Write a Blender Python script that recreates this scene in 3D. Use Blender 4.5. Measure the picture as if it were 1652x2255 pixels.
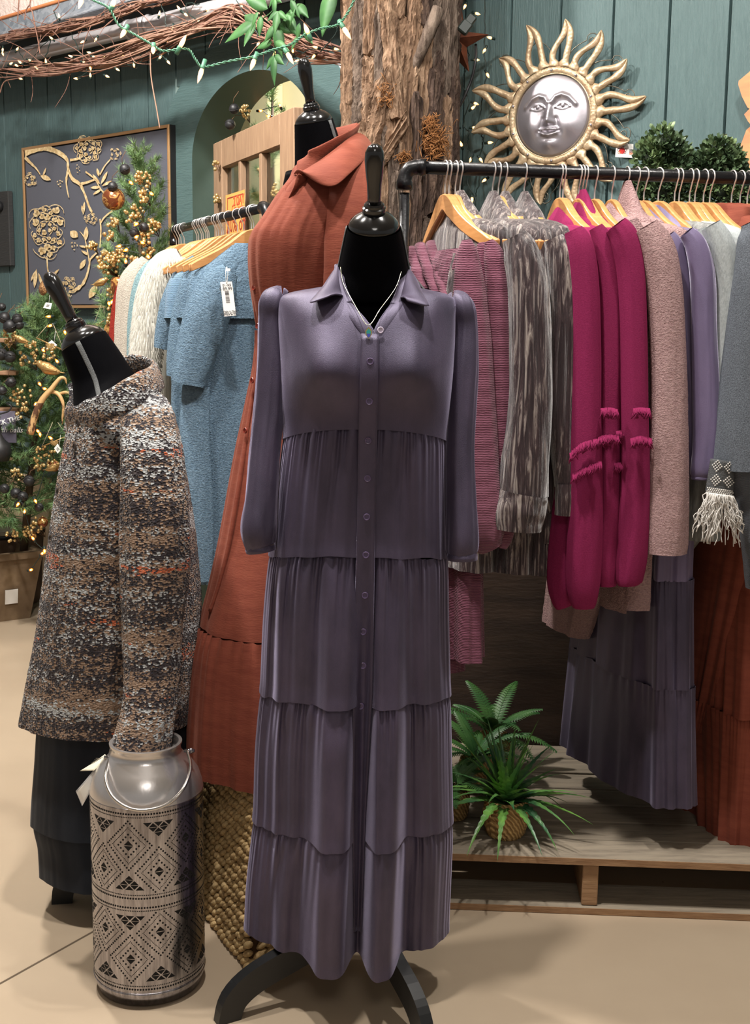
import bpy, math, random
from mathutils import Vector, Matrix, noise
for o in list(bpy.data.objects): bpy.data.objects.remove(o)
scene = bpy.context.scene
col = scene.collection
rnd = random.Random(7)
PI = math.pi
# ---------------------------------------------------------------- camera
H, FPX, Y0PX, ROLL = 1.40, 2650.0, 715.0, 0.011
PITCH = math.atan((1127.5 - Y0PX) / FPX)
_F = Vector((0, math.cos(PITCH), -math.sin(PITCH)))
_U0 = Vector((0, math.sin(PITCH), math.cos(PITCH)))
_R0 = Vector((1, 0, 0))
_R = _R0 * math.cos(ROLL) + _U0 * math.sin(ROLL)
_U = -_R0 * math.sin(ROLL) + _U0 * math.cos(ROLL)
CAM = Vector((0, 0, H))
cd = bpy.data.cameras.new('camera'); cam = bpy.data.objects.new('camera', cd); col.objects.link(cam)
cd.sensor_fit = 'VERTICAL'; cd.sensor_height = 36.0; cd.sensor_width = 36.0
cd.lens = FPX / 2255.0 * 36.0; cd.clip_start = 0.05; cd.clip_end = 100
Mx = Matrix((_R, _U, -_F)).transposed().to_4x4(); Mx.translation = CAM
cam.matrix_world = Mx
scene.camera = cam
# ---------------------------------------------------------------- view, world, lamps
scene.view_settings.view_transform = 'Standard'
scene.view_settings.look = 'None'
scene.view_settings.exposure = 0.45
scene.view_settings.gamma = 1.0
scene.view_settings.use_curve_mapping = False
w = bpy.data.worlds.new('room_light'); scene.world = w; w.use_nodes = True
w.node_tree.nodes['Background'].inputs[0].default_value = (1.0, 0.95, 0.9, 1)
w.node_tree.nodes['Background'].inputs[1].default_value = 0.21
def lamp(name, loc, target, energy, size, color=(1, 0.95, 0.89), spread=PI):
    d = bpy.data.lights.new(name, 'AREA'); d.energy = energy; d.shape = 'DISK'; d.size = size; d.color = color; d.spread = spread
    o = bpy.data.objects.new(name, d); col.objects.link(o); o.location = loc
    o.rotation_euler = (Vector(target) - Vector(loc)).to_track_quat('-Z', 'Y').to_euler()
lamp('ceiling_lamp_a', (-0.25, 2.00, 3.55), (-0.1, 2.5, 0.8), 44, 0.14)
lamp('ceiling_lamp_b', (0.75, 2.15, 3.55), (0.72, 2.8, 0.9), 34, 0.14)
lamp('ceiling_lamp_c', (-1.15, 2.25, 3.55), (-0.8, 2.8, 0.8), 34, 0.14)
lamp('ceiling_lamp_d', (-1.35, 3.55, 3.55), (-1.2, 5.0, 1.3), 96, 0.2)
lamp('ceiling_lamp_e', (0.55, 2.55, 3.55), (0.4, 4.2, 2.0), 5, 0.2)
lamp('front_fill', (0.2, -1.0, 3.55), (0.0, 2.5, 0.6), 22, 1.2)  # added frontal fill from behind the camera, not a ceiling lamp of the shop
# ---------------------------------------------------------------- pixel -> place helpers
def ray(x, y): return _F + _R * ((x - 826) / FPX) - _U * ((y - 1127.5) / FPX)
def P(x, y, Y):
    r = ray(x, y); return CAM + r * (Y / r.y)
def PZ(x, y, z):
    r = ray(x, y); return CAM + r * ((z - H) / r.z)
def mpp(Y, z=1.0):                                    # metres per pixel at a place
    return (Y * math.cos(PITCH) + (H - z) * math.sin(PITCH)) / FPX
TH = math.radians(42)
DW = Vector((math.cos(TH), -math.sin(TH), 0)); NW = Vector((-math.sin(TH), -math.cos(TH), 0)); W0 = Vector((1.03, 3.85, 0))
def Wsz(s, z, off=0.0): return W0 + DW * s + NW * off + Vector((0, 0, z))
def PW(x, y, off=0.0):
    r = ray(x, y); q = W0 + NW * off
    return CAM + r * ((q - CAM).dot(NW) / r.dot(NW))
def SZ(x, y, off=0.0):
    p = PW(x, y, off); return (p - W0).dot(DW), p.z
# ---------------------------------------------------------------- materials
def C(*c):
    if len(c) == 1: c = (c[0],) * 3
    def l(u):
        u /= 255.0
        return u / 12.92 if u <= 0.04045 else ((u + 0.055) / 1.055) ** 2.4
    return (l(c[0]), l(c[1]), l(c[2]), 1)
_nm = {}
class NT:
    def __init__(s, name):
        s.m = bpy.data.materials.new(name); s.m.use_nodes = True; s.t = s.m.node_tree
        s.b = s.t.nodes['Principled BSDF']
    def n(s, typ, **kw):
        o = s.t.nodes.new(typ)
        for k, v in kw.items(): setattr(o, k, v)
        return o
    def l(s, a, b): s.t.links.new(a, b)
    def coords(s, stretch=(1, 1, 1), kind='Object', rot=(0, 0, 0)):
        tc = s.n('ShaderNodeTexCoord'); mp = s.n('ShaderNodeMapping')
        mp.inputs['Scale'].default_value = stretch; mp.inputs['Rotation'].default_value = rot
        s.l(tc.outputs[kind], mp.inputs[0]); return mp.outputs[0]
    def noise(s, vec, scale, detail=4, rough=0.55, dist=0):
        o = s.n('ShaderNodeTexNoise'); o.inputs['Scale'].default_value = scale; o.inputs['Detail'].default_value = detail
        o.inputs['Roughness'].default_value = rough; o.inputs['Distortion'].default_value = dist
        s.l(vec, o.inputs['Vector']); return o.outputs['Fac']
    def ramp(s, fac, stops, interp='LINEAR'):
        o = s.n('ShaderNodeValToRGB'); o.color_ramp.interpolation = interp
        e = o.color_ramp.elements
        while len(e) < len(stops): e.new(0.5)
        for i, (p, c) in enumerate(stops):
            e[i].position = p; e[i].color = c
        s.l(fac, o.inputs[0]); return o.outputs[0]
    def mix(s, fac, a, b, mode='MIX'):
        o = s.n('ShaderNodeMix', data_type='RGBA', blend_type=mode)
        for k, v in ((0, fac), (6, a), (7, b)):
            if hasattr(v, 'links') or hasattr(v, 'is_output'): s.l(v, o.inputs[k])
            else: o.inputs[k].default_value = v
        return o.outputs[2]
    def math(s, op, a, b=0.0):
        o = s.n('ShaderNodeMath', operation=op)
        for k, v in ((0, a), (1, b)):
            if hasattr(v, 'is_output'): s.l(v, o.inputs[k])
            else: o.inputs[k].default_value = v
        return o.outputs[0]
    def bump(s, h, strength=0.3, dist=0.01):
        o = s.n('ShaderNodeBump'); o.inputs['Strength'].default_value = strength; o.inputs['Distance'].default_value = dist
        s.l(h, o.inputs['Height'])
        if s.b.inputs['Normal'].links: s.l(s.b.inputs['Normal'].links[0].from_socket, o.inputs['Normal'])
        s.l(o.outputs[0], s.b.inputs['Normal'])
    def set(s, **kw):
        for k, v in kw.items():
            i = s.b.inputs[k.replace('_', ' ')]
            if hasattr(v, 'is_output'): s.l(v, i)
            else: i.default_value = v
        return s
def mat(name, base, rough=0.7, metal=0.0, var=None, bump=None, sheen=0, tint=None, sr=0.4, spec=0.5, coat=0, emit=None, alpha=None, trans=0):
    """base colour with optional noise variation (colour2, scale, stretch, lo, hi) and noise relief (scale, stretch, strength, dist)"""
    t = NT(name); t.set(Base_Color=base, Roughness=rough, Metallic=metal)
    t.b.inputs['Specular IOR Level'].default_value = spec
    if var:
        f = t.noise(t.coords(var[2]), var[1], 5)
        t.set(Base_Color=t.ramp(f, [(var[3], base), (var[4], var[0])]))
    if bump: t.bump(t.noise(t.coords(bump[1]), bump[0], 4), bump[2], bump[3])
    if sheen:
        t.b.inputs['Sheen Weight'].default_value = sheen; t.b.inputs['Sheen Roughness'].default_value = sr
        if tint: t.b.inputs['Sheen Tint'].default_value = tint
    if coat: t.b.inputs['Coat Weight'].default_value = coat
    if emit: t.b.inputs['Emission Color'].default_value = emit[0]; t.b.inputs['Emission Strength'].default_value = emit[1]
    if trans: t.b.inputs['Transmission Weight'].default_value = trans
    if alpha is not None: t.b.inputs['Alpha'].default_value = alpha
    return t.m
# ---------------------------------------------------------------- mesh helpers
MW = {}
def mtx(o): return MW.get(o.name, Matrix.Identity(4))
def thing(name, label, cat, loc=(0, 0, 0), rz=0.0, group=None):
    o = bpy.data.objects.new(name, None); col.objects.link(o); o.empty_display_size = 0.05
    o.location = loc; o.rotation_euler = (0, 0, rz)
    MW[o.name] = Matrix.Translation(Vector(loc)) @ Matrix.Rotation(rz, 4, 'Z')
    o['label'] = label; o['category'] = cat
    if group: o['group'] = group
    return o
def tag(o, label, cat, group=None):
    o['label'] = label; o['category'] = cat
    if group: o['group'] = group
    return o
def struct(o, label=None):
    o['kind'] = 'structure'
    if label: o['label'] = label
    return o
def frames(path):
    pts = [Vector(p) for p in path]; T = []
    for i in range(len(pts)):
        a = pts[max(i - 1, 0)]; b = pts[min(i + 1, len(pts) - 1)]
        d = (b - a); T.append(d.normalized() if d.length > 1e-9 else Vector((0, 0, 1)))
    return pts, T
class G:
    def __init__(s): s.v = []; s.f = []
    def add(s, v, f):
        o = len(s.v); s.v += [tuple(p) for p in v]; s.f += [tuple(i + o for i in q) for q in f]
    def grid(s, nu, nv, fn, cu=False, cv=False):
        o = len(s.v)
        for j in range(nv):
            for i in range(nu):
                s.v.append(tuple(fn(i / (nu if cu else nu - 1), j / (nv if cv else nv - 1))))
        for j in range(nv if cv else nv - 1):
            for i in range(nu if cu else nu - 1):
                i2 = (i + 1) % nu; j2 = (j + 1) % nv
                s.f.append((o + j * nu + i, o + j * nu + i2, o + j2 * nu + i2, o + j2 * nu + i))
    def tube(s, path, rad, n=8, cap=True, ref=None, wob=None):
        pts, T = frames(path); m = len(pts); o = len(s.v)
        u = None
        for i in range(m):
            if ref is not None:
                a = Vector(ref) - T[i] * Vector(ref).dot(T[i]); a.normalize()
            elif u is None:
                h = Vector((0, 0, 1)) if abs(T[i].z) < 0.9 else Vector((1, 0, 0))
                a = (h - T[i] * h.dot(T[i])).normalized()
            else:
                a = u - T[i] * u.dot(T[i]); a = a.normalized() if a.length > 1e-6 else u
            u = a; b = T[i].cross(a)
            r = rad[i] if isinstance(rad, list) else rad
            ra, rb = r if isinstance(r, (list, tuple)) else (r, r)
            for k in range(n):
                ph = 2 * PI * k / n
                q = 1.0 + (wob(k / n, i / (m - 1)) if wob else 0)
                s.v.append(tuple(pts[i] + a * (ra * q * math.cos(ph)) + b * (rb * q * math.sin(ph))))
        for i in range(m - 1):
            for k in range(n):
                k2 = (k + 1) % n
                s.f.append((o + i * n + k, o + i * n + k2, o + (i + 1) * n + k2, o + (i + 1) * n + k))
        if cap:
            s.f.append(tuple(o + k for k in reversed(range(n)))); s.f.append(tuple(o + (m - 1) * n + k for k in range(n)))
    def box(s, c, d, M=None):
        c = Vector(c); v = []
        for x in (-1, 1):
            for y in (-1, 1):
                for z in (-1, 1):
                    p = Vector((x * d[0] / 2, y * d[1] / 2, z * d[2] / 2))
                    v.append(c + (M @ p if M else p))
        s.add(v, [(0, 1, 3, 2), (4, 6, 7, 5), (0, 4, 5, 1), (2, 3, 7, 6), (0, 2, 6, 4), (1, 5, 7, 3)])
    def cbox(s, c, d, ch, M=None):                    # box with chamfered edges (32-ish triangles)
        c = Vector(c); hx, hy, hz = d[0] / 2, d[1] / 2, d[2] / 2; v = []
        def pt(x, y, z): p = Vector((x, y, z)); v.append(c + (M @ p if M else p))
        for z, e in ((-hz, ch), (-hz + ch, 0), (hz - ch, 0), (hz, ch)):
            a, b = hx - e, hy - e; k = ch
            for x, y in ((-a + k, -b), (a - k, -b), (a, -b + k), (a, b - k), (a - k, b), (-a + k, b), (-a, b - k), (-a, -b + k)): pt(x, y, z)
        f = [tuple(reversed(range(8))), tuple(range(24, 32))]
        for j in range(3):
            for k in range(8): f.append((j * 8 + k, j * 8 + (k + 1) % 8, (j + 1) * 8 + (k + 1) % 8, (j + 1) * 8 + k))
        s.add(v, f)
    def lathe(s, prof, n=24, M=None, cap=True):
        o = len(s.v); m = len(prof)
        for r, z in prof:
            for k in range(n):
                p = Vector((r * math.cos(2 * PI * k / n), r * math.sin(2 * PI * k / n), z))
                s.v.append(tuple(M @ p if M else p))
        for i in range(m - 1):
            for k in range(n):
                k2 = (k + 1) % n; s.f.append((o + i * n + k, o + i * n + k2, o + (i + 1) * n + k2, o + (i + 1) * n + k))
        if cap:
            if prof[0][0] > 1e-6: s.f.append(tuple(o + k for k in reversed(range(n))))
            if prof[-1][0] > 1e-6: s.f.append(tuple(o + (m - 1) * n + k for k in range(n)))
    def ball(s, c, r, nu=12, nv=8, sc=(1, 1, 1), M=None):
        c = Vector(c); v = []; f = []
        for j in range(1, nv):
            a = PI * j / nv
            for i in range(nu):
                b = 2 * PI * i / nu
                p = Vector((r * sc[0] * math.sin(a) * math.cos(b), r * sc[1] * math.sin(a) * math.sin(b), r * sc[2] * math.cos(a)))
                v.append(c + (M @ p if M else p))
        for z in (1, -1):
            p = Vector((0, 0, z * r * sc[2])); v.append(c + (M @ p if M else p))
        t = len(v) - 2
        for j in range(nv - 2):
            for i in range(nu):
                i2 = (i + 1) % nu; f.append((j * nu + i, (j + 1) * nu + i, (j + 1) * nu + i2, j * nu + i2))
        for i in range(nu):
            i2 = (i + 1) % nu; f.append((t, i, i2)); f.append((t + 1, (nv - 2) * nu + i2, (nv - 2) * nu + i))
        s.add(v, f)
    def prism(s, poly, fn, t0, t1):                   # polygon in 2D placed by fn(a, b, t)
        n = len(poly); v = [fn(a, b, t0) for a, b in poly] + [fn(a, b, t1) for a, b in poly]
        f = [tuple(reversed(range(n))), tuple(range(n, 2 * n))] + [(i, (i + 1) % n, n + (i + 1) % n, n + i) for i in range(n)]
        s.add(v, f)
    def obj(s, name, m, parent=None, smooth=True, local=False, kind=None, label=None, sub=0, solid=0, auto=None):
        me = bpy.data.meshes.new(name); me.from_pydata(s.v, [], s.f); me.update()
        if m: me.materials.append(m)
        if smooth:
            me.polygons.foreach_set('use_smooth', [True] * len(me.polygons))
            if auto: me.set_sharp_from_angle(angle=math.radians(auto))
        o = bpy.data.objects.new(name, me); col.objects.link(o)
        if parent:
            o.parent = parent
            if not local: o.matrix_parent_inverse = mtx(parent).inverted(); MW[o.name] = Matrix.Identity(4)
            else: MW[o.name] = mtx(parent)
        if kind: o['kind'] = kind
        if label: o['label'] = label
        if solid:
            q = o.modifiers.new('thickness', 'SOLIDIFY'); q.thickness = solid; q.offset = 0
        if sub:
            q = o.modifiers.new('smooth', 'SUBSURF'); q.levels = sub; q.render_levels = sub
        return o
def share(name, o, parent, M):                        # another part with the same mesh data, placed by M in the parent's frame
    c = bpy.data.objects.new(name, o.data); col.objects.link(c); c.parent = parent; c.matrix_basis = M
    MW[c.name] = mtx(parent) @ M
    return c
def dup(root, loc, rz=0.0, label=None, group=None):
    r = root.copy(); col.objects.link(r); r.location = loc; r.rotation_euler = (0, 0, rz)
    MW[r.name] = Matrix.Translation(Vector(loc)) @ Matrix.Rotation(rz, 4, 'Z')
    if label: r['label'] = label
    if group: r['group'] = group
    for ch in list(root.children):
        c = ch.copy(); col.objects.link(c); c.parent = r
        for g in ch.children:
            d = g.copy(); col.objects.link(d); d.parent = c
    return r
def lerp(tab, x):                                     # table of (x, value-or-tuple), piecewise cosine-free linear
    if x <= tab[0][0]: return tab[0][1]
    for (a, va), (b, vb) in zip(tab, tab[1:]):
        if x <= b:
            k = (x - a) / (b - a)
            if isinstance(va, (tuple, list)): return tuple(p + (q - p) * k for p, q in zip(va, vb))
            return va + (vb - va) * k
    return tab[-1][1]
def crv(tab, x):                                      # the same, as a smooth curve
    if x <= tab[0][0]: return tab[0][1]
    if x >= tab[-1][0]: return tab[-1][1]
    for i in range(len(tab) - 1):
        if x <= tab[i + 1][0]: break
    (x1, b), (x2, c) = tab[i], tab[i + 1]; x0, a = tab[max(i - 1, 0)]; x3, d = tab[min(i + 2, len(tab) - 1)]
    h = x2 - x1; t = (x - x1) / h
    def f(a, b, c, d):
        m1 = (c - a) / (x2 - x0) * h if x2 > x0 else 0; m2 = (d - b) / (x3 - x1) * h if x3 > x1 else 0
        return b * (2 * t ** 3 - 3 * t * t + 1) + m1 * (t ** 3 - 2 * t * t + t) + c * (3 * t * t - 2 * t ** 3) + m2 * (t ** 3 - t * t)
    return tuple(f(*q) for q in zip(a, b, c, d)) if isinstance(b, (tuple, list)) else f(a, b, c, d)
def spline(pts, n):                                   # Catmull-Rom through points
    p = [Vector(q) for q in pts]; out = []
    for i in range(n):
        t = i / (n - 1) * (len(p) - 1); k = min(int(t), len(p) - 2); t -= k
        a = p[max(k - 1, 0)]; b = p[k]; c = p[k + 1]; d = p[min(k + 2, len(p) - 1)]
        out.append(0.5 * ((2 * b) + (c - a) * t + (2 * a - 5 * b + 4 * c - d) * t * t + (3 * b - a - 3 * c + d) * t ** 3))
    return out
def smooth(e0, e1, x):
    t = min(max((x - e0) / (e1 - e0), 0), 1); return t * t * (3 - 2 * t)
def nz(*p): return noise.noise(Vector(p))
FONT = None
def text(name, body, size, M, m, parent, align='CENTER', bold=0.0, shear=0.0):
    c = bpy.data.curves.new(name, 'FONT'); c.body = body; c.size = size; c.align_x = align; c.align_y = 'CENTER'; c.offset = bold; c.shear = shear
    c.extrude = 0.0003; c.resolution_u = 2
    t = bpy.data.objects.new(name, c); col.objects.link(t)
    me = bpy.data.meshes.new_from_object(t.evaluated_get(bpy.context.evaluated_depsgraph_get()))
    col.objects.unlink(t); bpy.data.objects.remove(t)
    me.materials.clear(); me.materials.append(m)
    me.transform(M)
    o = bpy.data.objects.new(name, me); col.objects.link(o)
    o.parent = parent; o.matrix_parent_inverse = mtx(parent).inverted(); MW[o.name] = Matrix.Identity(4)
    return o
def axes(o, x, y):                                    # 4x4 frame with text axes x, y at o
    x = Vector(x).normalized(); y = Vector(y).normalized(); z = x.cross(y)
    M = Matrix((x, y, z)).transposed().to_4x4(); M.translation = o; return M
# ================================================================ SETTING
def m_paint(name, base, hi, stretch):
    t = NT(name); v = t.coords(stretch)
    f = t.noise(v, 9, 5, 0.6); f2 = t.noise(t.coords((1, 1, 0.35)), 2.2, 3)
    c = t.ramp(f, [(0.3, base), (0.72, hi)])
    c = t.mix(f2, c, base, 'MIX')
    t.set(Base_Color=c, Roughness=0.55)
    t.bump(t.noise(v, 16, 6, 0.65), 0.55, 0.008)
    return t.m
GREEN = m_paint('green_paint_planks', C(72, 95, 96), C(90, 114, 114), (9, 9, 1.0))
GREENH = m_paint('green_paint_panel', C(75, 99, 99), C(92, 117, 116), (1.5, 1.5, 12))
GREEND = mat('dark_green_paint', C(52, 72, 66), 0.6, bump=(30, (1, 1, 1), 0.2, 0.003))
FLOORM = NT('beige_sealed_concrete')
_f = FLOORM.noise(FLOORM.coords(), 0.9, 6, 0.6); _g = FLOORM.noise(FLOORM.coords(), 22, 4)
_c = FLOORM.ramp(_f, [(0.35, C(170, 152, 130)), (0.7, C(182, 165, 142))])
_sp = FLOORM.n('ShaderNodeTexVoronoi'); _sp.inputs['Scale'].default_value = 9; FLOORM.l(FLOORM.coords(), _sp.inputs['Vector'])
_k = FLOORM.math('LESS_THAN', _sp.outputs['Distance'], 0.028)
_k = FLOORM.math('MULTIPLY', _k, FLOORM.math('GREATER_THAN', _g, 0.55))
FLOORM.set(Base_Color=FLOORM.mix(_k, _c, C(120, 98, 76)), Roughness=0.42); FLOORM.b.inputs['Specular IOR Level'].default_value = 0.35
FLOORM.bump(_g, 0.06, 0.004)
FLOORM = FLOORM.m
BLACKP = mat('black_paint', C(26, 27, 28), 0.35)
g = G(); g.grid(2, 2, lambda a, b: (-7 + 13 * a, -4 + 14 * b, 0)); g.v = [tuple(p) for p in g.v]
floor = struct(g.obj('floor', FLOORM, smooth=False))
a, b = PZ(-60, 2200, 0), PZ(330, 1982, 0); d = (b - a).normalized(); nrm = Vector((-d.y, d.x, 0)) * 0.0028
g = G(); g.add([a - nrm + Vector((0, 0, .0006)), a + nrm + Vector((0, 0, .0006)), b + nrm + Vector((0, 0, .0006)), b - nrm + Vector((0, 0, .0006))], [(0, 1, 2, 3)])
g.obj('saw_cut', mat('saw_cut_brown', C(88, 74, 58), 0.9), floor, smooth=False)  # dark strip laid on the floor in place of a cut groove
g = G(); g.grid(2, 2, lambda a, b: (-7 + 13 * a, 10 - 14 * b, 3.62))
struct(g.obj('ceiling', mat('ceiling_white', C(206, 202, 194), 0.9), smooth=False))
# ---- green plank wall with an arched opening
PITCHW = 0.2035
S_A = SZ(1126, 50)[0]
sl, spring = SZ(425, 262); sc, ztop = SZ(556, 156)
RA = sc - sl; spring = ztop - RA * 0.86
sr = sc + RA
so = SZ(352, 300)[0]; RO = sc - so; zto = ztop + 0.16
def outer(s):
    k = (s - sc) / RO
    return spring + (zto - spring) * math.sqrt(max(0, 1 - k * k)) if abs(k) < 1 else 0
wall = struct(thing('wall_back', 'green painted vertical plank wall behind the racks', 'wall', W0)); del wall['category']
ZW = 2.80
FR = Matrix((DW, NW, Vector((0, 0, 1)))).transposed()
k = -26
while S_A + k * PITCHW < 1.6:
    s0 = S_A + k * PITCHW; s1 = s0 + PITCHW; zb = 0.0
    if s1 > sl - .01 and s0 < sr + .01: zb = max(0, outer((s0 + s1) / 2) - 0.05)
    zb2 = max(0.0, zb)
    g = G(); g.cbox(Wsz((s0 + s1) / 2, (zb2 + ZW) / 2, -0.010), (PITCHW - 0.009, 0.02, ZW - zb2), 0.0008, FR)
    g.obj('plank', GREEN, wall, smooth=False); k += 1
g = G()
for a, b in ((-6.0, so + 0.02), (sc + RO - 0.02, 1.7)):
    g.add([Wsz(a, 0, -.017), Wsz(b, 0, -.017), Wsz(b, ZW, -.017), Wsz(a, ZW, -.017)], [(0, 1, 2, 3)])
g.add([Wsz(so, zto - 0.12, -.018), Wsz(sc + RO, zto - 0.12, -.018), Wsz(sc + RO, ZW, -.018), Wsz(so, ZW, -.018)], [(0, 1, 2, 3)])
g.obj('backing_board', mat('seam_shadow_green', C(30, 45, 42), 0.9), wall, smooth=False)
inn = [(sl, 0), (sl, spring * .5), (sl, spring)] + [(sc - RA * math.cos(PI * i / 32), spring + (ztop - spring) * math.sin(PI * i / 32)) for i in range(1, 32)] + [(sr, spring), (sr, spring * .5), (sr, 0)]
out = [(so, 0), (so, spring * .5), (so, spring)] + [(sc - RO * math.cos(PI * i / 32), spring + (zto - spring) * math.sin(PI * i / 32)) for i in range(1, 32)] + [(sc + RO, spring), (sc + RO, spring * .5), (sc + RO, 0)]
g = G(); n = len(inn)
g.add([Wsz(s, z, .008) for s, z in inn] + [Wsz(s, z, .008) for s, z in out] + [Wsz(s, z, -.012) for s, z in out],
      [(i, n + i, n + i + 1, i + 1) for i in range(n - 1)] + [(n + i, 2 * n + i, 2 * n + i + 1, n + i + 1) for i in range(n - 1)])
g.obj('arch_panel', GREENH, wall, smooth=False)
DEP = 0.24
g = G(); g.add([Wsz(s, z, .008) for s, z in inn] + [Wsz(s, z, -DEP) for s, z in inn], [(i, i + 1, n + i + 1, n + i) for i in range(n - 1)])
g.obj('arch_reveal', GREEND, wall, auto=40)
# lower beige panel at the far left
sb = SZ(118, 1100)[0]
g = G(); g.cbox(Wsz((-6 + sb) / 2, 0.29, 0.02), (6 + sb, 0.03, 0.58), 0.004, FR)
struct(g.obj('trim_1', mat('beige_panel', C(205, 183, 152), 0.6), smooth=False), 'beige lower wall panel under the green planks at the far left')
# pale room beyond the arch
g = G(); g.add([Wsz(-4.5, -0.0, -1.5), Wsz(1.0, -0.0, -1.5), Wsz(1.0, 3.6, -1.5), Wsz(-4.5, 3.6, -1.5)], [(0, 1, 2, 3)])
struct(g.obj('wall_far', mat('pale_olive_paint', C(214, 206, 168), 0.8), smooth=False))
g = G(); g.cbox(Wsz(SZ(575, 250, -1.4)[0], 1.8, -1.44), (0.16, 0.12, 3.6), 0.004, FR)
struct(g.obj('trim_2', mat('pale_post', C(196, 190, 152), 0.8), smooth=False))
p = Wsz(sc - 0.1, 3.3, -0.9); lamp('back_room_lamp', p, p - Vector((0, 0, 2)), 85, 0.3)
# soffit, steel beam, masonry above
g = G(); g.cbox(Wsz(-3.3, 2.745, 0.11), (5.2, 0.24, 0.13), 0.005, FR)
struct(g.obj('trim_3', mat('dark_soffit', C(40, 46, 44), 0.7), smooth=False), 'dark soffit board over the plank wall')
sx0, sx1 = -6.2, -0.7
def band(z0, z1, o0, o1): return [Wsz(sx0, z0, o0), Wsz(sx1, z0, o0), Wsz(sx1, z1, o1), Wsz(sx0, z1, o1)]
GALV = NT('galvanised_steel'); _v = GALV.n('ShaderNodeTexVoronoi'); _v.inputs['Scale'].default_value = 45; GALV.l(GALV.coords(), _v.inputs['Vector'])
GALV.set(Base_Color=GALV.ramp(_v.outputs['Color'], [(0.2, C(140, 150, 162)), (0.9, C(186, 194, 202))]), Metallic=0.45, Roughness=0.42)
GALV = GALV.m
zb0, zb1 = SZ(0, 72, 0.30)[1], SZ(0, 44, 0.30)[1]
beam = thing('steel_beam', 'long galvanised steel beam under the white masonry at the ceiling', 'beam', Wsz(-3, zb0, 0.3))
g = G()
g.add(band(zb0, zb1, 0.30, 0.30), [(0, 1, 2, 3)]); g.add(band(zb0 - .03, zb0, 0.33, 0.30), [(0, 1, 2, 3)]); g.add(band(zb0 - .03, zb0 - .03, 0.12, 0.33), [(0, 1, 2, 3)])
g.add(band(zb1, zb1 + .004, 0.30, 0.05), [(0, 1, 2, 3)])
g.obj('channel', GALV, beam, smooth=False, solid=0.004)
g = G(); g.tube([Wsz(sx0, zb1 + .006, .305), Wsz(-4.2, zb1 + .012, .305), Wsz(-3.6, zb1 + .004, .305), Wsz(sx1, zb1 + .006, .305)], 0.008, 6)
g.obj('foam_seal', mat('orange_foam', C(196, 124, 78), 0.9), beam)
g = G(); g.grid(90, 14, lambda a, b: Wsz(sx0 + (sx1 - sx0) * a, zb1 + .005 + (3.62 - zb1) * b, 0.285 + 0.012 * nz(a * 60, b * 9, 2)))
struct(g.obj('wall_upper', mat('white_masonry', C(226, 208, 200), 0.85, bump=(60, (1, 1, 1), 0.7, 0.01)), smooth=True))
# conduit pipe
pz0 = SZ(0, 134, 0.24)[1]; pz1 = SZ(420, 33, 0.24)[1]; ps0 = SZ(0, 134, .24)[0]; ps1 = SZ(420, 33, .24)[0]
def pipe_at(s): return Wsz(s, pz0 + (pz1 - pz0) * (s - ps0) / (ps1 - ps0), 0.24)
con = thing('conduit_pipe', 'grey steel conduit pipe running below the beam', 'pipe', pipe_at(-3))
CM = mat('conduit_steel', C(176, 172, 174), 0.42, 0.45)
g = G(); g.tube([pipe_at(-6), pipe_at(-0.9)], 0.034, 16); g.obj('pipe', CM, con)
sc1, sc2 = SZ(286, 62, .24)[0], SZ(330, 50, .24)[0]
g = G(); g.tube([pipe_at(sc1), pipe_at(sc2)], 0.039, 16); g.obj('coupling', CM, con)
g = G(); g.tube([pipe_at(sc1 - .01), pipe_at(sc1 + .01)], 0.042, 16); g.tube([pipe_at(sc2 - .006), pipe_at(sc2 + .006)], 0.042, 16); g.obj('clamp', CM, con)
# ---- dark bin behind the pallet
DARKW = mat('dark_stained_wood', C(84, 68, 58), 0.75, var=(C(62, 50, 44), 5, (1, 1, 6), 0.35, 0.7), bump=(14, (2, 2, 8), 0.4, 0.006))
bin_ = thing('storage_bin', 'big dark wooden bin behind the pallet under the right rack', 'bin', (0.51, 3.62, 0))
MB_ = None
zt = P(1150, 1262, 3.50).z
for x, y, dx, dy, nm in ((0.51, 3.555, 1.22, 0.03, 'front_panel'), (0.51, 3.685, 1.22, 0.03, 'back_panel'), (-0.085, 3.62, 0.03, 0.10, 'side_panel'), (1.105, 3.62, 0.03, 0.10, 'side_panel')):
    g = G(); g.cbox((x, y, zt / 2), (dx, dy, zt), 0.006, MB_); g.obj(nm, DARKW, bin_, smooth=False)
g = G(); g.cbox((0.51, 3.62, zt - .008), (1.16, 0.10, 0.016), 0.004, MB_); g.obj('lid', mat('bin_lid_tan', C(156, 138, 108), 0.7), bin_, smooth=False)
# ---- pallet
PALW = NT('weathered_pallet_wood'); _v = PALW.coords((2, 14, 14)); _f = PALW.noise(_v, 3.5, 6, 0.65); _g = PALW.noise(PALW.coords((1, 1, 1)), 3, 3)
PALW.set(Base_Color=PALW.mix(PALW.math('MULTIPLY', _g, 0.6), PALW.ramp(_f, [(0.3, C(104, 94, 82)), (0.5, C(140, 129, 113)), (0.75, C(160, 147, 127))]), C(138, 126, 108)), Roughness=0.85)
PALW.bump(_f, 0.5, 0.005); PALW = PALW.m
PALE = mat('raw_board_edge', C(158, 124, 90), 0.8, var=(C(134, 100, 70), 6, (2, 10, 10), 0.35, 0.7), bump=(12, (2, 12, 12), 0.4, 0.003))
q0, q1 = PZ(991, 2000, 0), PZ(1652, 2026, 0); pd = (q1 - q0).normalized(); pn = Vector((-pd.y, pd.x, 0))
MP = Matrix((pd, pn, Vector((0, 0, 1)))).transposed()
def pal(u, v, z): return q0 + pd * u + pn * v + Vector((0, 0, z))
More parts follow.
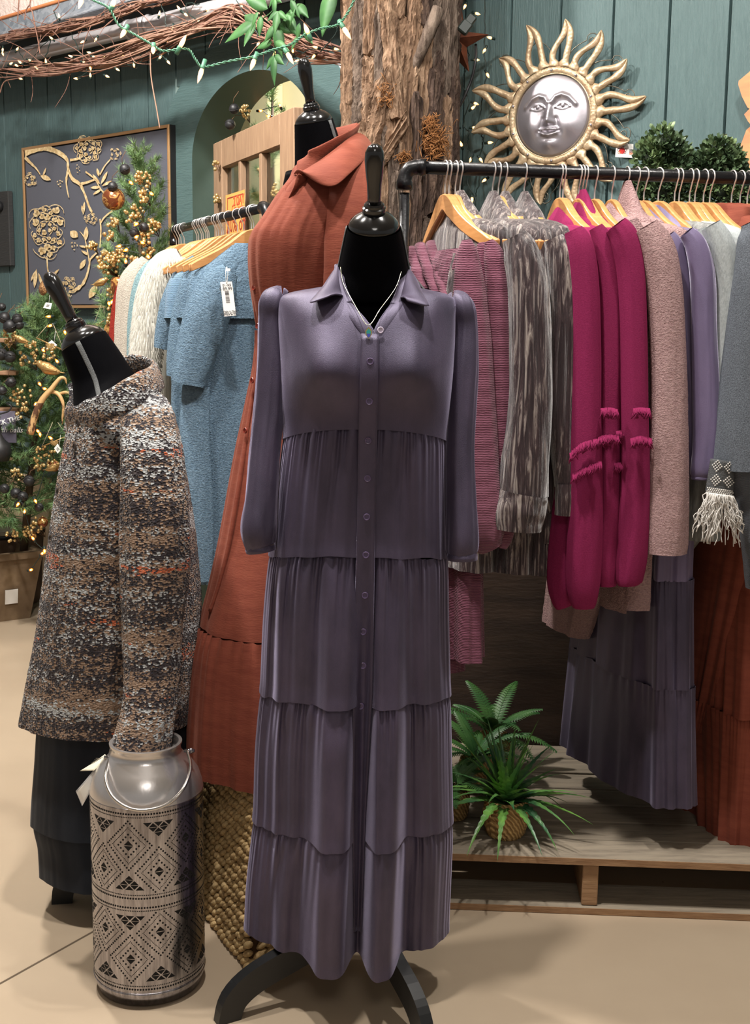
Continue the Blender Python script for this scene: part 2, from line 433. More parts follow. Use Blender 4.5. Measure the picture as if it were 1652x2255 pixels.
pallet = thing('wooden_pallet', 'weathered grey wooden pallet on the floor under the right rack', 'pallet', pal(0.3, 0.4, 0))
L0, L1 = -0.45, 0.95; HT = 0.142
for i in range(7):
    v0 = 0.0 + i * 0.112; wd = 0.106 - 0.004 * rnd.random()
    g = G(); g.cbox(pal((L0 + L1) / 2 + rnd.uniform(-.01, .01), v0 + wd / 2, HT - 0.009 + rnd.uniform(-.002, .002)), (L1 - L0, wd, 0.018), 0.002, MP)
    g.obj('deck_board', PALW, pallet, smooth=False)
    if i == 0:
        g = G(); g.box(pal((L0 + L1) / 2, -0.0008, HT - 0.0095), (L1 - L0, 0.002, 0.0165), MP); g.obj('board_edge', PALE, pallet, smooth=False)
us = (PZ(1272, 1998, 0) - q0).dot(pd)
for u in (us - 0.60, us + 0.005, us + 0.60):
    g = G(); g.cbox(pal(u + .02, 0.39, (HT - .018 + .018) / 2), (0.038, 0.77, HT - 0.037), 0.002, MP); g.obj('stringer', PALE, pallet, smooth=False)
for v0 in (0.0, 0.33, 0.65):
    g = G(); g.cbox(pal((L0 + L1) / 2, v0 + 0.06, 0.009), (L1 - L0, 0.13, 0.017), 0.002, MP); g.obj('bottom_board', PALW, pallet, smooth=False)
g = G(); g.box(pal((L0 + L1) / 2, -0.0008 - .005, 0.009), (L1 - L0, 0.002, 0.0155), MP); g.obj('board_edge', PALE, pallet, smooth=False)
# ================================================================ CLOTH MATERIALS
def m_velvet(name, base, hi, tint, sheen=1.0, sr=0.28, gl=1.0):
    t = NT(name); f = t.noise(t.coords((1, 1, 0.55)), 11, 6, 0.65); g2 = t.noise(t.coords((1, 1, 0.6)), 900, 2)
    t.set(Base_Color=t.mix(t.math('MULTIPLY', g2, 0.35), t.ramp(f, [(0.35, base), (0.7, hi)]), hi), Roughness=0.6)
    t.b.inputs['Specular IOR Level'].default_value = gl; t.b.inputs['Specular Tint'].default_value = tint; t.b.inputs['Roughness'].default_value = 0.50
    t.b.inputs['Sheen Weight'].default_value = sheen; t.b.inputs['Sheen Roughness'].default_value = sr; t.b.inputs['Sheen Tint'].default_value = tint
    t.bump(g2, 0.35, 0.0015)
    return t.m
VEL = m_velvet('dusty_purple_velvet', C(36, 31, 43), C(66, 57, 74), C(214, 206, 240), 0.66, 0.32)
VEL2 = m_velvet('lavender_velvet', C(96, 86, 116), C(110, 98, 130), C(228, 222, 246))
BLKV = m_velvet('black_velour', C(9, 9, 11), C(14, 14, 16), C(60, 60, 64), 0.04, 0.3, 0.02)
def m_crush(name):
    t = NT(name); v = t.coords((1.0, 1.0, 0.06), rot=(0.06, 0.05, 0)); f = t.noise(v, 82, 6, 0.68, 1.4); h = t.noise(t.coords((1, 1, .4)), 6, 2)
    f2 = t.math('ADD', f, t.math('MULTIPLY', t.math('SUBTRACT', h, 0.5), 0.25))
    t.set(Base_Color=t.ramp(f2, [(0.42, C(40, 28, 31)), (0.53, C(68, 53, 55)), (0.575, C(124, 112, 108)), (0.67, C(166, 156, 148))]), Roughness=0.45)  # pale stops paint the highlights of the crushed pile into the colour
    t.b.inputs['Sheen Weight'].default_value = 0.7; t.b.inputs['Sheen Roughness'].default_value = 0.3
    t.bump(f, 0.8, 0.006); return t.m
CRUSH = m_crush('crushed_taupe_velvet')
def m_knit(name, base, hi, scale=60, stretch=(1, 1, 4), strength=0.8, dist=0.006, sheen=0.3, detail=3, rough=0.95):
    t = NT(name); v = t.coords(stretch); f = t.noise(v, scale, detail, 0.7)
    t.set(Base_Color=t.ramp(f, [(0.32, base), (0.68, hi)]), Roughness=rough); t.b.inputs['Specular IOR Level'].default_value = 0.1
    t.b.inputs['Sheen Weight'].default_value = sheen; t.b.inputs['Sheen Tint'].default_value = hi
    t.bump(f, strength, dist); return t.m
def m_rib(name, base, hi, per_m=170, dist=0.004):
    t = NT(name); w_ = t.n('ShaderNodeTexWave', wave_type='BANDS', bands_direction='Z'); w_.inputs['Scale'].default_value = per_m * 0.49
    w_.inputs['Distortion'].default_value = 2.0; w_.inputs['Detail'].default_value = 1; w_.inputs['Detail Scale'].default_value = 1.5
    t.l(t.coords(), w_.inputs['Vector'])
    t.set(Base_Color=t.ramp(w_.outputs['Fac'], [(0.1, base), (0.8, hi)]), Roughness=0.85); t.b.inputs['Sheen Weight'].default_value = 0.3
    t.b.inputs['Specular IOR Level'].default_value = 0.15
    t.bump(w_.outputs['Fac'], 0.6, dist); return t.m
PLUM = m_rib('plum_ribbed_jersey', C(110, 62, 80), C(130, 78, 96))
RASP = m_knit('raspberry_gauze', C(118, 32, 70), C(136, 42, 82), 300, (1, 1, 2), 0.3, 0.002, 0.35)
PINK = m_knit('pink_boucle', C(180, 142, 142), C(222, 186, 184), 190, (1, 1, 1.5), 1.0, 0.020, 0.4)
BLUE = m_knit('blue_boucle', C(98, 126, 150), C(142, 170, 192), 150, (1, 1, 1.4), 1.0, 0.022, 0.35)
BLUER = m_rib('blue_ribbed_boucle', C(92, 122, 148), C(134, 164, 188), 200, 0.006)
GREY = m_knit('heather_grey_jersey', C(150, 156, 157), C(176, 182, 183), 320, (1, 1, 0.4), 0.3, 0.002, 0.3)
CHAR = m_knit('charcoal_wool', C(72, 76, 82), C(112, 118, 126), 330, (1.6, 1.6, 1), 0.7, 0.004, 0.4)
RUST = mat('rust_crepe', C(128, 66, 50), 0.78, var=(C(118, 58, 44), 14, (1, 1, 5), 0.4, 0.65), bump=(130, (0.6, 0.6, 3), 0.25, 0.003), sheen=0.25, tint=C(220, 160, 140), spec=0.2)
NAVY = mat('navy_black_cotton', C(24, 28, 36), 0.8, var=(C(30, 35, 44), 9, (1, 1, .5), 0.4, 0.6), bump=(30, (1, 1, 0.4), 0.2, 0.004), sheen=0.2, spec=0.2)
FUR = m_knit('ivory_fur', C(182, 179, 168), C(204, 202, 193), 70, (1, 1, 0.12), 0.9, 0.010, 0.5)
CREAM = m_knit('cream_knit', C(176, 166, 152), C(206, 198, 186), 190, (1, 1, 1.4), 1.0, 0.008, 0.4)
TEALK = m_knit('teal_knit', C(92, 124, 132), C(150, 178, 182), 190, (1, 1, 1.4), 1.0, 0.006, 0.3)
REDK = m_knit('dark_red_knit', C(118, 36, 30), C(158, 58, 48), 190, (1, 1, 1.4), 1.0, 0.006, 0.3)
GFLC = m_knit('grey_fleece', C(96, 96, 94), C(150, 152, 150), 60, (1, 1, 0.2), 0.9, 0.008, 0.4)
def m_tweed():
    t = NT('boucle_tweed'); v = t.coords((1, 1, 1.35)); vo = t.n('ShaderNodeTexVoronoi'); vo.inputs['Scale'].default_value = 185; t.l(v, vo.inputs['Vector'])
    r = t.n('ShaderNodeSeparateColor'); t.l(vo.outputs['Color'], r.inputs[0])
    wz = t.coords((0.10, 0.10, 1.0), rot=(0.0, 0.07, 0)); band = t.noise(wz, 15, 3, 0.7); tone = t.noise(wz, 19, 2)
    orange = t.noise(t.coords((0.16, 0.16, 1.0), rot=(0, 0.07, 0)), 23, 3)
    k = t.math('ADD', r.outputs[0], t.math('MULTIPLY', t.math('SUBTRACT', band, 0.5), 2.6))
    pale = t.mix(t.math('GREATER_THAN', t.math('ADD', tone, t.math('MULTIPLY', r.outputs[1], 0.25)), 0.67), C(140, 116, 97), C(168, 170, 170))
    pale = t.mix(t.math('MULTIPLY', t.math('GREATER_THAN', orange, 0.635), t.math('GREATER_THAN', r.outputs[2], 0.35)), pale, C(182, 96, 64))
    dark = t.mix(r.outputs[1], C(32, 31, 39), C(66, 57, 57))
    c = t.mix(t.math('GREATER_THAN', k, 0.55), dark, pale)
    t.set(Base_Color=c, Roughness=0.95); t.b.inputs['Specular IOR Level'].default_value = 0.1; t.b.inputs['Sheen Weight'].default_value = 0.25
    t.bump(vo.outputs['Distance'], 0.9, 0.006); return t.m
TWEED = m_tweed()
GLOSSB = mat('glossy_black_wood', C(18, 18, 19), 0.16, coat=0.4)
STANDB = mat('black_stand_wood', C(22, 23, 24), 0.42, var=(C(40, 42, 44), 20, (1, 1, 4), 0.6, 0.85))
SEAMG = mat('grey_seam_tape', C(96, 98, 98), 0.9, bump=(600, (1, 1, 1), 1.0, 0.003))
# ================================================================ DRESS FORMS
def dress_form(label, loc, face, zn, torso, legs, tilt=27, nk=1.0, zbase=0.0, hub=0.135, nb=0.15):
    """legs: list of (world azimuth, reach).  face: azimuth the chest points to"""
    t = thing('dress_form', label, 'dress form', loc, 0)
    L = Vector(loc); rz = face + PI / 2; MZ = Matrix.Translation((L.x, L.y, 0)) @ Matrix.Rotation(rz, 4, 'Z')
    ca, sa = math.cos(math.radians(tilt)), math.sin(math.radians(tilt))
    def body(a, b):
        ph = 2 * PI * a
        if b < 0.6:
            z, A, B, y = lerp(torso, b / 0.6)
        else:
            k = (b - 0.6) / 0.4; A = 0.105 - 0.055 * smooth(0, 0.75, k) * 1.0; B = A * 0.98
            A = lerp([(0, nb), (0.18, min(nb, 0.105)), (0.45, 0.070), (1, 0.0515)], k) * nk; B = lerp([(0, 0.09), (0.18, 0.085), (0.45, 0.070), (1, 0.0515)], k) * nk
            z = zn - 0.03 + k * 0.148 * ca / 0.89; y = -0.068 * k ** 1.2 * sa / 0.454
            return MZ @ Vector((A * math.cos(ph), y + B * math.sin(ph) * ca, z - B * math.sin(ph) * -sa * k))
        return MZ @ Vector((A * math.cos(ph), y + B * math.sin(ph), z))
    g = G(); g.grid(48, 40, body, cu=True); g.obj('torso', BLKV, t)
    top = MZ @ Vector((0, -0.068 * sa / 0.454, zn - 0.03 + 0.148 * ca / 0.89))
    ax = (MZ.to_3x3() @ Vector((0, -sa, ca))).normalized()
    MA = Matrix.Translation(top) @ ax.to_track_quat('Z', 'Y').to_matrix().to_4x4() @ Matrix.Scale(nk, 4)
    g = G(); g.lathe([(0.0, -.004), (0.0465, -.004), (0.0490, 0), (0.0490, .004), (0.0455, .012), (0.036, .021), (0.024, .028), (0.0195, .030), (0.0, .030)], 36, MA); g.obj('neck_cap', GLOSSB, t, auto=50)
    g = G(); g.lathe([(0.0205, .028), (0.0225, .031), (0.0225, .039), (0.0195, .041), (0.0195, .045), (0.0165, .048), (0.0, .048)], 30, MA, cap=False); g.obj('neck_ring', GLOSSB, t, auto=40)
    g = G(); g.lathe([(0.0135, .046), (0.0128, .060), (0.0140, .085), (0.0172, .112), (0.0186, .130), (0.0172, .145), (0.0125, .155), (0.006, .1595), (0.0, .1605)], 30, MA); g.obj('handle', GLOSSB, t)
    for s in (0, 0.5):
        g = G(); g.tube([body(s, b) + (body(s, b) - body(s + .5, b)).normalized() * 0.0012 for b in [0.60 + 0.4 * i / 14 for i in range(15)]], (0.006, 0.0015), 8, ref=ax.cross(MZ.to_3x3() @ Vector((1, 0, 0)))); g.obj('seam_tape', SEAMG, t)
    g = G(); g.lathe([(0.026, zbase + .16), (0.03, zbase + .2), (0.03, zbase + hub + .06), (0.017, zbase + hub + .09), (0.017, zn - .6)], 20, Matrix.Translation(Vector((L.x, L.y, 0)))); g.obj('post', STANDB, t)
    for az, rc in legs:
        d = Vector((math.cos(az), math.sin(az), 0)); n_ = Vector((-d.y, d.x, 0)); base = Vector((L.x, L.y, zbase))
        cen = spline([(0.012, 0, hub), (0.08, 0, hub * .95), (rc * .52, 0, hub * .76), (rc * .80, 0, hub * .56), (rc * .95, 0, hub * .32), (rc, 0, 0.0)], 22)
        g = G(); v = []
        for i, c_ in enumerate(cen):
            a = cen[max(i - 1, 0)]; b = cen[min(i + 1, 21)]; T = (b - a).normalized(); N = Vector((-T.z, 0, T.x)) if i < 21 else Vector((1, 0, 0))
            if i == 21: N = Vector((1, 0, 0))
            hw = 0.024 + 0.004 * math.sin(i / 21 * PI)
            for e in (1, -1):
                q = c_ + N * hw * e
                if i == 21: q.z = 0
                for s in (-1, 1): v.append(base + d * q.x + n_ * (0.013 * s) + Vector((0, 0, max(q.z, 0))))
        f = []
        for i in range(21):
            o = i * 4
            f += [(o, o + 1, o + 5, o + 4), (o + 2, o + 6, o + 7, o + 3), (o, o + 4, o + 6, o + 2), (o + 1, o + 3, o + 7, o + 5)]
        f += [(0, 2, 3, 1), (84, 85, 87, 86)]
        g.add(v, f); g.obj('leg', STANDB, t, smooth=False)
    return t
# ================================================================ PURPLE VELVET DRESS (front)
DY = 2.40
def dz(py, Y=DY): return P(812, py, Y).z
SIL = [(628, 738, 900), (636, 690, 940), (646, 640, 985), (660, 616, 1003), (700, 612, 1004), (800, 617, 1000), (900, 620, 992), (965, 622, 986), (1100, 606, 986), (1225, 592, 988), (1360, 580, 989), (1525, 572, 993), (1650, 562, 995), (1810, 556, 998), (1950, 542, 993), (2062, 537, 988)]
ROWS = []
for py, xl, xr in SIL:
    a, b = P(xl, py, DY), P(xr, py, DY); ROWS.append(((a.z + b.z) / 2, ((a.x + b.x) / 2, (b.x - a.x) / 2)))
ROWS = sorted(ROWS)
BD = sorted([(dz(628), .055), (dz(650), .080), (dz(700), .115), (dz(790), .140), (dz(860), .140), (dz(965), .125), (dz(1225), .115), (dz(1525), .105), (dz(2062), .100)])
def xm(px, z): return (px - 826) * mpp(2.28, z)
def bumpf(x, c, w, p=4): return math.exp(-abs((x - c) / w) ** p)
ZS = [dz(965), dz(1225), dz(1525), dz(1805), dz(2042)]
def dress_front_fold(x, z):
    k = smooth(dz(1000), dz(1500), z); k2 = smooth(dz(1200), dz(2000), z)
    pw = lambda px: px * mpp(2.28, z)
    L = bumpf(x, xm(lerp([(0, 738), (1, 745)], z), z), pw(47)) * (0.030 * k + 0.055 * k2)
    Rr = bumpf(x, xm(lerp([(0, 846), (0.6, 858), (1, 862)], z), z), pw(40)) * (0.030 * k + 0.060 * k2)
    L2 = smooth(xm(598, z), xm(618, z), x) * (1 - smooth(xm(680, z), xm(706, z), x)) * 0.020 * k
    R2 = bumpf(x, xm(950, z), pw(46), 2) * 0.018 * k
    pl = -bumpf(x, xm(803, z), pw(26)) * 0.012 * k2
    bu = sum(0.030 * math.exp(-((x - xm(q, z)) / .052) ** 2 - ((z - dz(812)) / .062) ** 2) for q in (706, 908))
    return L + Rr + L2 + R2 + pl + bu
def dress_y(x, z):
    cx, A = crv(ROWS, z); B = crv(BD, z); a = min(max((x - cx) / A, -1), 1)
    return DY - B * (1 - abs(a) ** 2.4) ** 0.5 - dress_front_fold(x, z)
def dress_pt(ph, z, extra=0.0, rad=0.0):
    cx, A = crv(ROWS, z); B = crv(BD, z); c, s = math.cos(ph), math.sin(ph)
    x = cx + (A + rad) * math.copysign(abs(c) ** 0.9, c)
    if s < 0:
        x0 = cx + A * math.copysign(abs(c) ** 0.9, c)
        y = dress_y(x0, z) - (extra + rad) * (0.25 + 0.75 * abs(s))
    else: y = DY + (B + rad) * abs(s) + extra
    return Vector((x, y, z))
dress = thing('velvet_dress', 'dusty purple velvet tiered shirt dress on the front dress form', 'dress', (-0.012, DY, ZS[4]))
form1 = dress_form('black dress form with glossy neck cap wearing the purple velvet dress in front', (-0.008, DY + 0.02, 0), -PI / 2, dz(646) + .005,
                   [(0, (dz(1500), .1, .07, 0)), (.4, (dz(1250), .12, .08, 0)), (.7, (dz(850), .13, .10, 0)), (.9, (dz(690), .15, .07, 0)), (1, (dz(650), .15, .07, 0))],
                   [(math.atan2(-.15, -.26), 0.325), (math.atan2(-.21, .10), 0.27), (math.atan2(.2, .12), 0.27)])
zV = dz(742, 2.27)
def gapL(z): return lerp([(zV, xm(812, zV)), (dz(655, 2.3), xm(758, 1.4)), (dz(628), xm(752, 1.4))], z)
def gapR(z): return lerp([(zV, xm(828, zV)), (dz(660, 2.3), xm(882, 1.4)), (dz(628), xm(886, 1.4))], z)
def bod(a, b):
    zb = lerp([(0, ZS[0] - 0.006), (.65, dz(720)), (.84, dz(660)), (.9, dz(646)), (.96, dz(636)), (1, dz(629))], b)
    cx, A = crv(ROWS, zb)
    if zb >= zV: xr, xl = gapR(zb), gapL(zb)
    else: xr = xl = xm(820, zb)
    pr = -math.acos(min(max((xr - cx) / A, -1), 1)); pl = -math.acos(min(max((xl - cx) / A, -1), 1)) 
    ph = pr + (2 * PI + pl - pr) * a
    p = dress_pt(ph, zb, 0.0, 0.0)
    rise = 0.034 * max(0, -math.sin(ph)) ** 1.3 * (1 - smooth(0, .5, b)); p.z += rise
    p.y += 0.004 * nz(p.x * 9, 3, p.z * 7) + 0.002 * nz(p.x * 40, 5, p.z * 5)
    return p
g = G(); g.grid(240, 90, bod); bodice = g.obj('bodice', VEL, dress)
def tier(i, name):
    z1, z0 = ZS[i], ZS[i + 1]
    def fn(a, b):
        ph = 2 * PI * a + PI / 2; z = z1 + (z0 - z1) * b; fr = max(0, -math.sin(ph))
        gat = 0.0040 * math.exp(-4 * b) * math.sin(ph * 66 + 7 * nz(ph * 5, i, 0)) + 0.0024 * (1 - .45 * b) * math.sin(ph * 31 + 9 * nz(math.cos(ph) * 2.2, math.sin(ph) * 2.2, i * 3)) * (.5 + nz(ph * 4, i, 9)) + (0.014 if i else 0.008) * smooth(0, .3, b) * nz(math.cos(ph) * 6 + i * .3, math.sin(ph) * 6, z * .8) + 0.0055 * (1 - .5 * b) * nz(math.cos(ph) * 14, math.sin(ph) * 17 + i * .4, z * 1.0)
        led = -0.0045 * math.exp(-14 * b) + 0.0015 * smooth(.9, 1, b)
        p = dress_pt(ph, z, gat + led * 0.6, led * 0.6)
        rz0 = [0.034, 0.022, 0.012, 0.008, 0.0]; p.z += fr ** 1.3 * (rz0[i] * (1 - b) + rz0[i + 1] * b) + 0.005 * nz(ph * 3, i, 7) * (1 if 0 < i or b > .5 else 0)
        if i == 3: p.z += b * (-0.010 * bumpf(p.x, xm(740, .1), .04) - 0.014 * bumpf(p.x, xm(846, .1), .04)) * fr
        return p
    g = G(); g.grid(560, 34, fn, cu=True); g.obj(name, VEL, dress, label=None)
for i in range(4): tier(i, 'skirt_tier')
def strip(pxl, pxr, py0, py1, off, n, m_, name, parent, nu=7):
    def fn(a, b):
        py = py0 + (py1 - py0) * b; z = dz(py, 2.27); x = xm(pxl(py) + (pxr(py) - pxl(py)) * a, z)
        e = 0.002 * math.sin(PI * a)
        return Vector((x, dress_y(x, z) - off - e, z))
    g = G(); g.grid(nu, n, fn); return g.obj(name, m_, parent, solid=0.003)
strip(lambda y: lerp([(700, 792), (965, 788), (1225, 786), (1525, 782), (1800, 785), (2060, 790)], y), lambda y: lerp([(700, 830), (965, 829), (1225, 826), (1525, 824), (1800, 812), (2060, 806)], y), 735, 2060, 0.006, 90, VEL, 'placket', dress)
BUTM = mat('purple_button', C(88, 74, 104), 0.3)
def button(px, py, r, m_, parent, Y=None, nrm=None, off=.009):
    z = dz(py, 2.27) if Y is None else P(px, py, Y).z
    if Y is None: x = xm(px, z); p = Vector((x, dress_y(x, z) - off, z)); nrm = Vector((0, -1, 0.06))
    else: p = P(px, py, Y)
    M = Matrix.Translation(p) @ Vector(nrm).to_track_quat('Z', 'Y').to_matrix().to_4x4()
    g = G(); g.lathe([(0, 0), (r, 0), (r, .0018), (r * .85, .003), (r * .62, .0026), (r * .58, .0014), (0, .0014)], 18, M)
    for x, y in ((.25, .25), (-.25, .25), (.25, -.25), (-.25, -.25)): g.lathe([(r * .13, .0016), (r * .13, .0022), (0, .0022)], 6, M @ Matrix.Translation((x * r, y * r, 0)))
    return g.obj('button', m_, parent, auto=40)
for px, py in ((812, 795), (811, 883), (809, 970), (809, 1054), (808, 1139), (807, 1223), (806, 1313), (803, 1394), (803, 1470), (799, 1560)): button(px, py, 0.0068, BUTM, dress)
# lapel edges of the open neck
for side in (0, 1):
    pts = [(752, 652, 2.325), (766, 678, 2.30), (790, 706, 2.283), (812, 738, 2.272), (822, 770, 2.266)] if side == 0 else [(886, 655, 2.325), (868, 682, 2.30), (848, 712, 2.285), (834, 745, 2.276), (828, 790, 2.266)]
    g = G(); g.tube(spline([P(*p) for p in pts], 24), [(0.013, 0.003)] * 24, 10, ref=(1, 0, 0)); g.obj('lapel', VEL, dress)
button(838, 727, 0.0062, mat('pale_button', C(196, 184, 204), 0.25), dress, 2.266, (0.1, -1, 0.1))
# collar leaves
def patch(inner, outer, m_, name, parent, n=20, nb=8, bulge=0.008, solid=0.0035):
    a_ = spline([P(*p) for p in inner], n); b_ = spline([P(*p) for p in outer], n)
    def fn(a, b):
        i = min(int(round(a * (n - 1))), n - 1); p = a_[i].lerp(b_[i], b); p.y -= bulge * math.sin(PI * b); p.z += bulge * 0.6 * math.sin(PI * b); return p
    g = G(); g.grid(n, nb, fn); return g.obj(name, m_, parent, solid=solid, sub=1)
patch([(800, 596, 2.50), (764, 584, 2.47), (748, 583, 2.40), (746, 606, 2.355), (752, 640, 2.325), (756, 652, 2.315)], [(800, 640, 2.52), (745, 634, 2.50), (726, 620, 2.42), (700, 648, 2.34), (681, 668, 2.285), (722, 655, 2.285)], VEL, 'collar', dress)
patch([(810, 596, 2.50), (860, 584, 2.47), (894, 587, 2.40), (892, 612, 2.355), (884, 645, 2.325), (882, 656, 2.315)], [(810, 640, 2.52), (900, 636, 2.50), (920, 626, 2.42), (932, 650, 2.34), (946, 675, 2.285), (896, 664, 2.285)], VEL, 'collar', dress)
for pts in ([(748, 583, 2.40), (747, 612, 2.352), (754, 640, 2.328), (768, 668, 2.308)], [(894, 587, 2.40), (891, 616, 2.352), (882, 645, 2.328), (870, 672, 2.308)]):
    g = G(); g.tube(spline([P(*p) for p in pts], 16), [(0.010, 0.0025)] * 16, 8, ref=(1, 0, 0)); g.obj('collar_stand', VEL, dress)
def stube(pts, m_, name, parent, n=40, seg=56, depth=0.9, wr=0.03, seed=0, hem=True, wz=1.0, gath=0, cap=False, sub=None, fine=0.0):
    """sleeve-like tube: pts = (px, py, width_px, Y)"""
    q = spline([(a, b, c) for a, b, c, d in pts], seg); ys = [p[3] for p in pts]
    yy = spline([(y, 0, 0) for y in ys], seg)
    path = []; rad = []
    for i in range(seg):
        Y = yy[i].x; p = P(q[i].x, q[i].y, Y); r = q[i].z * 0.5 * mpp(Y, p.z); path.append(p); rad.append((r, r * depth))
    def wob(k, t):
        c, s = math.cos(2 * PI * k), math.sin(2 * PI * k)
        v = wr * (nz(c * 2.2 + seed, s * 2.2, t * 2.2 * wz) * 1.3 + nz(c * 5 + seed, s * 5, t * 3.5 * wz) * 0.6)
        v += wr * 0.8 * ((1 - 2 * abs(nz(c * 1.7 + seed, s * 1.7, t * 5 * wz + c * 1.2))) * .6 + (1 - 2 * abs(nz(c * 3 + seed + 9, s * 3, t * 1.6 * wz))) * .5 - .35)
        if gath: v += 0.035 * math.exp(-abs(t - gath) * 16) * math.sin(2 * PI * k * 21 + seed)
        if fine: v += fine * nz(c * 40 + seed, s * 40, t * 90)
        return v
    g = G(); g.tube(path, rad, n, cap=cap, ref=(1, 0, 0), wob=wob); return g.obj(name, m_, parent, sub=sub or 0)
s1 = stube([(634, 652, 20, 2.41), (616, 652, 46, 2.41), (602, 668, 60, 2.40), (598, 706, 56, 2.40), (598, 800, 62, 2.39), (592, 900, 66, 2.38), (582, 1000, 66, 2.36), (574, 1100, 70, 2.34), (568, 1160, 78, 2.33), (572, 1195, 70, 2.33), (574, 1204, 60, 2.33)], VEL, 'sleeve', dress, gath=0.08, depth=1.0, seed=1, wr=0.085)
stube([(574, 1198, 60, 2.33), (574, 1207, 66, 2.33), (575, 1214, 64, 2.33)], VEL, 'cuff', s1, seg=8, wr=0.03, gath=0.5, depth=1.0)
s2 = stube([(986, 660, 20, 2.41), (1004, 660, 44, 2.41), (1019, 680, 56, 2.40), (1025, 722, 54, 2.40), (1022, 800, 62, 2.39), (1018, 900, 60, 2.38), (1014, 1000, 58, 2.37), (1016, 1100, 62, 2.36), (1018, 1180, 68, 2.35), (1018, 1212, 66, 2.35), (1018, 1220, 60, 2.35)], VEL, 'sleeve', dress, gath=0.08, depth=1.0, seed=2, wr=0.085)
stube([(1018, 1214, 60, 2.35), (1018, 1224, 68, 2.35), (1018, 1232, 66, 2.35)], VEL, 'cuff', s2, seg=8, wr=0.03, gath=0.5, depth=1.0)
# necklace
neck = thing('necklace', 'thin gold chain necklace with a small turquoise drop on the black form', 'necklace', P(812, 720, 2.27))
g = G(); g.tube(spline([P(750, 588, 2.36), P(757, 625, 2.325), P(784, 676, 2.285), P(811, 716, 2.262), P(838, 680, 2.285), P(872, 632, 2.325), P(886, 590, 2.36)], 60), 0.0008, 6); g.obj('chain', mat('pale_gold', C(206, 204, 178), 0.25, 0.9), neck)
g = G(); M = Matrix.Translation(P(812, 733, 2.256)) @ Matrix.Rotation(PI / 2, 4, 'X')
g.prism([(0, .011), (.006, .003), (.006, -.004), (0, -.012), (-.006, -.004), (-.006, .003)], lambda a, b, t: P(812, 732, 2.256) + Vector((a, t, b)), -0.002, 0.002); pend = g.obj('pendant', mat('gold_setting', C(214, 196, 120), 0.25, 0.9), neck, smooth=False)
g = G(); g.prism([(0, .007), (.0042, .002), (.004, -.002), (-.004, -.002), (-.0042, .002)], lambda a, b, t: P(812, 732, 2.256) + Vector((a, t, b)), -0.0028, 0); g.obj('stone', mat('turquoise_stone', C(60, 176, 176), 0.15), pend, smooth=False)
g = G(); g.prism([(.004, -.0024), (.003, -.006), (0, -.010), (-.003, -.006), (-.004, -.0024)], lambda a, b, t: P(812, 732, 2.256) + Vector((a, t, b)), -0.0028, 0); g.obj('stone', mat('blue_stone', C(84, 100, 214), 0.15), pend, smooth=False)
# ================================================================ generic worn garment from pixel silhouettes
def sil_rows(sil, Y):
    r = []
    for py, xl, xr in sil:
        a, b = P(xl, py, Y), P(xr, py, Y); r.append(((a.z + b.z) / 2, ((a.x + b.x) / 2, (b.x - a.x) / 2)))
    return sorted(r)
def loft(name, rows, depth, Y, z0, z1, m_, parent, n=200, nv=60, ex=0.9, fold=None, yoff=None):
    def fn(a, b):
        z = z0 + (z1 - z0) * b; ph = 2 * PI * a + PI / 2
        cx, A = crv(rows, z); B = crv(depth, z) if isinstance(depth, list) else depth
        c, s = math.cos(ph), math.sin(ph); e = fold(ph, z, b) if fold else 0
        return Vector((cx + (A + e * .6) * math.copysign(abs(c) ** ex, c), Y + (yoff(z) if yoff else 0) + (B + e) * math.copysign(abs(s) ** ex, s), z))
    g = G(); g.grid(n, nv, fn, cu=True); return g.obj(name, m_, parent)
def ringband(pts, m_, name, parent, rad, n=60, nn=14, ref=(0, 0, 1), wr=0.05, seed=0, closed=False):
    q = spline([P(*p) for p in pts], n)
    g = G(); g.tube(q, [rad] * n, nn, ref=ref, wob=lambda k, t: wr * nz(math.cos(2 * PI * k) * 2 + seed, math.sin(2 * PI * k) * 2, t * 9)); return g.obj(name, m_, parent)
# ================================================================ BASKET under the rust form
ROPE = NT('seagrass_rope'); _r = ROPE.n('ShaderNodeObjectInfo'); _f = ROPE.noise(ROPE.coords((1, 1, 1)), 55, 4, 0.6)
ROPE.set(Base_Color=ROPE.ramp(_f, [(0.3, C(150, 120, 78)), (0.55, C(200, 170, 120)), (0.75, C(222, 196, 148))]), Roughness=0.8); ROPE.bump(ROPE.noise(ROPE.coords((1, 1, 1)), 160, 3), 0.5, 0.004); ROPE = ROPE.m
bc = PZ(545, 2138, 0); e1 = (PZ(440, 1992, 0) - bc).normalized(); e2 = Vector((e1.y, -e1.x, 0))
if e2.x < 0: e2 = -e2
BW = 0.46; BH = 0.385; bcen = bc + e1 * (BW / 2) + e2 * (BW / 2)
basket = thing('woven_basket', 'square basket of thick twisted seagrass rope under the rust dress form', 'basket', bcen)
def bside(d, z):                                      # point on the basket's outline at arc length d, slight taper
    k = 1.0 - 0.24 * (z / BH); q = [bc, bc + e1 * BW, bc + e1 * BW + e2 * BW, bc + e2 * BW, bc]
    d = d % (4 * BW); i = int(d / BW); f = d / BW - i; p = q[i].lerp(q[i + 1], f)
    out = ((-e2, e1, e2, -e1)[i]); p = p + out * (0.004 * math.sin(PI * f))
    return bcen + (p - bcen) * k + Vector((0, 0, z)), (q[i + 1] - q[i]).normalized(), out
nrow = 18
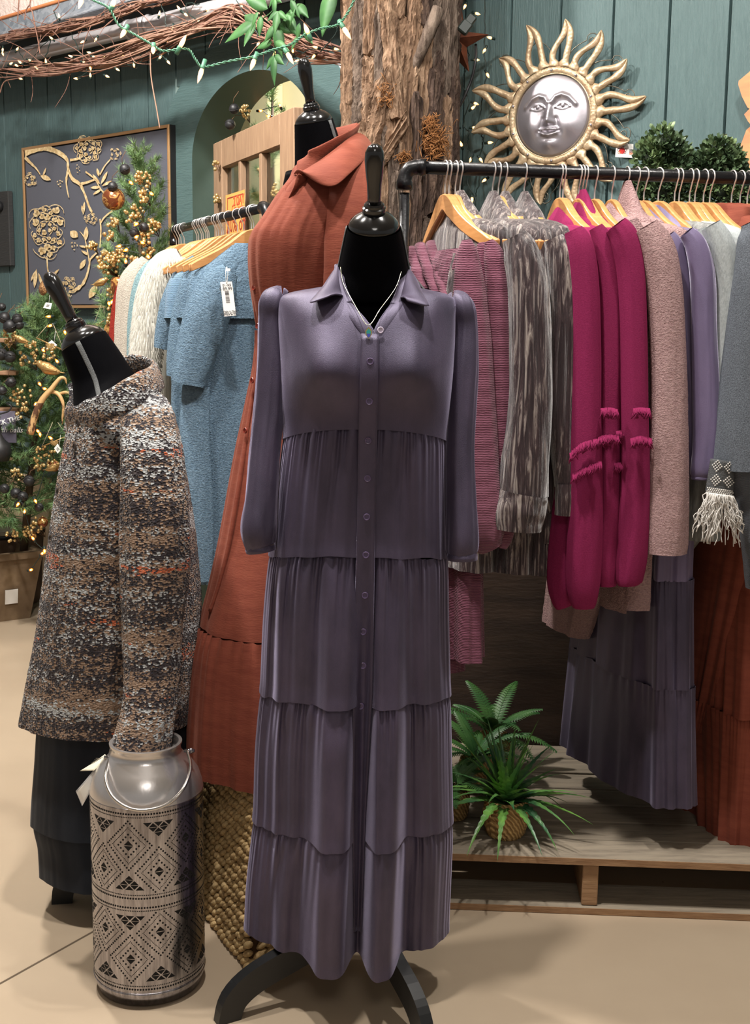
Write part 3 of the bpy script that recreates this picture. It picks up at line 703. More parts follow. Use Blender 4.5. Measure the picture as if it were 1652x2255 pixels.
for r in range(nrow):
    z = 0.012 + (BH - 0.024) * r / (nrow - 1); g = G(); pit = 0.0205; cnt = int(4 * BW / pit)
    for j in range(cnt):
        vis = ((j + .5) * pit % (4 * BW))
        d = (j + 0.5 * (r % 2) + rnd.uniform(-.15, .15)) * pit
        p, T, O = bside(d, z + rnd.uniform(-.0010, .0010)); sl_ = T * 0.84 + Vector((0, 0, -0.54)); sl_.normalize()
        ot = (O + T * 0.0); N = sl_.cross(ot).normalized()
        M = Matrix((sl_, ot, N)).transposed()
        g.ball(p + O * rnd.uniform(-.002, .003), 1.0, 7, 5, (0.0205 * rnd.uniform(.9, 1.12), 0.0110, 0.0080 * rnd.uniform(.88, 1.12)), M)
    g.obj('rope_row', ROPE, basket)
g = G()
inner = [bside(i * BW, 0)[0] for i in range(4)]
v = [bcen + (p - bcen) * 0.97 for p in inner] + [bcen + (bside(i * BW, BH)[0] - bcen - Vector((0, 0, BH))) * 0.97 + Vector((0, 0, BH)) for i in range(4)]
v = [Vector((p.x, p.y, 0.003 if i < 4 else BH)) for i, p in enumerate(v)]
g.add(v, [(0, 1, 5, 4), (1, 2, 6, 5), (2, 3, 7, 6), (3, 0, 4, 7), (4, 5, 6, 7)]); g.obj('lining', mat('basket_inner', C(92, 66, 38), 0.9), basket, smooth=False)
# ================================================================ RUST DRESS on its form
RY = 2.88
def rz(py): return P(640, py, RY).z
rsil = [(352, 668, 790), (372, 645, 818), (395, 636, 824), (430, 610, 828), (480, 578, 824), (520, 552, 818), (560, 547, 806), (620, 550, 798), (680, 559, 790), (722, 566, 784), (800, 561, 790), (880, 545, 806), (1000, 520, 836), (1180, 489, 866), (1280, 468, 890), (1345, 452, 905), (1400, 440, 920), (1560, 430, 935), (1640, 431, 940), (1735, 436, 945)]
rrows = sil_rows(rsil, RY)
rdep = sorted([(rz(352), .06), (rz(395), .12), (rz(520), .16), (rz(722), .125), (rz(1000), .16), (rz(1345), .22), (rz(1735), .28)])
rdress = thing('rust_dress', 'rust orange long shirt dress on the dress form standing on the basket', 'dress', (-0.135, RY, 0.375))
dress_form('black dress form wearing the rust orange dress', (-0.125, RY + 0.0, BH + .002), math.radians(236), rz(352) - .049, [(0, (BH + .60, .07, .06, 0)), (.35, (rz(722), .09, .07, 0)), (.7, (rz(520), .105, .10, 0)), (.9, (rz(400), .11, .07, 0)), (1, (rz(372), .10, .07, 0))], [(2.6, .17), (4.6, .17), (0.5, .17)], tilt=17, nk=0.86, zbase=BH + .002, hub=.15, nb=.085)
def rfold(ph, z, b): return 0.006 * nz(math.cos(ph) * 5, math.sin(ph) * 5, z * 2) + 0.0025 * nz(math.cos(ph) * 16, math.sin(ph) * 16, z * 3)
loft('bodice', rrows, rdep, RY, rz(722), rz(356), RUST, rdress, fold=rfold)
def rfold2(ph, z, b): return 0.004 * math.exp(-7 * (1 - b)) * math.sin(ph * 46) + 0.010 * nz(math.cos(ph) * 4, math.sin(ph) * 4, z * .8) + 0.004 * nz(math.cos(ph) * 13, math.sin(ph) * 13, z)
def ryo(z): return -0.09 * (1 - smooth(rz(1560), rz(900), z))
loft('skirt', rrows, rdep, RY, rz(1352), rz(728), RUST, rdress, fold=rfold2, nv=70, yoff=ryo)
def rfold3(ph, z, b): return 0.008 + 0.006 * math.exp(-6 * (1 - b)) * math.sin(ph * 52 + 4 * nz(ph * 3, 0, 0)) + 0.014 * (1 - b) * nz(math.cos(ph) * 5, math.sin(ph) * 5, z * .8) + 0.006 * nz(math.cos(ph) * 16, math.sin(ph) * 16, z)
ztier = loft('skirt_tier', rrows, rdep, RY, 0.375, rz(1352), RUST, rdress, n=300, nv=40, fold=rfold3, yoff=ryo)
g = G(); g.tube([P(q.x, q.y, RY - 0.045 - 0.12 * smooth(720, 1300, q.y)) for q in spline([(584, 478, 0), (562, 530, 0), (558, 600, 0), (566, 700, 0), (574, 730, 0), (568, 810, 0), (553, 900, 0), (528, 1060, 0), (504, 1200, 0), (482, 1290, 0), (464, 1345, 0)], 50)], (0.006, 0.012), 10, ref=(1, 0, 0)); g.obj('placket', RUST, rdress)
RB = mat('rust_button', C(120, 42, 30), 0.35)
for px, py in ((581, 486), (564, 552), (560, 634), (568, 718), (556, 838), (541, 948)): button(px, py, 0.007, RB, rdress, RY - 0.075 - 0.10 * smooth(720, 1300, py), (-0.75, -0.65, 0.1))
s3 = stube([(752, 352, 70, 2.84), (776, 380, 104, 2.80), (776, 440, 112, 2.76), (770, 520, 112, 2.74), (764, 640, 108, 2.74), (756, 800, 100, 2.74), (748, 920, 92, 2.72), (744, 1000, 80, 2.70)], RUST, 'sleeve', rdress, seed=4, wr=0.07, depth=0.8)
patch([(786, 292, 2.96), (768, 304, 2.84), (735, 330, 2.78), (700, 356, 2.755), (664, 378, 2.77), (646, 384, 2.80)], [(826, 330, 2.98), (810, 346, 2.80), (770, 384, 2.70), (738, 410, 2.675), (704, 406, 2.69), (668, 380, 2.75)], RUST, 'collar', rdress, bulge=0.014)
ringband([(784, 290, 2.97), (764, 306, 2.85), (730, 326, 2.79), (690, 352, 2.765), (656, 372, 2.79)], RUST, 'collar_stand', rdress, (0.022, 0.004), ref=(0.5, 0, 1))
ringband([(784, 290, 2.97), (744, 300, 3.02), (704, 318, 3.02), (668, 344, 2.96), (650, 380, 2.86)], RUST, 'collar_stand', rdress, (0.022, 0.004), ref=(0.3, 0, 1))
for pts in ([(655, 380, 2.80), (648, 400, 2.79), (640, 425, 2.79), (628, 445, 2.80)], [(668, 388, 2.755), (652, 415, 2.76), (634, 445, 2.78), (610, 470, 2.80)]):
    ringband(pts, RUST, 'neck_facing', rdress, (0.016, 0.004), ref=(0.6, 0, 0.8), n=20)
g = G(); g.tube([P(700, 395, RY - .118), P(693, 440, RY - .128), P(690, 500, RY - .148), P(692, 560, RY - .142), P(702, 600, RY - .13)], 0.003, 6); g.obj('armhole_seam', RUST, rdress)
# ================================================================ TWEED JACKET on the left form
JY = 2.76
def jz(py): return P(250, py, JY).z
jsil = [(862, 200, 344), (885, 176, 366), (920, 160, 380), (980, 148, 396), (1050, 136, 410), (1150, 120, 424), (1250, 106, 434), (1330, 94, 441), (1400, 84, 440), (1480, 68, 436), (1572, 51, 430)]
jrows = sil_rows(jsil, JY)
jacket = thing('tweed_jacket', 'brown and cream boucle tweed jacket on the left dress form', 'jacket', P(250, 1560, JY))
dress_form('short black dress form leaning left in the tweed jacket', (P(262, 1500, JY).x, JY + .02, 0), PI, jz(868), [(0, (jz(1560), .12, .10, 0)), (.4, (jz(1250), .11, .09, 0)), (.7, (jz(1020), .13, .11, 0)), (.9, (jz(915), .14, .08, 0)), (1, (jz(890), .12, .075, 0))],
           [(math.atan2(-.05, -.30), (P(262, 1500, JY).x - PZ(116, 2012, 0).x) - .005), (1.2, .26), (-0.9, .24)], tilt=27, nk=1.08)
def jfold(ph, z, b): return 0.010 * nz(math.cos(ph) * 3, math.sin(ph) * 3, z * 3) + 0.004 * nz(math.cos(ph) * 9, math.sin(ph) * 9, z * 5) + 0.0022 * nz(math.cos(ph) * 60, math.sin(ph) * 60, z * 90)
jb = loft('body', jrows, sorted([(jz(862), .085), (jz(930), .15), (jz(1100), .17), (jz(1560), .19)]), JY, jz(1572), jz(864), TWEED, jacket, n=260, nv=150, fold=jfold)
sj = stube([(318, 888, 90, 2.66), (326, 930, 122, 2.60), (334, 1000, 140, 2.555), (340, 1100, 150, 2.53), (343, 1200, 152, 2.52), (340, 1290, 142, 2.51), (336, 1380, 126, 2.50), (334, 1480, 116, 2.485), (328, 1560, 112, 2.46), (316, 1620, 118, 2.44), (304, 1678, 128, 2.43)], TWEED, 'sleeve', jacket, n=64, seg=150, seed=6, wr=0.10, depth=0.75, fine=0.02)
stube([(306, 1664, 124, 2.428), (302, 1682, 131, 2.428), (300, 1690, 128, 2.428)], TWEED, 'cuff', sj, n=48, seg=12, seed=3, wr=0.03, depth=0.75, fine=0.02)
ringband([(150, 930, 2.70), (178, 922, 2.64), (214, 906, 2.60), (262, 880, 2.575), (306, 856, 2.60), (338, 838, 2.66), (350, 826, 2.76)], TWEED, 'collar', jacket, (0.032, 0.0065), ref=(-0.35, 0.25, 1), nn=20, wr=0.12)
ringband([(350, 826, 2.76), (330, 812, 2.86), (284, 812, 2.92), (230, 832, 2.93), (186, 868, 2.88), (168, 900, 2.80), (158, 925, 2.72)], TWEED, 'collar', jacket, (0.032, 0.0065), ref=(-0.35, -0.2, 1), nn=20, wr=0.12)
ringband([(168, 846, 2.84), (172, 880, 2.80), (164, 920, 2.76), (158, 950, 2.74)], TWEED, 'lapel', jacket, (0.020, 0.008), ref=(1, 0, 0), nn=16, wr=0.1, n=30)
JB = mat('dark_horn_button', C(52, 42, 36), 0.3)
for px, py in ((172, 932), (165, 985), (129, 1084), (113, 1186), (101, 1286), (84, 1390)): button(px, py, 0.0095, JB, jacket, JY - 0.085 if py > 1000 else 2.62, (-0.8, -0.6, 0.05))
# black skirt under the jacket
ksil = [(1520, 96, 412), (1570, 92, 422), (1660, 88, 432), (1800, 82, 440), (1850, 92, 444), (1960, 97, 446)]
skirt = thing('black_skirt', 'long black tiered skirt under the tweed jacket on the left form', 'skirt', P(260, 1955, JY))
krows = sil_rows(ksil, JY)
def kfold(ph, z, b): return 0.016 * nz(math.cos(ph) * 2.6 + 5, math.sin(ph) * 2.6, z * .9) + 0.003 * nz(math.cos(ph) * 8, math.sin(ph) * 10, z)
loft('skirt_tier', krows, 0.16, JY, jz(1795), jz(1525), NAVY, skirt, n=240, nv=40, fold=lambda p, z, b: kfold(p, z, b) + .008 * (1 - b))
loft('skirt_tier', krows, 0.155, JY, jz(1908), jz(1786), NAVY, skirt, n=240, nv=30, fold=lambda p, z, b: kfold(p, z, b) - .002)
# tags at the cuff
tg = thing('hang_tag', 'cream paper tag and clear sleeve of papers hanging at the tweed cuff', 'tag', P(236, 1664, 2.43))
PAPER = mat('cream_paper', C(222, 214, 190), 0.8); PLAS = mat('clear_plastic', C(226, 224, 224), 0.12, alpha=0.35)
def leaf_(pts, m_, name, parent, Y, bow=0.006, solid=0.0006):
    a_, b_, c_, d_ = [P(*p) for p in pts]
    def fn(u, v):
        p = a_.lerp(b_, u).lerp(d_.lerp(c_, u), v); p.y -= bow * math.sin(PI * v) * 1.0; return p
    g = G(); g.grid(8, 8, fn); return g.obj(name, m_, parent, solid=solid)
leaf_([(231, 1661, 2.42), (237, 1667, 2.42), (207, 1697, 2.39), (176, 1698, 2.41)], PAPER, 'paper_tag', tg, 2.4)
leaf_([(232, 1668, 2.425), (238, 1672, 2.425), (182, 1772, 2.40), (169, 1745, 2.415)], PAPER, 'paper_roll', tg, 2.4, 0.012)
leaf_([(228, 1668, 2.418), (240, 1673, 2.418), (181, 1775, 2.39), (167, 1742, 2.405)], PLAS, 'plastic_sleeve', tg, 2.4, 0.016)
g = G(); g.tube([P(238, 1664, 2.42), P(246, 1658, 2.41), P(252, 1668, 2.40)], 0.0012, 5); g.obj('pin', mat('clear_pin', C(200, 196, 190), 0.3), tg)
for k in range(5):
    a = P(198 + k * 3.2, 1684 - k * 3.5, 2.392); b = P(219 + k * 2, 1672 - k * 1.2, 2.402)
    g = G(); g.tube([a, a.lerp(b, .5) + Vector((0, -.004, 0)), b], 0.0004, 4); g.obj('print_line', mat('tag_ink', C(120, 112, 98), 0.9), tg)
# ================================================================ LANTERN
SILV = NT('brushed_antique_silver'); _v = SILV.coords((1, 1, 0.08)); _f = SILV.noise(_v, 120, 4, 0.7); _h = SILV.noise(SILV.coords(), 9, 4)
SILV.set(Base_Color=SILV.mix(SILV.ramp(_h, [(0.42, C(0, 0, 0)), (0.75, C(150, 150, 150))]), SILV.ramp(_f, [(0.3, C(120, 118, 122)), (0.65, C(184, 182, 188))]), C(110, 98, 96)), Metallic=1.0, Roughness=SILV.math('ADD', SILV.math('MULTIPLY', _f, 0.22), 0.12))
SILV.bump(_f, 0.12, 0.002); SILV = SILV.m
HOLE = mat('lantern_hole', C(12, 11, 10), 0.9)
lb = PZ(330, 2195, 0); lx = P(331, 2000, 2.42).x; LY = 2.405
lan = thing('metal_lantern', 'tall silver punched metal lantern with bail handle under the tweed sleeve', 'lantern', (lx, LY, 0))
LM = Matrix.Translation((lx, LY, 0))
LR = 122 * mpp(LY, .3)
def lz(py): return P(331, py, LY - LR).z
zs, zm, zbm = lz(1784), lz(1990), lz(2190)
g = G(); g.lathe([(LR, zbm), (LR, zm), (LR, zs)], 96, LM, cap=False); body = g.obj('body', SILV, lan, auto=40)
g = G(); g.lathe([(0.05, 0.0), (0.072, 0.0), (0.076, .008), (0.086, .016), (LR * .93, zbm - .03), (LR * 1.0, zbm - .006), (LR * 1.004, zbm)], 96, LM); g.obj('base', SILV, lan)
zn_ = P(330, 1632, LY).z
g = G(); g.lathe([(LR * 1.003, zs), (LR * .99, zs + .012), (LR * .93, zs + .035), (LR * .80, zs + .058), (LR * .66, zs + .074), (LR * .62, zs + .082), (LR * .61, zn_ - .008), (LR * .64, zn_ - .004), (LR * .64, zn_), (LR * .58, zn_), (LR * .57, zs + .08), (0, zs + .07)], 96, LM, cap=False); g.obj('shoulder', mat('polished_silver', C(206, 202, 200), 0.27, 0.85, bump=(160, (1, 1, 0.2), 0.1, 0.002)), lan, auto=60)
for z in (zs, zbm):
    g = G(); g.tube([Vector((lx + LR * 1.002 * math.cos(2 * PI * i / 72), LY + LR * 1.002 * math.sin(2 * PI * i / 72), z)) for i in range(73)], 0.0011, 5, cap=False); g.obj('seam', SILV, lan)
ha, hb = P(240, 1672, LY - .03), P(418, 1655, LY - .03)
g = G(); g.tube(spline([P(243, 1668, LY - .02), P(232, 1710, 2.32), P(246, 1752, 2.285), P(280, 1778, 2.272), P(322, 1784, 2.268), P(370, 1770, 2.275), P(405, 1735, 2.295), P(420, 1690, 2.34), P(412, 1652, LY - .02)], 60), 0.0034, 8); g.obj('handle', mat('polished_steel', C(196, 192, 188), 0.2, 1.0), lan)
for px, py in ((416, 1653), (240, 1668)):
    g = G(); g.tube([P(px, py, LY - .02) + Vector((-.01, 0, 0)), P(px, py, LY - .02) + Vector((.012, 0, 0))], 0.004, 10); g.ball(P(px + 5, py, LY - .02), 0.006, 10, 7); g.obj('lug', SILV, lan)
PERF = G()
def cyl(az, z, off=0.0004): return Vector((lx + (LR + off) * math.cos(az), LY + (LR + off) * math.sin(az), z))
def dot(az, z, r):
    n = 7; PERF.add([cyl(az, z)] + [cyl(az + r * math.cos(2 * PI * k / n) / LR, z + r * math.sin(2 * PI * k / n)) for k in range(n)], [(0, 1 + k, 1 + (k + 1) % n) for k in range(n)])
def tri(az, z, pts, off=0.0004): PERF.add([cyl(az + a / LR, z + b, off) for a, b in pts], [tuple(range(len(pts)))])
def row(z, n, r):
    for i in range(n): dot(2 * PI * i / n, z, r)
def diamond(az, z, hw, hh, step, r, skip=None):
    per = 4 * math.hypot(hw, hh); n = int(per / step / 4)
    for sx, sy in ((1, 1), (1, -1), (-1, 1), (-1, -1)):
        for i in range(n + 1):
            t = i / n; zz = z + sy * hh * (1 - t)
            if zlo < zz < zhi: dot(az + sx * hw * t / LR, zz, r)
NREP = 6
A0 = math.radians(-98)
for lo, hi in ((zm, zs), (zbm, zm)):
    up = lo == zm; zlo, zhi = lo + .020, hi - .024
    hgt = hi - lo
for lo, hi, flip in ((zm, zs, 1), (zbm, zm, -1)):
    hgt = hi - lo
    for k, dz_ in enumerate((.009, .016)):
        row(hi - dz_ - .001, 130 if k == 0 else 200, .0021 if k == 0 else .0012); row(lo + dz_ + .001, 130 if k == 0 else 200, .0021 if k == 0 else .0012)
    zlo, zhi = lo + .021, hi - .021; cell = 2 * PI / NREP
    for i in range(NREP):
        for par in (0, 1):
            az = A0 + cell * (i + 0.5 * par); zc = (lo + hi) / 2 + (0.020 if par == 0 else -0.030) * flip * 1.15
            hw = cell * LR * 0.285
            for q, st, r in ((1.35, .0062, .0020), (1.0, .0034, .0010), (.62, .0068, .0021)):
                diamond(az, zc, hw * q, hw * q * 1.1, st, r)
            d = hw * .27
            tri(az, zc, [(-d, .0008), (d, .0008), (0, d * 1.15)]); tri(az, zc, [(-d, -.0008), (0, -d * 1.15), (d, -.0008)])
            zt2 = (hi - .030) if (par == 1) == (flip == 1) else (lo + .030); sg = 1 if zt2 > zc else -1
            zt2 = hi - .028 if ((par == 1 and flip == 1) or (par == 0 and flip == -1)) else lo + .028
            sg = -1 if zt2 > zc else 1
            e = .0108
            for cx, cz in ((0, 2.0), (-1, 1), (1, 1)):
                for h in (1, -1): tri(az + cx * e * 1.02 / LR, zt2 + sg * cz * e, [(-e * .8, .0006 * h), (0, h * e * .85), (e * .8, .0006 * h)] if h > 0 else [(-e * .8, .0006 * h), (e * .8, .0006 * h), (0, h * e * .85)])
            for cx in (-2, 0, 2): tri(az + cx * e * 1.02 / LR, zt2, [(-e * .8, 0), (e * .8, 0), (0, e * .85)] if sg > 0 else [(-e * .8, 0), (0, -e * .85), (e * .8, 0)])
PERF.obj('perforations', HOLE, lan, smooth=False, kind='stuff')  # flat dark marks on the shell, painting the shade inside punched holes
# ================================================================ PIPE RACKS AND HANGERS
PIPE = NT('black_iron_pipe'); _n = PIPE.noise(PIPE.coords(), 60, 4, 0.7); PIPE.set(Base_Color=C(24, 24, 26), Metallic=0.35, Roughness=PIPE.math('ADD', PIPE.math('MULTIPLY', _n, 0.25), 0.18)); PIPE.bump(_n, 0.25, 0.003); PIPE = PIPE.m
HW = NT('varnished_maple'); _w = HW.noise(HW.coords((6, 6, 40)), 4, 4, 0.6)
HW.set(Base_Color=HW.ramp(_w, [(0.3, C(190, 132, 78)), (0.7, C(208, 152, 96))]), Roughness=0.35); HW.b.inputs['Coat Weight'].default_value = 0.2; HW = HW.m
WIRE = mat('chrome_wire', C(226, 222, 218), 0.3, 0.75)
def fitting(pts, r, name, parent):
    g = G(); g.tube(pts, r, 20); return g.obj(name, PIPE, parent)
RB0 = P(905, 368, 2.95); RBdir = Vector((math.cos(math.radians(4.5)), math.sin(math.radians(4.5)), 0)); 
RBz = RB0.z
def rbar(x):                                           # point on the right bar seen at pixel column x
    r = ray(x, 372); n = Vector((-RBdir.y, RBdir.x, 0)); k = (RB0 - CAM).dot(n) / r.dot(n); p = CAM + r * k; p.z = RBz - 0.012 * ((p - RB0).dot(RBdir)); return p
PR = 0.0152
rack = thing('pipe_rack', 'black iron pipe clothes rack on the right beside the tree trunk', 'clothes rack', (RB0.x, RB0.y, HT))
fitting([rbar(915), rbar(2100)], PR, 'bar', rack)
ub = rbar(890); ub.x = P(890, 460, ub.y).x
fitting([Vector((ub.x, ub.y, RBz - .06)), Vector((ub.x, ub.y, HT))], 0.0128, 'upright', rack)
fitting([Vector((rbar(2080).x, rbar(2080).y, RBz - .03)), Vector((rbar(2080).x, rbar(2080).y, 0))], 0.0128, 'upright', rack)
e = [Vector((ub.x, ub.y, RBz - .052)), Vector((ub.x, ub.y, RBz - .034)), Vector((ub.x, ub.y, RBz - .030)), Vector((ub.x + .003, ub.y, RBz - .016)), Vector((ub.x + .012, ub.y, RBz - .004)), Vector((ub.x + .026, ub.y, RBz)), Vector((ub.x + .034, ub.y, RBz)), Vector((ub.x + .036, ub.y, RBz)), Vector((ub.x + .05, ub.y, RBz))]
fitting(e, [.0195, .0195, .0175, .0175, .0178, .0178, .0178, .0200, .0200], 'elbow', rack)
g = G(); g.lathe([(0.0128, HT + .02), (0.02, HT + .018), (0.02, HT + .006), (0.045, HT + .005), (0.045, HT)], 24, Matrix.Translation((ub.x, ub.y, 0))); g.obj('floor_flange', PIPE, rack, auto=40)
# left rack
LB0 = P(590, 455, 3.84); LB1 = P(384, 505, 4.85); LB1.z = LB0.z
LBdir = (LB1 - LB0).normalized(); LBn = Vector((LBdir.y, -LBdir.x, 0))
if LBn.x < 0: LBn = -LBn
lrack = thing('pipe_rack', 'black pipe clothes rack at the left holding blue and white knits', 'clothes rack', (LB0.x, LB0.y, 0))
fitting([LB0 + LBdir * .02, LB1], 0.0150, 'bar', lrack)
for b, sg in ((LB0, 1), (LB1, -1)):
    fitting([b - Vector((0, 0, .05)), Vector((b.x, b.y, 0.002))], 0.0128, 'upright', lrack)
    d = LBdir * sg
    fitting([b - Vector((0, 0, .058)), b - Vector((0, 0, .038)), b - Vector((0, 0, .034)), b + d * .004 - Vector((0, 0, .018)), b + d * .014 - Vector((0, 0, .006)), b + d * .028, b + d * .044], [.020, .020, .0185, .019, .0195, .0185, .021], 'elbow', lrack)
    g = G(); g.lathe([(0.0128, .02), (0.02, .018), (0.02, .006), (0.045, .005), (0.045, 0)], 24, Matrix.Translation((b.x, b.y, 0))); g.obj('floor_flange', PIPE, lrack, auto=40)
# hanger: local x = along the shoulders (+x near the viewer), origin on the bar's axis
def make_hanger(label):
    t = thing('wooden_hanger', label, 'hanger')
    top = [(0, 0), (.018, -.002), (.036, -.010), (.055, -.024), (.085, -.046), (.12, -.066), (.16, -.086), (.195, -.103), (.222, -.118)]
    bot = [(.218, -.140), (.185, -.127), (.15, -.112), (.11, -.094), (.07, -.074), (.03, -.054), (0, -.038)]
    up = spline([(-a, b, 0) for a, b in reversed(top)] + [(a, b, 0) for a, b in top[1:]], 41); lo = spline([(-a, b, 0) for a, b in bot] + [(a, b, 0) for a, b in reversed(bot[:-1])], 41)
    g = G(); v = []
    for i in range(41):
        a, b = up[i], lo[i]; bow = 0.028 * (abs(a.x) / .22) ** 1.8; th = 0.0068; zt_ = -0.060
        for p, k in ((a, -1), (a, 1), (b, 1), (b, -1)):
            ins = 0.003
            v.append(Vector((p.x, bow + k * th, p.y + zt_)))
    f = []
    for i in range(40):
        for k in range(4): f.append((i * 4 + k, i * 4 + (k + 1) % 4, i * 4 + 4 + (k + 1) % 4, i * 4 + 4 + k))
    f += [(3, 2, 1, 0), (160, 161, 162, 163)]
    g.add(v, f); o = g.obj('shoulder_bar', HW, t, smooth=True, local=True, auto=50)
    bv = o.modifiers.new('round', 'BEVEL'); bv.width = 0.0028; bv.segments = 2; bv.limit_method = 'ANGLE'; bv.angle_limit = math.radians(50)
    R_ = 0.0178
    pts = [(0, 0, -.062), (0, 0, -.040), (.004, 0, -.030)] + [(R_ * math.cos(a), 0, R_ * math.sin(a)) for a in [math.radians(q) for q in (-48, -20, 10, 40, 70, 90, 110, 140, 165, 185)]]
    g = G(); g.tube(spline(pts, 40), 0.0019, 6); g.obj('hook', WIRE, t, local=True)
    return t
hang0 = make_hanger('')
_used = [False]
def hanger(pos, yaw, label, group):                    # yaw: azimuth of the arm that points towards the viewer
    if not _used[0]:
        _used[0] = True; h = hang0; h.location = pos; h.rotation_euler = (0, 0, yaw); h['label'] = label
        if group: h['group'] = group
        MW[h.name] = Matrix.Translation(pos) @ Matrix.Rotation(yaw, 4, 'Z'); return h
    h = dup(hang0, pos, yaw, label, group)
    return h
YB = -PI / 2
def yawr(deg): return YB + math.radians(deg)
# ================================================================ HUNG GARMENTS
class Hung:
    """garment on a hanger: u runs along the hanger towards the viewer, v across it"""
    def __init__(s, t, pos, yaw): s.t = t; s.p = Vector(pos); s.eu = Vector((math.cos(yaw), math.sin(yaw), 0)); s.ev = Vector((-s.eu.y, s.eu.x, 0))
    def at(s, u, v, z): return Vector((s.p.x + s.eu.x * u + s.ev.x * v, s.p.y + s.eu.y * u + s.ev.y * v, z))
    def body(s, name, rows, m_, z0, z1, n=110, nv=60, fold=0.008, freq=4, seed=0, gather=0, gf=40, fz=.8, fine=0.0, vo=None, parent=None, ex=0.8, closed=True):
        rows = sorted(rows)                            # (z, (u0, u1, half thickness))
        def fn(a, b):
            z = z0 + (z1 - z0) * b; u0, u1, th = crv(rows, z); ph = 2 * PI * a + PI / 2
            c, sn = math.cos(ph), math.sin(ph); down = 1 - b
            e = fold * (0.25 + 0.75 * down) * (nz(c * freq + seed, sn * freq, z * fz) + 0.30 * nz(c * freq * 2.6, sn * freq * 2.6 + seed, z * fz * 1.5))
            if gather: e += gather * math.exp(-7 * b if gather > 0 else -7 * (1 - b)) * 0 + abs(gather) * math.exp(-6 * (1 - b)) * math.sin(ph * gf + seed)
            if fine: e += fine * nz(c * 50 + seed, sn * 50, z * 130)
            u = (u0 + u1) / 2 + ((u1 - u0) / 2 + e * .5) * math.copysign(abs(c) ** ex, c); v = (th + e) * math.copysign(abs(sn) ** ex, sn)
            bw = 0.028 * min(1.2, abs(u) / .22) ** 1.8 * smooth(ZN - .55, ZN - .12, z)
            return s.at(u, v + bw + (vo(z) if vo else 0), z)
        g = G(); g.grid(n, nv, fn, cu=True); return g.obj(name, m_, parent or s.t)
    def collar(s, m_, z, u=.052, v=.026, h=.034, name='collar', drop=0.030, flare=.016, seed=0):
        def fn(a, b):
            ph = 2 * PI * a; pr = [(0, -.012, 0), (.35, h * .7, .002), (.5, h, .006), (.62, h * .86, .012), (1, h - drop - .022, flare + .010)]
            hz, rr = lerp([(q[0], (q[1], q[2])) for q in pr], b); w_ = 1 + .1 * nz(math.cos(ph) * 2 + seed, math.sin(ph) * 2, b * 2)
            return s.at((u + rr) * math.cos(ph) * w_, (v + rr) * math.sin(ph) * w_, z + hz - .012 * math.cos(ph) ** 2)
        g = G(); g.grid(48, 14, fn, cu=True); return g.obj(name, m_, s.t)
def _peak(s, m_, z, h=.06, u=.085, v=.030, name='collar', seed=0):
    s.body(name, [(z + h, (-.016, .020, .006)), (z + h * .62, (-.040, .050, .016)), (z + h * .2, (-.070, .085, .026)), (z, (-u, u * 1.15, v)), (z - .035, (-u * 1.3, u * 1.5, v * 1.2))], m_, z - .035, z + h, n=60, nv=24, fold=.004, seed=seed, ex=1.0)
Hung.peak = _peak
def std_rows(zn, zh, W=.212, T=.045, Th=None, Wh=None, drop=.050):
    zn = zn + .016; W = max(W, .212)
    Th = Th or T * 1.3; Wh = Wh or W * 1.05
    return [(zn, (-.062, .062, .026)), (zn - .02, (-.085, .085, .030)), (zn - drop * .55, (-W * .70, W * .70, T * .8)), (zn - drop, (-W, W, T)), (zn - drop - .14, (-W * 1.0, W * 1.0, T * 1.05)), (zn - .45, (-W * .98, W * .98, T * 1.1)), (zh, (-Wh, Wh, Th))]
ZN = RBz - 0.118
def zpx(py, Y): return P(1300, py, Y).z
SY = 2.71
# ================================================================ RIGHT RACK GARMENTS
ORD = ['first', 'second', 'third', 'fourth', 'fifth', 'sixth', 'seventh', 'eighth', 'ninth', 'tenth', 'eleventh', 'twelfth', 'thirteenth', 'fourteenth', 'fifteenth', 'sixteenth', 'seventeenth', 'eighteenth', 'nineteenth', 'twentieth', 'twenty-first', 'twenty-second', 'twenty-third', 'twenty-fourth', 'twenty-fifth', 'twenty-sixth', 'twenty-seventh', 'twenty-eighth', 'twenty-ninth']
HOOKS = [(981, 17, 'plum dress'), (990, 17, 'plum dress'), (1004, 16, 'plum dress'), (1014, 16, 'crushed velvet shirt'), (1086, 15, 'crushed velvet shirt'), (1099, 14, 'crushed velvet shirt'), (1113, 13, 'crushed velvet shirt'), (1156, 12, 'crushed velvet shirt'),
         (1235, 11, 'raspberry top'), (1242, 11, 'raspberry top'), (1277, 11, 'raspberry top'), (1284, 11, 'raspberry top'), (1291, 11, 'raspberry top'), (1312, 12, 'raspberry top'), (1350, 11, 'pink cardigan'), (1382, 10, 'pink cardigan'), (1404, 12, 'pink cardigan'), (1421, 20, 'lavender velvet dress'), (1453, 22, 'lavender velvet dress'),
         (1489, 14, 'grey top'), (1499, 14, 'grey top'), (1522, 12, 'grey hooded top'), (1534, 12, 'grey hooded top'), (1553, 15, 'charcoal sweater'), (1567, 15, 'charcoal sweater'), (1615, 14, 'rust dress'), (1634, 14, 'rust dress'), (1650, 14, 'rust dress')]
HP = {}
for i, (hx, yw, what) in enumerate(HOOKS):
    p = rbar(hx); HP[hx] = (p, yawr(yw))
    hanger(p + Vector((0, 0, .0)), yawr(yw) + rnd.uniform(-.03, .03), 'varnished wooden hanger with a %s, %s from the pipe elbow' % (what, ORD[i]), 'wooden hangers on the right rack')
def garment(name, label, cat, hx, group=None):
    p, y = HP[hx]; t = thing(name, label, cat, p, 0, group); return t, Hung(t, p, y)
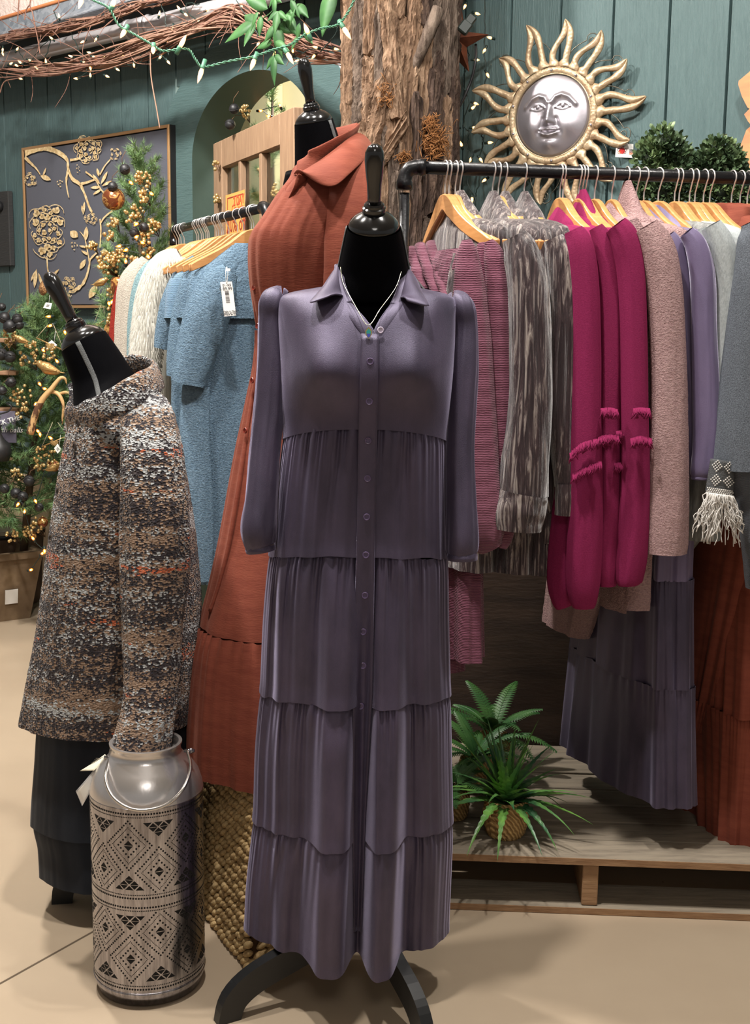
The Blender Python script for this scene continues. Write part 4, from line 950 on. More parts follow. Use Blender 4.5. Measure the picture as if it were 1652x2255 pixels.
def sl(t, m_, pts, Y, seed, name='sleeve', **kw):
    return stube([(a, b, c, Y if len(r) == 0 else r[0]) for a, b, c, *r in pts], m_, name, t, seed=seed, **kw)
# ---- plum dresses
for hx, lab, pts, Y, hem, uh, sd in ((981, 'plum ribbed dress with long sleeves nearest the pipe elbow, behind the front form', [(1028, 528, 20), (1030, 560, 46), (1034, 640, 70), (1042, 760, 80), (1048, 900, 84), (1054, 1040, 88), (1062, 1130, 92), (1072, 1185, 76), (1082, 1208, 52)], 2.70, 1490, (-.22, .13), 1),
                                 (990, 'plum ribbed dress mostly hidden between two other plum dresses', [(1060, 534, 18), (1066, 580, 40), (1072, 760, 44), (1080, 950, 44), (1086, 1100, 44), (1090, 1190, 34)], 2.75, 1455, (-.20, .15), 2),
                                 (1004, 'plum ribbed dress with long sleeves beside the crushed velvet shirts', [(1076, 530, 18), (1088, 566, 44), (1098, 660, 54), (1106, 800, 54), (1114, 950, 54), (1118, 1080, 50), (1112, 1170, 42), (1102, 1205, 28)], 2.72, 1452, (-.20, .20), 3)):
    t, h = garment('plum_dress', lab, 'dress', hx, 'plum ribbed dresses on the right rack')
    zh = zpx(hem, 2.82)
    h.body('body', [(ZN - .075, (-.19, .19, .014)), (ZN - .11, (-.205, .205, .03)), (ZN - .16, (-.205, .19, .036)), (ZN - .5, (-.18, .17, .045)), (zpx(1200, 2.8), (uh[0] * .9, uh[1] * .9, .05)), (zh, (uh[0], uh[1], .055))], PLUM, zh, ZN - .075, fold=.022, freq=3.2, seed=sd, gather=.004, gf=60, n=160)
    sl(t, PLUM, pts, Y, sd, gath=.03, wr=.07)
    if sd == 1:
        for k, (a, b) in enumerate((((905, 548), (932, 640)), ((925, 540), (962, 650)), ((950, 536), (985, 664)))):
            g = G(); g.tube([P(a[0] + (b[0] - a[0]) * i / 9, a[1] + (b[1] - a[1]) * i / 9, 3.02 - .22 * i / 9 * (0.5 + k * .2)) for i in range(10)], (0.014, 0.010), 22, ref=(1, 0, 0), wob=lambda q, u: .14 * math.sin(u * 70) ); g.obj('shirred_strap', PLUM, t)
# ---- crushed velvet shirts
def cuffed(t, m_, pts, Y, seed, cf, **kw):
    s_ = sl(t, m_, pts, Y, seed, **kw)
    c = sl(s_, m_, cf, Y - .004, seed + 5, name='cuff', seg=20, wr=.05, depth=kw.get('depth', .9)); return c
for hx, lab, pts, Y, cf, sd in ((1014, 'crushed taupe velvet shirt showing only a dark edge beside the plum dresses', [(1012, 560, 30, 2.86), (1010, 640, 50, 2.84), (1012, 760, 50, 2.82), (1020, 900, 50, 2.80)], 2.80, None, 11),
                                (1086, 'crushed taupe velvet shirt with a wide buttoned cuff, first of the taupe shirts', [(1132, 520, 50), (1150, 560, 76), (1164, 640, 88), (1168, 760, 92), (1166, 880, 98), (1158, 1000, 106), (1150, 1090, 110)], 2.70, [(1150, 1084, 112), (1142, 1125, 116), (1138, 1165, 108)], 12),
                                (1113, 'crushed taupe velvet shirt tucked between two taupe shirts', [(1186, 540, 36), (1198, 620, 60), (1204, 780, 66), (1210, 940, 62), (1214, 1060, 56), (1214, 1130, 50)], 2.78, [(1214, 1128, 52), (1212, 1165, 54), (1212, 1194, 50)], 13),
                                (1156, 'crushed taupe velvet shirt beside the raspberry tops', [(1218, 524, 40), (1234, 570, 62), (1242, 680, 64), (1240, 800, 62), (1236, 920, 60), (1242, 1010, 52), (1247, 1070, 46)], 2.715, [(1247, 1064, 46), (1247, 1100, 48), (1245, 1134, 46)], 14)):
    t, h = garment('velvet_shirt', lab, 'shirt', hx, 'crushed velvet shirts on the right rack')
    zh = zpx(1215 + sd * 2, 2.9)
    h.body('body', std_rows(ZN + .0, zh, .20, .040, .062), CRUSH, zh, ZN + .0, fold=.014, freq=4, seed=sd, n=140)
    h.peak(CRUSH, ZN + .004, h=.062, seed=sd)
    if cf: cuffed(t, CRUSH, pts, Y, sd, cf, wr=.09, gath=.02)
    else: sl(t, CRUSH, pts, Y, sd, wr=.08)
    if hx == 1086: button(1145, 1130, .007, mat('smoky_button', C(96, 84, 78), 0.25), t, 2.648, (0, -1, .1))
patch([(1150, 470, 2.86), (1168, 500, 2.83), (1184, 530, 2.80)], [(1160, 530, 2.84), (1188, 580, 2.80), (1196, 628, 2.775)], CRUSH, 'lapel', bpy.data.objects['velvet_shirt.002'] if 'velvet_shirt.002' in bpy.data.objects else t)
# ---- raspberry tops
def fringe(t, pts, Y, n, L, m_, name='fringe', w=.0016, curl=.006, seed=0):
    q = spline([P(a, b, Y) for a, b in pts], n); g = G()
    for i, p in enumerate(q):
        for k in range(2):
            d = Vector((rnd.uniform(-.004, .004), -.006 - rnd.random() * .008, -L * rnd.uniform(.6, 1.1)))
            g.tube([p + Vector((rnd.uniform(-.002, .002), 0, .002)), p + d * .5 + Vector((rnd.uniform(-curl, curl) * .5, -.005, 0)), p + d + Vector((rnd.uniform(-curl, curl), 0, 0))], [w, w * .9, w * .6], 4)
    return g.obj(name, m_, t, kind='stuff')
for hx, lab, pts, Y, fr, bodyhem, sd, extra in (
        (1235, 'raspberry fringed blouse at the back of the row beside the taupe shirts', [(1262, 620, 36), (1262, 800, 44), (1258, 1000, 56), (1246, 1150, 66), (1240, 1270, 68), (1242, 1320, 54), (1246, 1334, 40)], 2.76, [], 1230, 21, 0),
        (1242, 'raspberry fringed blouse with the widest sleeve, first of the raspberry tops', [(1262, 506, 40), (1276, 545, 60), (1286, 640, 64), (1290, 780, 64), (1290, 920, 68), (1290, 1060, 74), (1288, 1180, 78), (1286, 1280, 74), (1286, 1325, 58), (1286, 1338, 46)], 2.705, [[(1256, 1000), (1282, 978), (1318, 968)], [(1262, 1045), (1290, 1030), (1322, 1018)]], 1225, 22, 0),
        (1277, 'raspberry fringed blouse showing a slim strip behind the pointed collar', [(1304, 540, 30), (1312, 640, 38), (1316, 820, 38), (1318, 1000, 40), (1322, 1140, 42), (1326, 1260, 36)], 2.755, [[(1322, 962), (1340, 958)]], 1225, 23, 0),
        (1284, 'raspberry fringed blouse with the tall pointed collar', [(1312, 500, 30), (1330, 540, 46), (1342, 620, 50), (1346, 760, 50), (1344, 900, 46), (1344, 1020, 48), (1342, 1140, 50), (1338, 1250, 48), (1338, 1290, 36)], 2.72, [[(1324, 902), (1342, 900), (1360, 904)], [(1320, 965), (1342, 958), (1362, 962)]], 1225, 24, 1),
        (1291, 'raspberry fringed blouse wedged third from the pink cardigans', [(1352, 560, 28), (1362, 680, 34), (1366, 850, 36), (1368, 1000, 38), (1364, 1140, 40), (1362, 1250, 36)], 2.745, [[(1358, 952), (1388, 946)], [(1354, 1022), (1384, 1018)]], 1225, 25, 0),
        (1312, 'raspberry fringed blouse next to the pink cardigans', [(1356, 496, 50), (1376, 528, 62), (1390, 600, 62), (1396, 740, 60), (1398, 880, 60), (1400, 1000, 62), (1398, 1120, 66), (1392, 1220, 66), (1386, 1275, 56), (1386, 1288, 44)], 2.70, [[(1396, 902), (1412, 900), (1430, 902)], [(1390, 968), (1412, 962), (1434, 968)]], 1225, 26, 0)):
    t, h = garment('raspberry_blouse', lab, 'top', hx, 'raspberry fringed tops on the right rack')
    zh = zpx(bodyhem, 2.95)
    h.body('body', std_rows(ZN - .012, zh, .20, .036, .05), RASP, zh, ZN - .012, fold=.012, freq=4, seed=sd, n=100, nv=40)
    h.peak(RASP, ZN - .012, h=.085 if extra else .045, seed=sd)
    sl(t, RASP, pts, Y, sd, wr=.07, gath=.97)
    for f in fr: fringe(t, f, Y - .045, 26, .020, RASP)
# ---- pink boucle cardigans
for hx, lab, pts, Y, uh, hem, sd in ((1350, 'pink boucle cardigan beside the raspberry tops, partly hidden', [(1384, 486, 40), (1402, 540, 56), (1418, 640, 58), (1424, 780, 52), (1426, 900, 44), (1428, 1100, 40)], 2.765, (-.31, -.06), 1418, 31),
                                     (1382, 'pink boucle cardigan in front with the tall peaked collar', [(1420, 500, 60), (1446, 550, 78), (1464, 640, 78), (1472, 780, 76), (1474, 920, 78), (1472, 1060, 86), (1470, 1160, 90), (1468, 1217, 88)], 2.70, (-.12, .215), 1352, 32),
                                     (1404, 'pink boucle cardigan hidden behind the peaked collar one', [(1480, 560, 40), (1490, 700, 44), (1494, 900, 44), (1494, 1100, 44), (1490, 1190, 44)], 2.77, (-.25, .10), 1330, 33)):
    t, h = garment('pink_cardigan', lab, 'cardigan', hx, 'pink boucle cardigans on the right rack')
    zh = zpx(hem, 2.75 if sd == 32 else 3.0)
    rows = std_rows(ZN - .004, zh, .205, .045, .055)
    rows[-1] = (zh, (uh[0], uh[1], .050)); rows[-2] = (ZN - .45, (-.2, .2, .05)); rows.append((zpx(1150, 2.8), (min(-.19, uh[0] * .8), max(.12, uh[1]), .05)))
    h.body('body', rows, PINK, zh, ZN - .004, fold=.014, freq=3.4, seed=sd, n=150, nv=90, fine=.0022)
    h.peak(PINK, ZN - .004, h=.10 if sd == 32 else .05, u=.10, v=.038, seed=sd)
    sl(t, PINK, pts, Y, sd, wr=.04, fine=.03, n=56, seg=110)
# ---- lavender velvet dresses (tiered, like the one on the front form)
for hx, lab, pts, Y, sd in ((1421, 'lavender velvet tiered dress beside the pink cardigans', [(1470, 520, 34), (1488, 550, 44), (1504, 620, 46), (1514, 740, 44), (1522, 860, 42), (1528, 960, 38), (1534, 1030, 38), (1536, 1046, 32)], 2.745, 41),
                            (1453, 'lavender velvet tiered dress with the nearer puffed sleeve, beside the grey top', [(1512, 512, 34), (1532, 540, 48), (1546, 600, 54), (1550, 700, 54), (1554, 820, 56), (1556, 920, 58), (1554, 1000, 60), (1550, 1038, 58), (1549, 1050, 48)], 2.71, 42)):
    t, h = garment('lavender_dress', lab, 'dress', hx, 'lavender velvet dresses on the right rack')
    zs_ = [zpx(960, 2.8), zpx(1292, 2.74), zpx(1536, 2.72), zpx(1800, 2.70)]; off = 0.0 if sd == 42 else -.004
    h.body('bodice', std_rows(ZN - .012, zs_[0], .19, .036, .045), VEL2, zs_[0], ZN - .012, fold=.010, seed=sd, n=120)
    h.peak(VEL2, ZN - .012, h=.055, seed=sd)
    wid = [(-.19, .19, .045), (-.215, .20, .05), (-.25, .225, .055), (-.285, .255, .062)]
    for k in range(3):
        a, b = zs_[k], zs_[k + 1]
        h.body('skirt_tier', [(a, wid[k]), ((a + b) / 2, tuple((p + q) / 2 for p, q in zip(wid[k], wid[k + 1]))), (b, wid[k + 1])], VEL2 if k == 0 else VEL, b, a + .002, fold=.034, freq=3.0, seed=sd + 3, fz=.35, gather=.0025, gf=44, n=240, nv=40)
    s_ = sl(t, VEL2, pts, Y, sd, wr=.07, gath=.03)
    ex, ey, ew = pts[-1][:3]; sl(s_, VEL2, [(ex, ey - 4, ew), (ex, ey + 2, ew + 5), (ex, ey + 5, ew + 2)], Y, sd, name='cuff', seg=8, gath=.5)
# ---- grey tops, charcoal sweater, scarf
for hx, lab, pts, Y, sd in ((1489, 'pale grey knit top between the lavender dress and the grey hooded top', [(1540, 505, 30), (1556, 560, 42), (1568, 680, 42), (1568, 800, 36), (1564, 920, 30), (1560, 1000, 26)], 2.775, 51),
                            (1522, 'pale grey hooded top with dropped shoulder seam beside the charcoal sweater', [(1566, 496, 44), (1590, 545, 58), (1600, 620, 54), (1600, 700, 48), (1598, 780, 44), (1590, 900, 40), (1584, 1010, 36)], 2.72, 52)):
    t, h = garment('grey_pullover', lab, 'top', hx, 'grey tops on the right rack')
    zh = zpx(1180, 2.85)
    h.body('body', std_rows(ZN + .0, zh, .20, .034, .04), GREY if sd == 52 else GFLC, zh, ZN, fold=.010, seed=sd, n=100)
    h.peak(GREY, ZN - .02, h=.06 if sd == 52 else .03, seed=sd)
    s_ = sl(t, GREY, pts, Y, sd, wr=.05)
t, h = garment('grey_fleece_cardigan', 'dark grey fleece cardigan hem showing below the fringed scarf', 'cardigan', 1534)
zh = zpx(1285, 2.85)
h.body('body', [(ZN - .1, (-.19, .19, .03)), (ZN - .5, (-.19, .19, .035)), (zpx(1150, 2.8), (-.2, .15, .04)), (zh, (-.22, -.02, .035))], GFLC, zh, ZN - .1, fold=.008, seed=5, n=80)
t, h = garment('charcoal_sweater', 'charcoal grey wool sweater at the right edge of the frame', 'sweater', 1567)
zh = zpx(1120, 2.85)
h.body('body', std_rows(ZN - .06, zh, .22, .045, .055, drop=.05), CHAR, zh, ZN - .06, fold=.010, seed=8)
s_ = sl(t, CHAR, [(1652, 490, 40), (1662, 520, 74), (1666, 600, 104), (1664, 720, 128), (1660, 850, 148), (1658, 960, 172), (1656, 1030, 186)], 2.70, 61, wr=.03, fine=.008, n=48)
sl(s_, m_rib('charcoal_rib', C(66, 70, 76), C(104, 110, 118), 300, .004), [(1672, 1018, 150), (1678, 1080, 126), (1684, 1180, 104), (1690, 1290, 92)], 2.69, 62, name='rib_band', wr=.03)
scarf = thing('knit_scarf', 'grey scarf end with white pattern and long tangled fringe beside the charcoal sweater', 'scarf', P(1595, 1100, 2.66))
SCG = mat('scarf_grey', C(84, 86, 88), 0.95, bump=(300, (1, 1, 1), .8, .003)); SCW = mat('scarf_white_yarn', C(214, 210, 204), 0.95)
def scp(u, v): return P(1566 + 52 * u + (-12 + 8 * u) * v, 1010 + 74 * v + 8 * u, 2.652 - .018 * math.sin(PI * u))
g = G(); g.grid(14, 14, scp); g.obj('panel', SCG, scarf, solid=.004)
g = G()
def st(u, v, s=1.0):
    p = scp(u, v) + Vector((0, -.0035, 0)); g.ball(p, .0019 * s, 6, 4, (1.1, .5, 1))
for (cu, cv) in ((.28, .18), (.78, .18), (.30, .60), (.80, .60)):
    for a in range(-3, 4):
        for b in range(-3, 4):
            if abs(a) + abs(b) == 3 or (a, b) in ((0, 1), (0, -1), (1, 0), (-1, 0)): st(cu + a * .062, cv + b * .052)
for i in range(13):
    for j in range(3): st(.04 + i * .075 + (j % 2) * .037, .86 + j * .05)
g.obj('pattern', SCW, scarf, kind='stuff')
g = G()
for i in range(110):
    u = rnd.random(); p = scp(u, .99) + Vector((0, -.002 - .01 * rnd.random(), 0)); L = rnd.uniform(.05, .115); pts = [p]
    dx = (u - .45) * .05 + rnd.uniform(-.012, .012)
    for k in range(1, 7): pts.append(p + Vector((dx * k / 6 + rnd.uniform(-.006, .006), rnd.uniform(-.006, .004), -L * k / 6 + rnd.uniform(-.004, .004))))
    g.tube(spline(pts, 14), .0011 if i % 3 else .0014, 4)
g.obj('fringe', SCW, scarf, kind='stuff')
# ---- rust dresses on the rack
for hx, lab, u0, u1, sd in ((1615, 'long rust orange dress on the right rack, its hem nearest the lavender dress', -.10, .10, 71), (1634, 'long rust orange dress on the right rack beside the frame edge', -.02, .20, 72), (1650, 'long rust orange dress on the right rack cut off by the frame edge', -.15, .22, 73)):
    t, h = garment('rust_dress', lab, 'dress', hx, 'rust dresses on the right rack')
    zh = [zpx(1884, 2.80), zpx(1900, 2.75), zpx(1890, 2.8)][sd - 71]; zt1 = zpx(1600, 2.76)
    u0_, u1_ = [(-.23, -.02), (.02, .21), (-.2, .24)][sd - 71]
    h.body('bodice', std_rows(ZN + .015, zpx(1180, 2.85), .20, .035, .05), RUST, zpx(1180, 2.85), ZN + .015, fold=.010, seed=sd, n=100)
    h.collar(RUST, ZN + .01, u=.064, v=.032, h=.04, seed=sd)
    h.body('skirt', [(zpx(1180, 2.85), (-.2, .2, .045)), (zt1, ((u0_ - .2) / 2, (u1_ + .2) / 2, .05)), (zt1 - .02, ((u0_ - .2) / 2, (u1_ + .2) / 2, .05))], RUST, zt1, zpx(1178, 2.85), fold=.018, freq=4, seed=sd, n=150)
    h.body('skirt_tier', [(zt1, ((u0_ - .18) / 2, (u1_ + .18) / 2, .052)), (zh, (u0_, u1_, .06))], RUST, zh, zt1 + .002, fold=.018, freq=4, seed=sd, gather=.004, gf=50, n=150)
# ================================================================ LEFT RACK GARMENTS
def lbar(x):
    r = ray(x, 470); n = LBn; k = (LB0 - CAM).dot(n) / r.dot(n); p = CAM + r * k; p.z = LB0.z; return p
LYAW = math.atan2(-LBn.y, -LBn.x)
LH = [(387.6, 'patterned red cardigan'), (393, 'cream knit'), (398, 'cream knit'), (405, 'cream knit'), (433, 'teal knit'), (437, 'teal knit'), (443, 'teal knit'), (447, 'ivory fur sweater'), (453, 'ivory fur sweater'), (456.5, 'ivory fur sweater'), (460, 'ivory fur sweater'), (476, 'blue sweater'), (481, 'blue sweater'), (488, 'blue sweater'), (491.5, 'blue sweater'), (504, 'blue sweater'), (523, 'blue sweater'), (537, 'blue sweater'), (554, 'blue sweater'), (559, 'blue sweater')]
for i, (hx, what) in enumerate(LH):
    hanger(lbar(hx), LYAW + rnd.uniform(-.04, .04), 'wooden hanger with a %s, %s from far end of left rack' % (what, ORD[i]), 'wooden hangers on the left rack')
def lgarment(name, label, cat, hx, group=None):
    p = lbar(hx); t = thing(name, label, cat, p, 0, group); return t, Hung(t, p, LYAW)
LZ = LB0.z - .118
def lz_(py, Y): return P(450, py, Y).z
for hx, lab, sd, Y, cuff in ((558, 'blue boucle short sleeved sweater nearest, with the white price tag', 81, 3.80, [(508, 596, 40), (484, 628, 84), (458, 690, 98), (436, 760, 90), (420, 820, 80), (415, 846, 74)]),
                             (536, 'blue boucle sweater behind the one with the price tag', 82, 3.98, [(462, 575, 40), (438, 610, 66), (416, 680, 66), (400, 760, 60), (392, 830, 50)]),
                             (504, 'blue boucle sweater with the low dark cuff beside the ivory fur sweater', 83, 4.12, [(440, 575, 40), (412, 612, 60), (384, 670, 60), (364, 730, 44), (356, 768, 34)])):
    t, h = lgarment('blue_sweater', lab, 'sweater', hx, 'blue boucle sweaters on the left rack')
    zh = lz_(1288 - (sd - 81) * 14, 3.86); zy = lz_(700, 3.85)
    h.body('body', [(LZ, (-.075, .075, .03)), (LZ - .04, (-.13, .13, .036)), (LZ - .10, (-.20, .20, .045)), (LZ - .3, (-.205, .205, .05)), (zh, (-.225, .215, .06))], BLUE, zh, LZ, fold=.016, freq=3, seed=sd, fine=.0022, n=150, nv=110, vo=lambda z: .0)
    h.body('yoke', [(LZ + .006, (-.078, .078, .034)), (LZ - .04, (-.14, .14, .046)), (LZ - .10, (-.215, .215, .056)), (zy, (-.235, .235, .066))], BLUER if sd == 83 else BLUE, zy, LZ + .006, fold=.006, freq=3, seed=sd, fine=.0022, n=150, nv=50)
    h.body('neckband', [(LZ + .012, (-.070, .070, .030)), (LZ - .012, (-.090, .090, .036))], BLUER, LZ - .012, LZ + .012, n=60, nv=8)
    sl(t, BLUE, cuff, Y, sd, wr=.05, fine=.03, n=50, seg=90, depth=.7)
    if sd == 81: sl(t, BLUE, [(432, 850, 60), (428, 950, 66), (432, 1080, 70), (440, 1200, 60), (444, 1280, 40)], 3.83, 90, name='side_panel', wr=.05, fine=.03, n=50, seg=90, depth=.5)
FURH = []
for hx, lab, m_, sd, Y, pts, hem in ((456, 'ivory fluffy fur knit sweater with the cream ribbed collar', FUR, 91, 4.22, [(400, 566, 40), (366, 590, 72), (340, 650, 80), (326, 740, 76), (318, 850, 70), (320, 960, 60)], 1000),
                                     (440, 'teal knit sweater showing a slim strip beside the ivory fur', TEALK, 92, 4.40, [(352, 580, 40), (326, 620, 56), (310, 690, 52), (302, 780, 44), (300, 880, 40)], 1000),
                                     (433, 'soft cream knit sweater beside the teal strip', CREAM, 93, 4.50, [(330, 575, 40), (304, 620, 54), (292, 700, 50), (286, 800, 44)], 990),
                                     (404, 'cream cardigan with a speckled shoulder near the far end', CREAM, 94, 4.62, [(320, 580, 40), (288, 625, 52), (276, 700, 44), (270, 800, 40)], 980),
                                     (390, 'dark red and white patterned cardigan at the far end of the left rack', REDK, 95, 4.70, [(300, 590, 36), (276, 640, 42), (262, 720, 40), (256, 800, 36)], 970)):
    t, h = lgarment('fur_sweater' if m_ is FUR else 'knit_sweater', lab, 'sweater', hx)
    zh = lz_(hem, 4.3)
    h.body('body', [(LZ + .015, (-.07, .07, .03)), (LZ - .05, (-.15, .15, .04)), (LZ - .11, (-.21, .21, .045)), (zh, (-.22, .22, .055))], m_, zh, LZ + .015, fold=.010, seed=sd, fine=.001)
    s_ = sl(t, m_, pts, Y, sd, wr=.05, depth=.7, fine=.01)
    if m_ is FUR:
        h.body('collar', [(LZ + .036, (-.058, .058, .034)), (LZ - .03, (-.10, .10, .042))], CREAM, LZ - .03, LZ + .036, n=60, nv=10)
        g = G(); q = spline([P(a, b, Y - .03) for a, b, c in pts], 60)
        for i in range(1500):
            k = rnd.randrange(60); rad = lerp([(0, .03), (12, .055), (59, .05)], k); a = rnd.uniform(-.2, PI + .2)
            p = q[k] + Vector((-math.cos(a) * rad * 1.1, -.7 * rad * math.sin(a), 0)); d = Vector((-math.cos(a) * .012, -.012 * math.sin(a) + .002, -rnd.uniform(.014, .034))); w_ = Vector((.0009, 0, 0))
            g.add([p - w_, p + w_, p + d], [(0, 1, 2)])
        g.obj('fur', FUR, t, kind='stuff', smooth=False)
    if sd == 95:
        for k in range(3): g = G(); g.tube([P(268 - k * 3, 690 + k * 26, 4.67), P(278 - k * 3, 672 + k * 26, 4.66)], (.012, .002), 8); g.obj('pattern_patch', CREAM, t)
# price tag on the first blue sweater
INK = mat('print_ink', C(60, 60, 62), 0.8); WHITE = mat('white_card', C(232, 230, 226), 0.6)
def card(name, label, cat, c4, Y, m_=None, th=.0012):
    t = thing(name, label, cat, P(sum(a for a, b in c4) / 4, sum(b for a, b in c4) / 4, Y)); q = [P(a, b, Y) for a, b in c4]
    n = (q[1] - q[0]).cross(q[3] - q[0]).normalized()
    if n.y > 0: n = -n
    g = G(); v = q + [p - n * th for p in q]; g.add(v, [(0, 1, 2, 3), (7, 6, 5, 4), (0, 4, 5, 1), (1, 5, 6, 2), (2, 6, 7, 3), (3, 7, 4, 0)]); g.obj('card', m_ or WHITE, t, smooth=False)
    ex = (q[1] - q[0]); ey = (q[0] - q[3])
    return t, (lambda u, v: q[3] + ex * u + ey * v + n * .0006), ex, ey
tg, at, ex, ey = card('price_tag', 'long white price tag with barcode hanging on the blue sweater', 'tag', [(485, 621), (511, 620), (520, 695), (494, 697)], 3.70)
X_, Y_ = ex.normalized(), ey.normalized()
text('size_text', '01-XS', .0105, axes(at(.52, .90), X_, Y_), INK, tg); text('price_text', '$ 89.99', .013, axes(at(.40, .795), X_, Y_), INK, tg)
g = G(); v = .735
for i in range(26):
    hh = rnd.choice([.003, .005, .009, .012]); a = .30; b = .62 + (.0 if i % 3 else .02)
    g.add([at(a, v), at(b, v), at(b, v - hh), at(a, v - hh)], [(0, 1, 2, 3)]); v -= hh + rnd.choice([.004, .006, .009])
g.obj('barcode', INK, tg, smooth=False)
for i, tx in enumerate(('Made in China', 'Hecho en China', 'Fabriqué en Chine')): text('origin_text', tx, .0075, axes(at(.56, .145 - i * .045), X_, Y_), INK, tg)
g = G(); g.tube(spline([at(.5, .955), P(497, 600, 3.70), P(499, 588, 3.715), P(502, 600, 3.70), at(.55, .955)], 24), .0008, 5); g.obj('string', WHITE, tg)
g = G(); a = P(502, 594, 3.705); g.box(a, (.014, .001, .008)); g.obj('label_loop', WHITE, tg, smooth=False)
# ================================================================ TREE TRUNK COLUMN WITH BARK
TX, TY, TR = P(881, 300, 4.22).x, 4.22, 0.170
def m_bark(name, a, b, c):
    t = NT(name); v = t.coords((1, 1, .22)); f = t.noise(v, 38, 6, .68, .6); h = t.noise(t.coords(), 120, 4, .7)
    t.set(Base_Color=t.mix(t.math('MULTIPLY', h, .5), t.ramp(f, [(.32, a), (.5, b), (.68, c)]), a), Roughness=.92); t.b.inputs['Specular IOR Level'].default_value = .15
    t.bump(f, .9, .02); t.bump(h, .5, .004); return t.m
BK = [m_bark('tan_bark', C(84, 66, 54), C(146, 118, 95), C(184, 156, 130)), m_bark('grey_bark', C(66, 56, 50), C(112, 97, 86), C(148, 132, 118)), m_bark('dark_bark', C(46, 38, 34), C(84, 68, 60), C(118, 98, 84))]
trunk = thing('bark_column', 'thick bark covered tree trunk column behind the dress forms', 'tree trunk', (TX, TY, 0))
g = G(); g.grid(56, 30, lambda a, b: Vector((TX + (TR - .012) * (1 + .06 * nz(math.cos(2 * PI * a) * 2, math.sin(2 * PI * a) * 2, b * 4)) * math.cos(2 * PI * a), TY + (TR - .012) * math.sin(2 * PI * a), 3.6 * b)), cu=True); g.obj('core', BK[2], trunk)
g = G()
def slab(az, z0, z1, hw, th, m_, lift=0.0, tilt=0.0, name='bark_slab', sd=0):
    nu, nv = 15, 46
    def edge(b, s): return hw * (0.86 + .5 * nz(b * 6 + sd, s * 7, sd) + .12 * nz(b * 22, s * 3, sd)) * min(1, 10 * b + .55 + .5 * nz(sd, s, 1)) * min(1, 10 * (1 - b) + .55 + .5 * nz(sd, s, 2))
    def fn(a, b):
        s = a * 2 - 1; u = edge(b, 1 if s > 0 else -1) * s; z = z0 + (z1 - z0) * b + .05 * nz(u * 30, sd, 3) * (1 if b > .5 else -1) * abs(b * 2 - 1)
        rim = 1 - abs(s) ** 6
        rg = 1 - abs(nz(u * 75 + sd, z * 5.5, sd)) * 2; r2 = 1 - abs(nz(u * 150, z * 16 + sd, sd)) * 2
        r = TR + lift + th * (.15 + .55 * rim) + (.013 * rg + .007 * r2 + .004 * nz(u * 300, z * 60, sd)) * rim
        if b in (0.0, 1.0) or a in (0.0, 1.0): r = TR - .015 + lift
        A = az + (u + tilt * (z - (z0 + z1) / 2)) / TR
        return Vector((TX + r * math.cos(A), TY + r * math.sin(A), z))
    g = G(); g.grid(nu, nv, fn); return g.obj(name, m_, trunk, smooth=False)
k = 0
for az10 in range(-186, 10, 15):
    z = 1.05 + rnd.random() * .3
    while z < 3.0:
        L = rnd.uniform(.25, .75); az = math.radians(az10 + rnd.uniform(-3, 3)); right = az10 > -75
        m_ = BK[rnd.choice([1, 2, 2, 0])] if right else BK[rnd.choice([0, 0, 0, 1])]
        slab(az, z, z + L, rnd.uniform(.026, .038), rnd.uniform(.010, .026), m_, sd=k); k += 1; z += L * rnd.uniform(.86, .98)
for az, z0, z1, hw, m_, ti in ((-108, 1.78, 2.06, .024, 0, .5), (-112, 1.95, 2.2, .028, 0, .15), (-130, 1.55, 1.95, .03, 1, 0), (-100, 2.05, 2.45, .03, 0, -.1), (-75, 1.5, 2.15, .022, 2, 0), (-62, 1.45, 1.75, .03, 1, 0), (-60, 1.75, 2.2, .026, 2, 0.05), (-92, 1.4, 1.9, .026, 1, 0)):
    slab(math.radians(az), z0, z1, hw, .022, BK[m_], lift=.018, tilt=ti, sd=k); k += 1
g = G(); g.tube(spline([P(966, 20, 4.02), P(945, 70, 4.01), P(925, 120, 4.02), P(905, 165, 4.06)], 24), [.022 - .008 * i / 23 for i in range(24)], 12, wob=lambda a, t: .1 * nz(a * 9, t * 9, 0)); g.obj('branch', BK[1], trunk)
MOSS = mat('brown_moss', C(146, 98, 54), .95)
for mx, my, n, rx, ry in ((958, 318, 240, 24, 32), (950, 272, 70, 12, 12), (850, 212, 50, 14, 26), (890, 345, 40, 16, 8)):
    g = G()
    for i in range(n):
        p = P(mx + rnd.gauss(0, rx * .5), my + rnd.gauss(0, ry * .5), 4.03 - .02 * rnd.random()); g.tube(spline([p, p + Vector((rnd.uniform(-.02, .02), rnd.uniform(-.02, .005), rnd.uniform(-.02, .02))), p + Vector((rnd.uniform(-.025, .025), rnd.uniform(-.015, .01), rnd.uniform(-.025, .025)))], 6), .0011, 3)
    g.obj('moss', MOSS, trunk, kind='stuff')
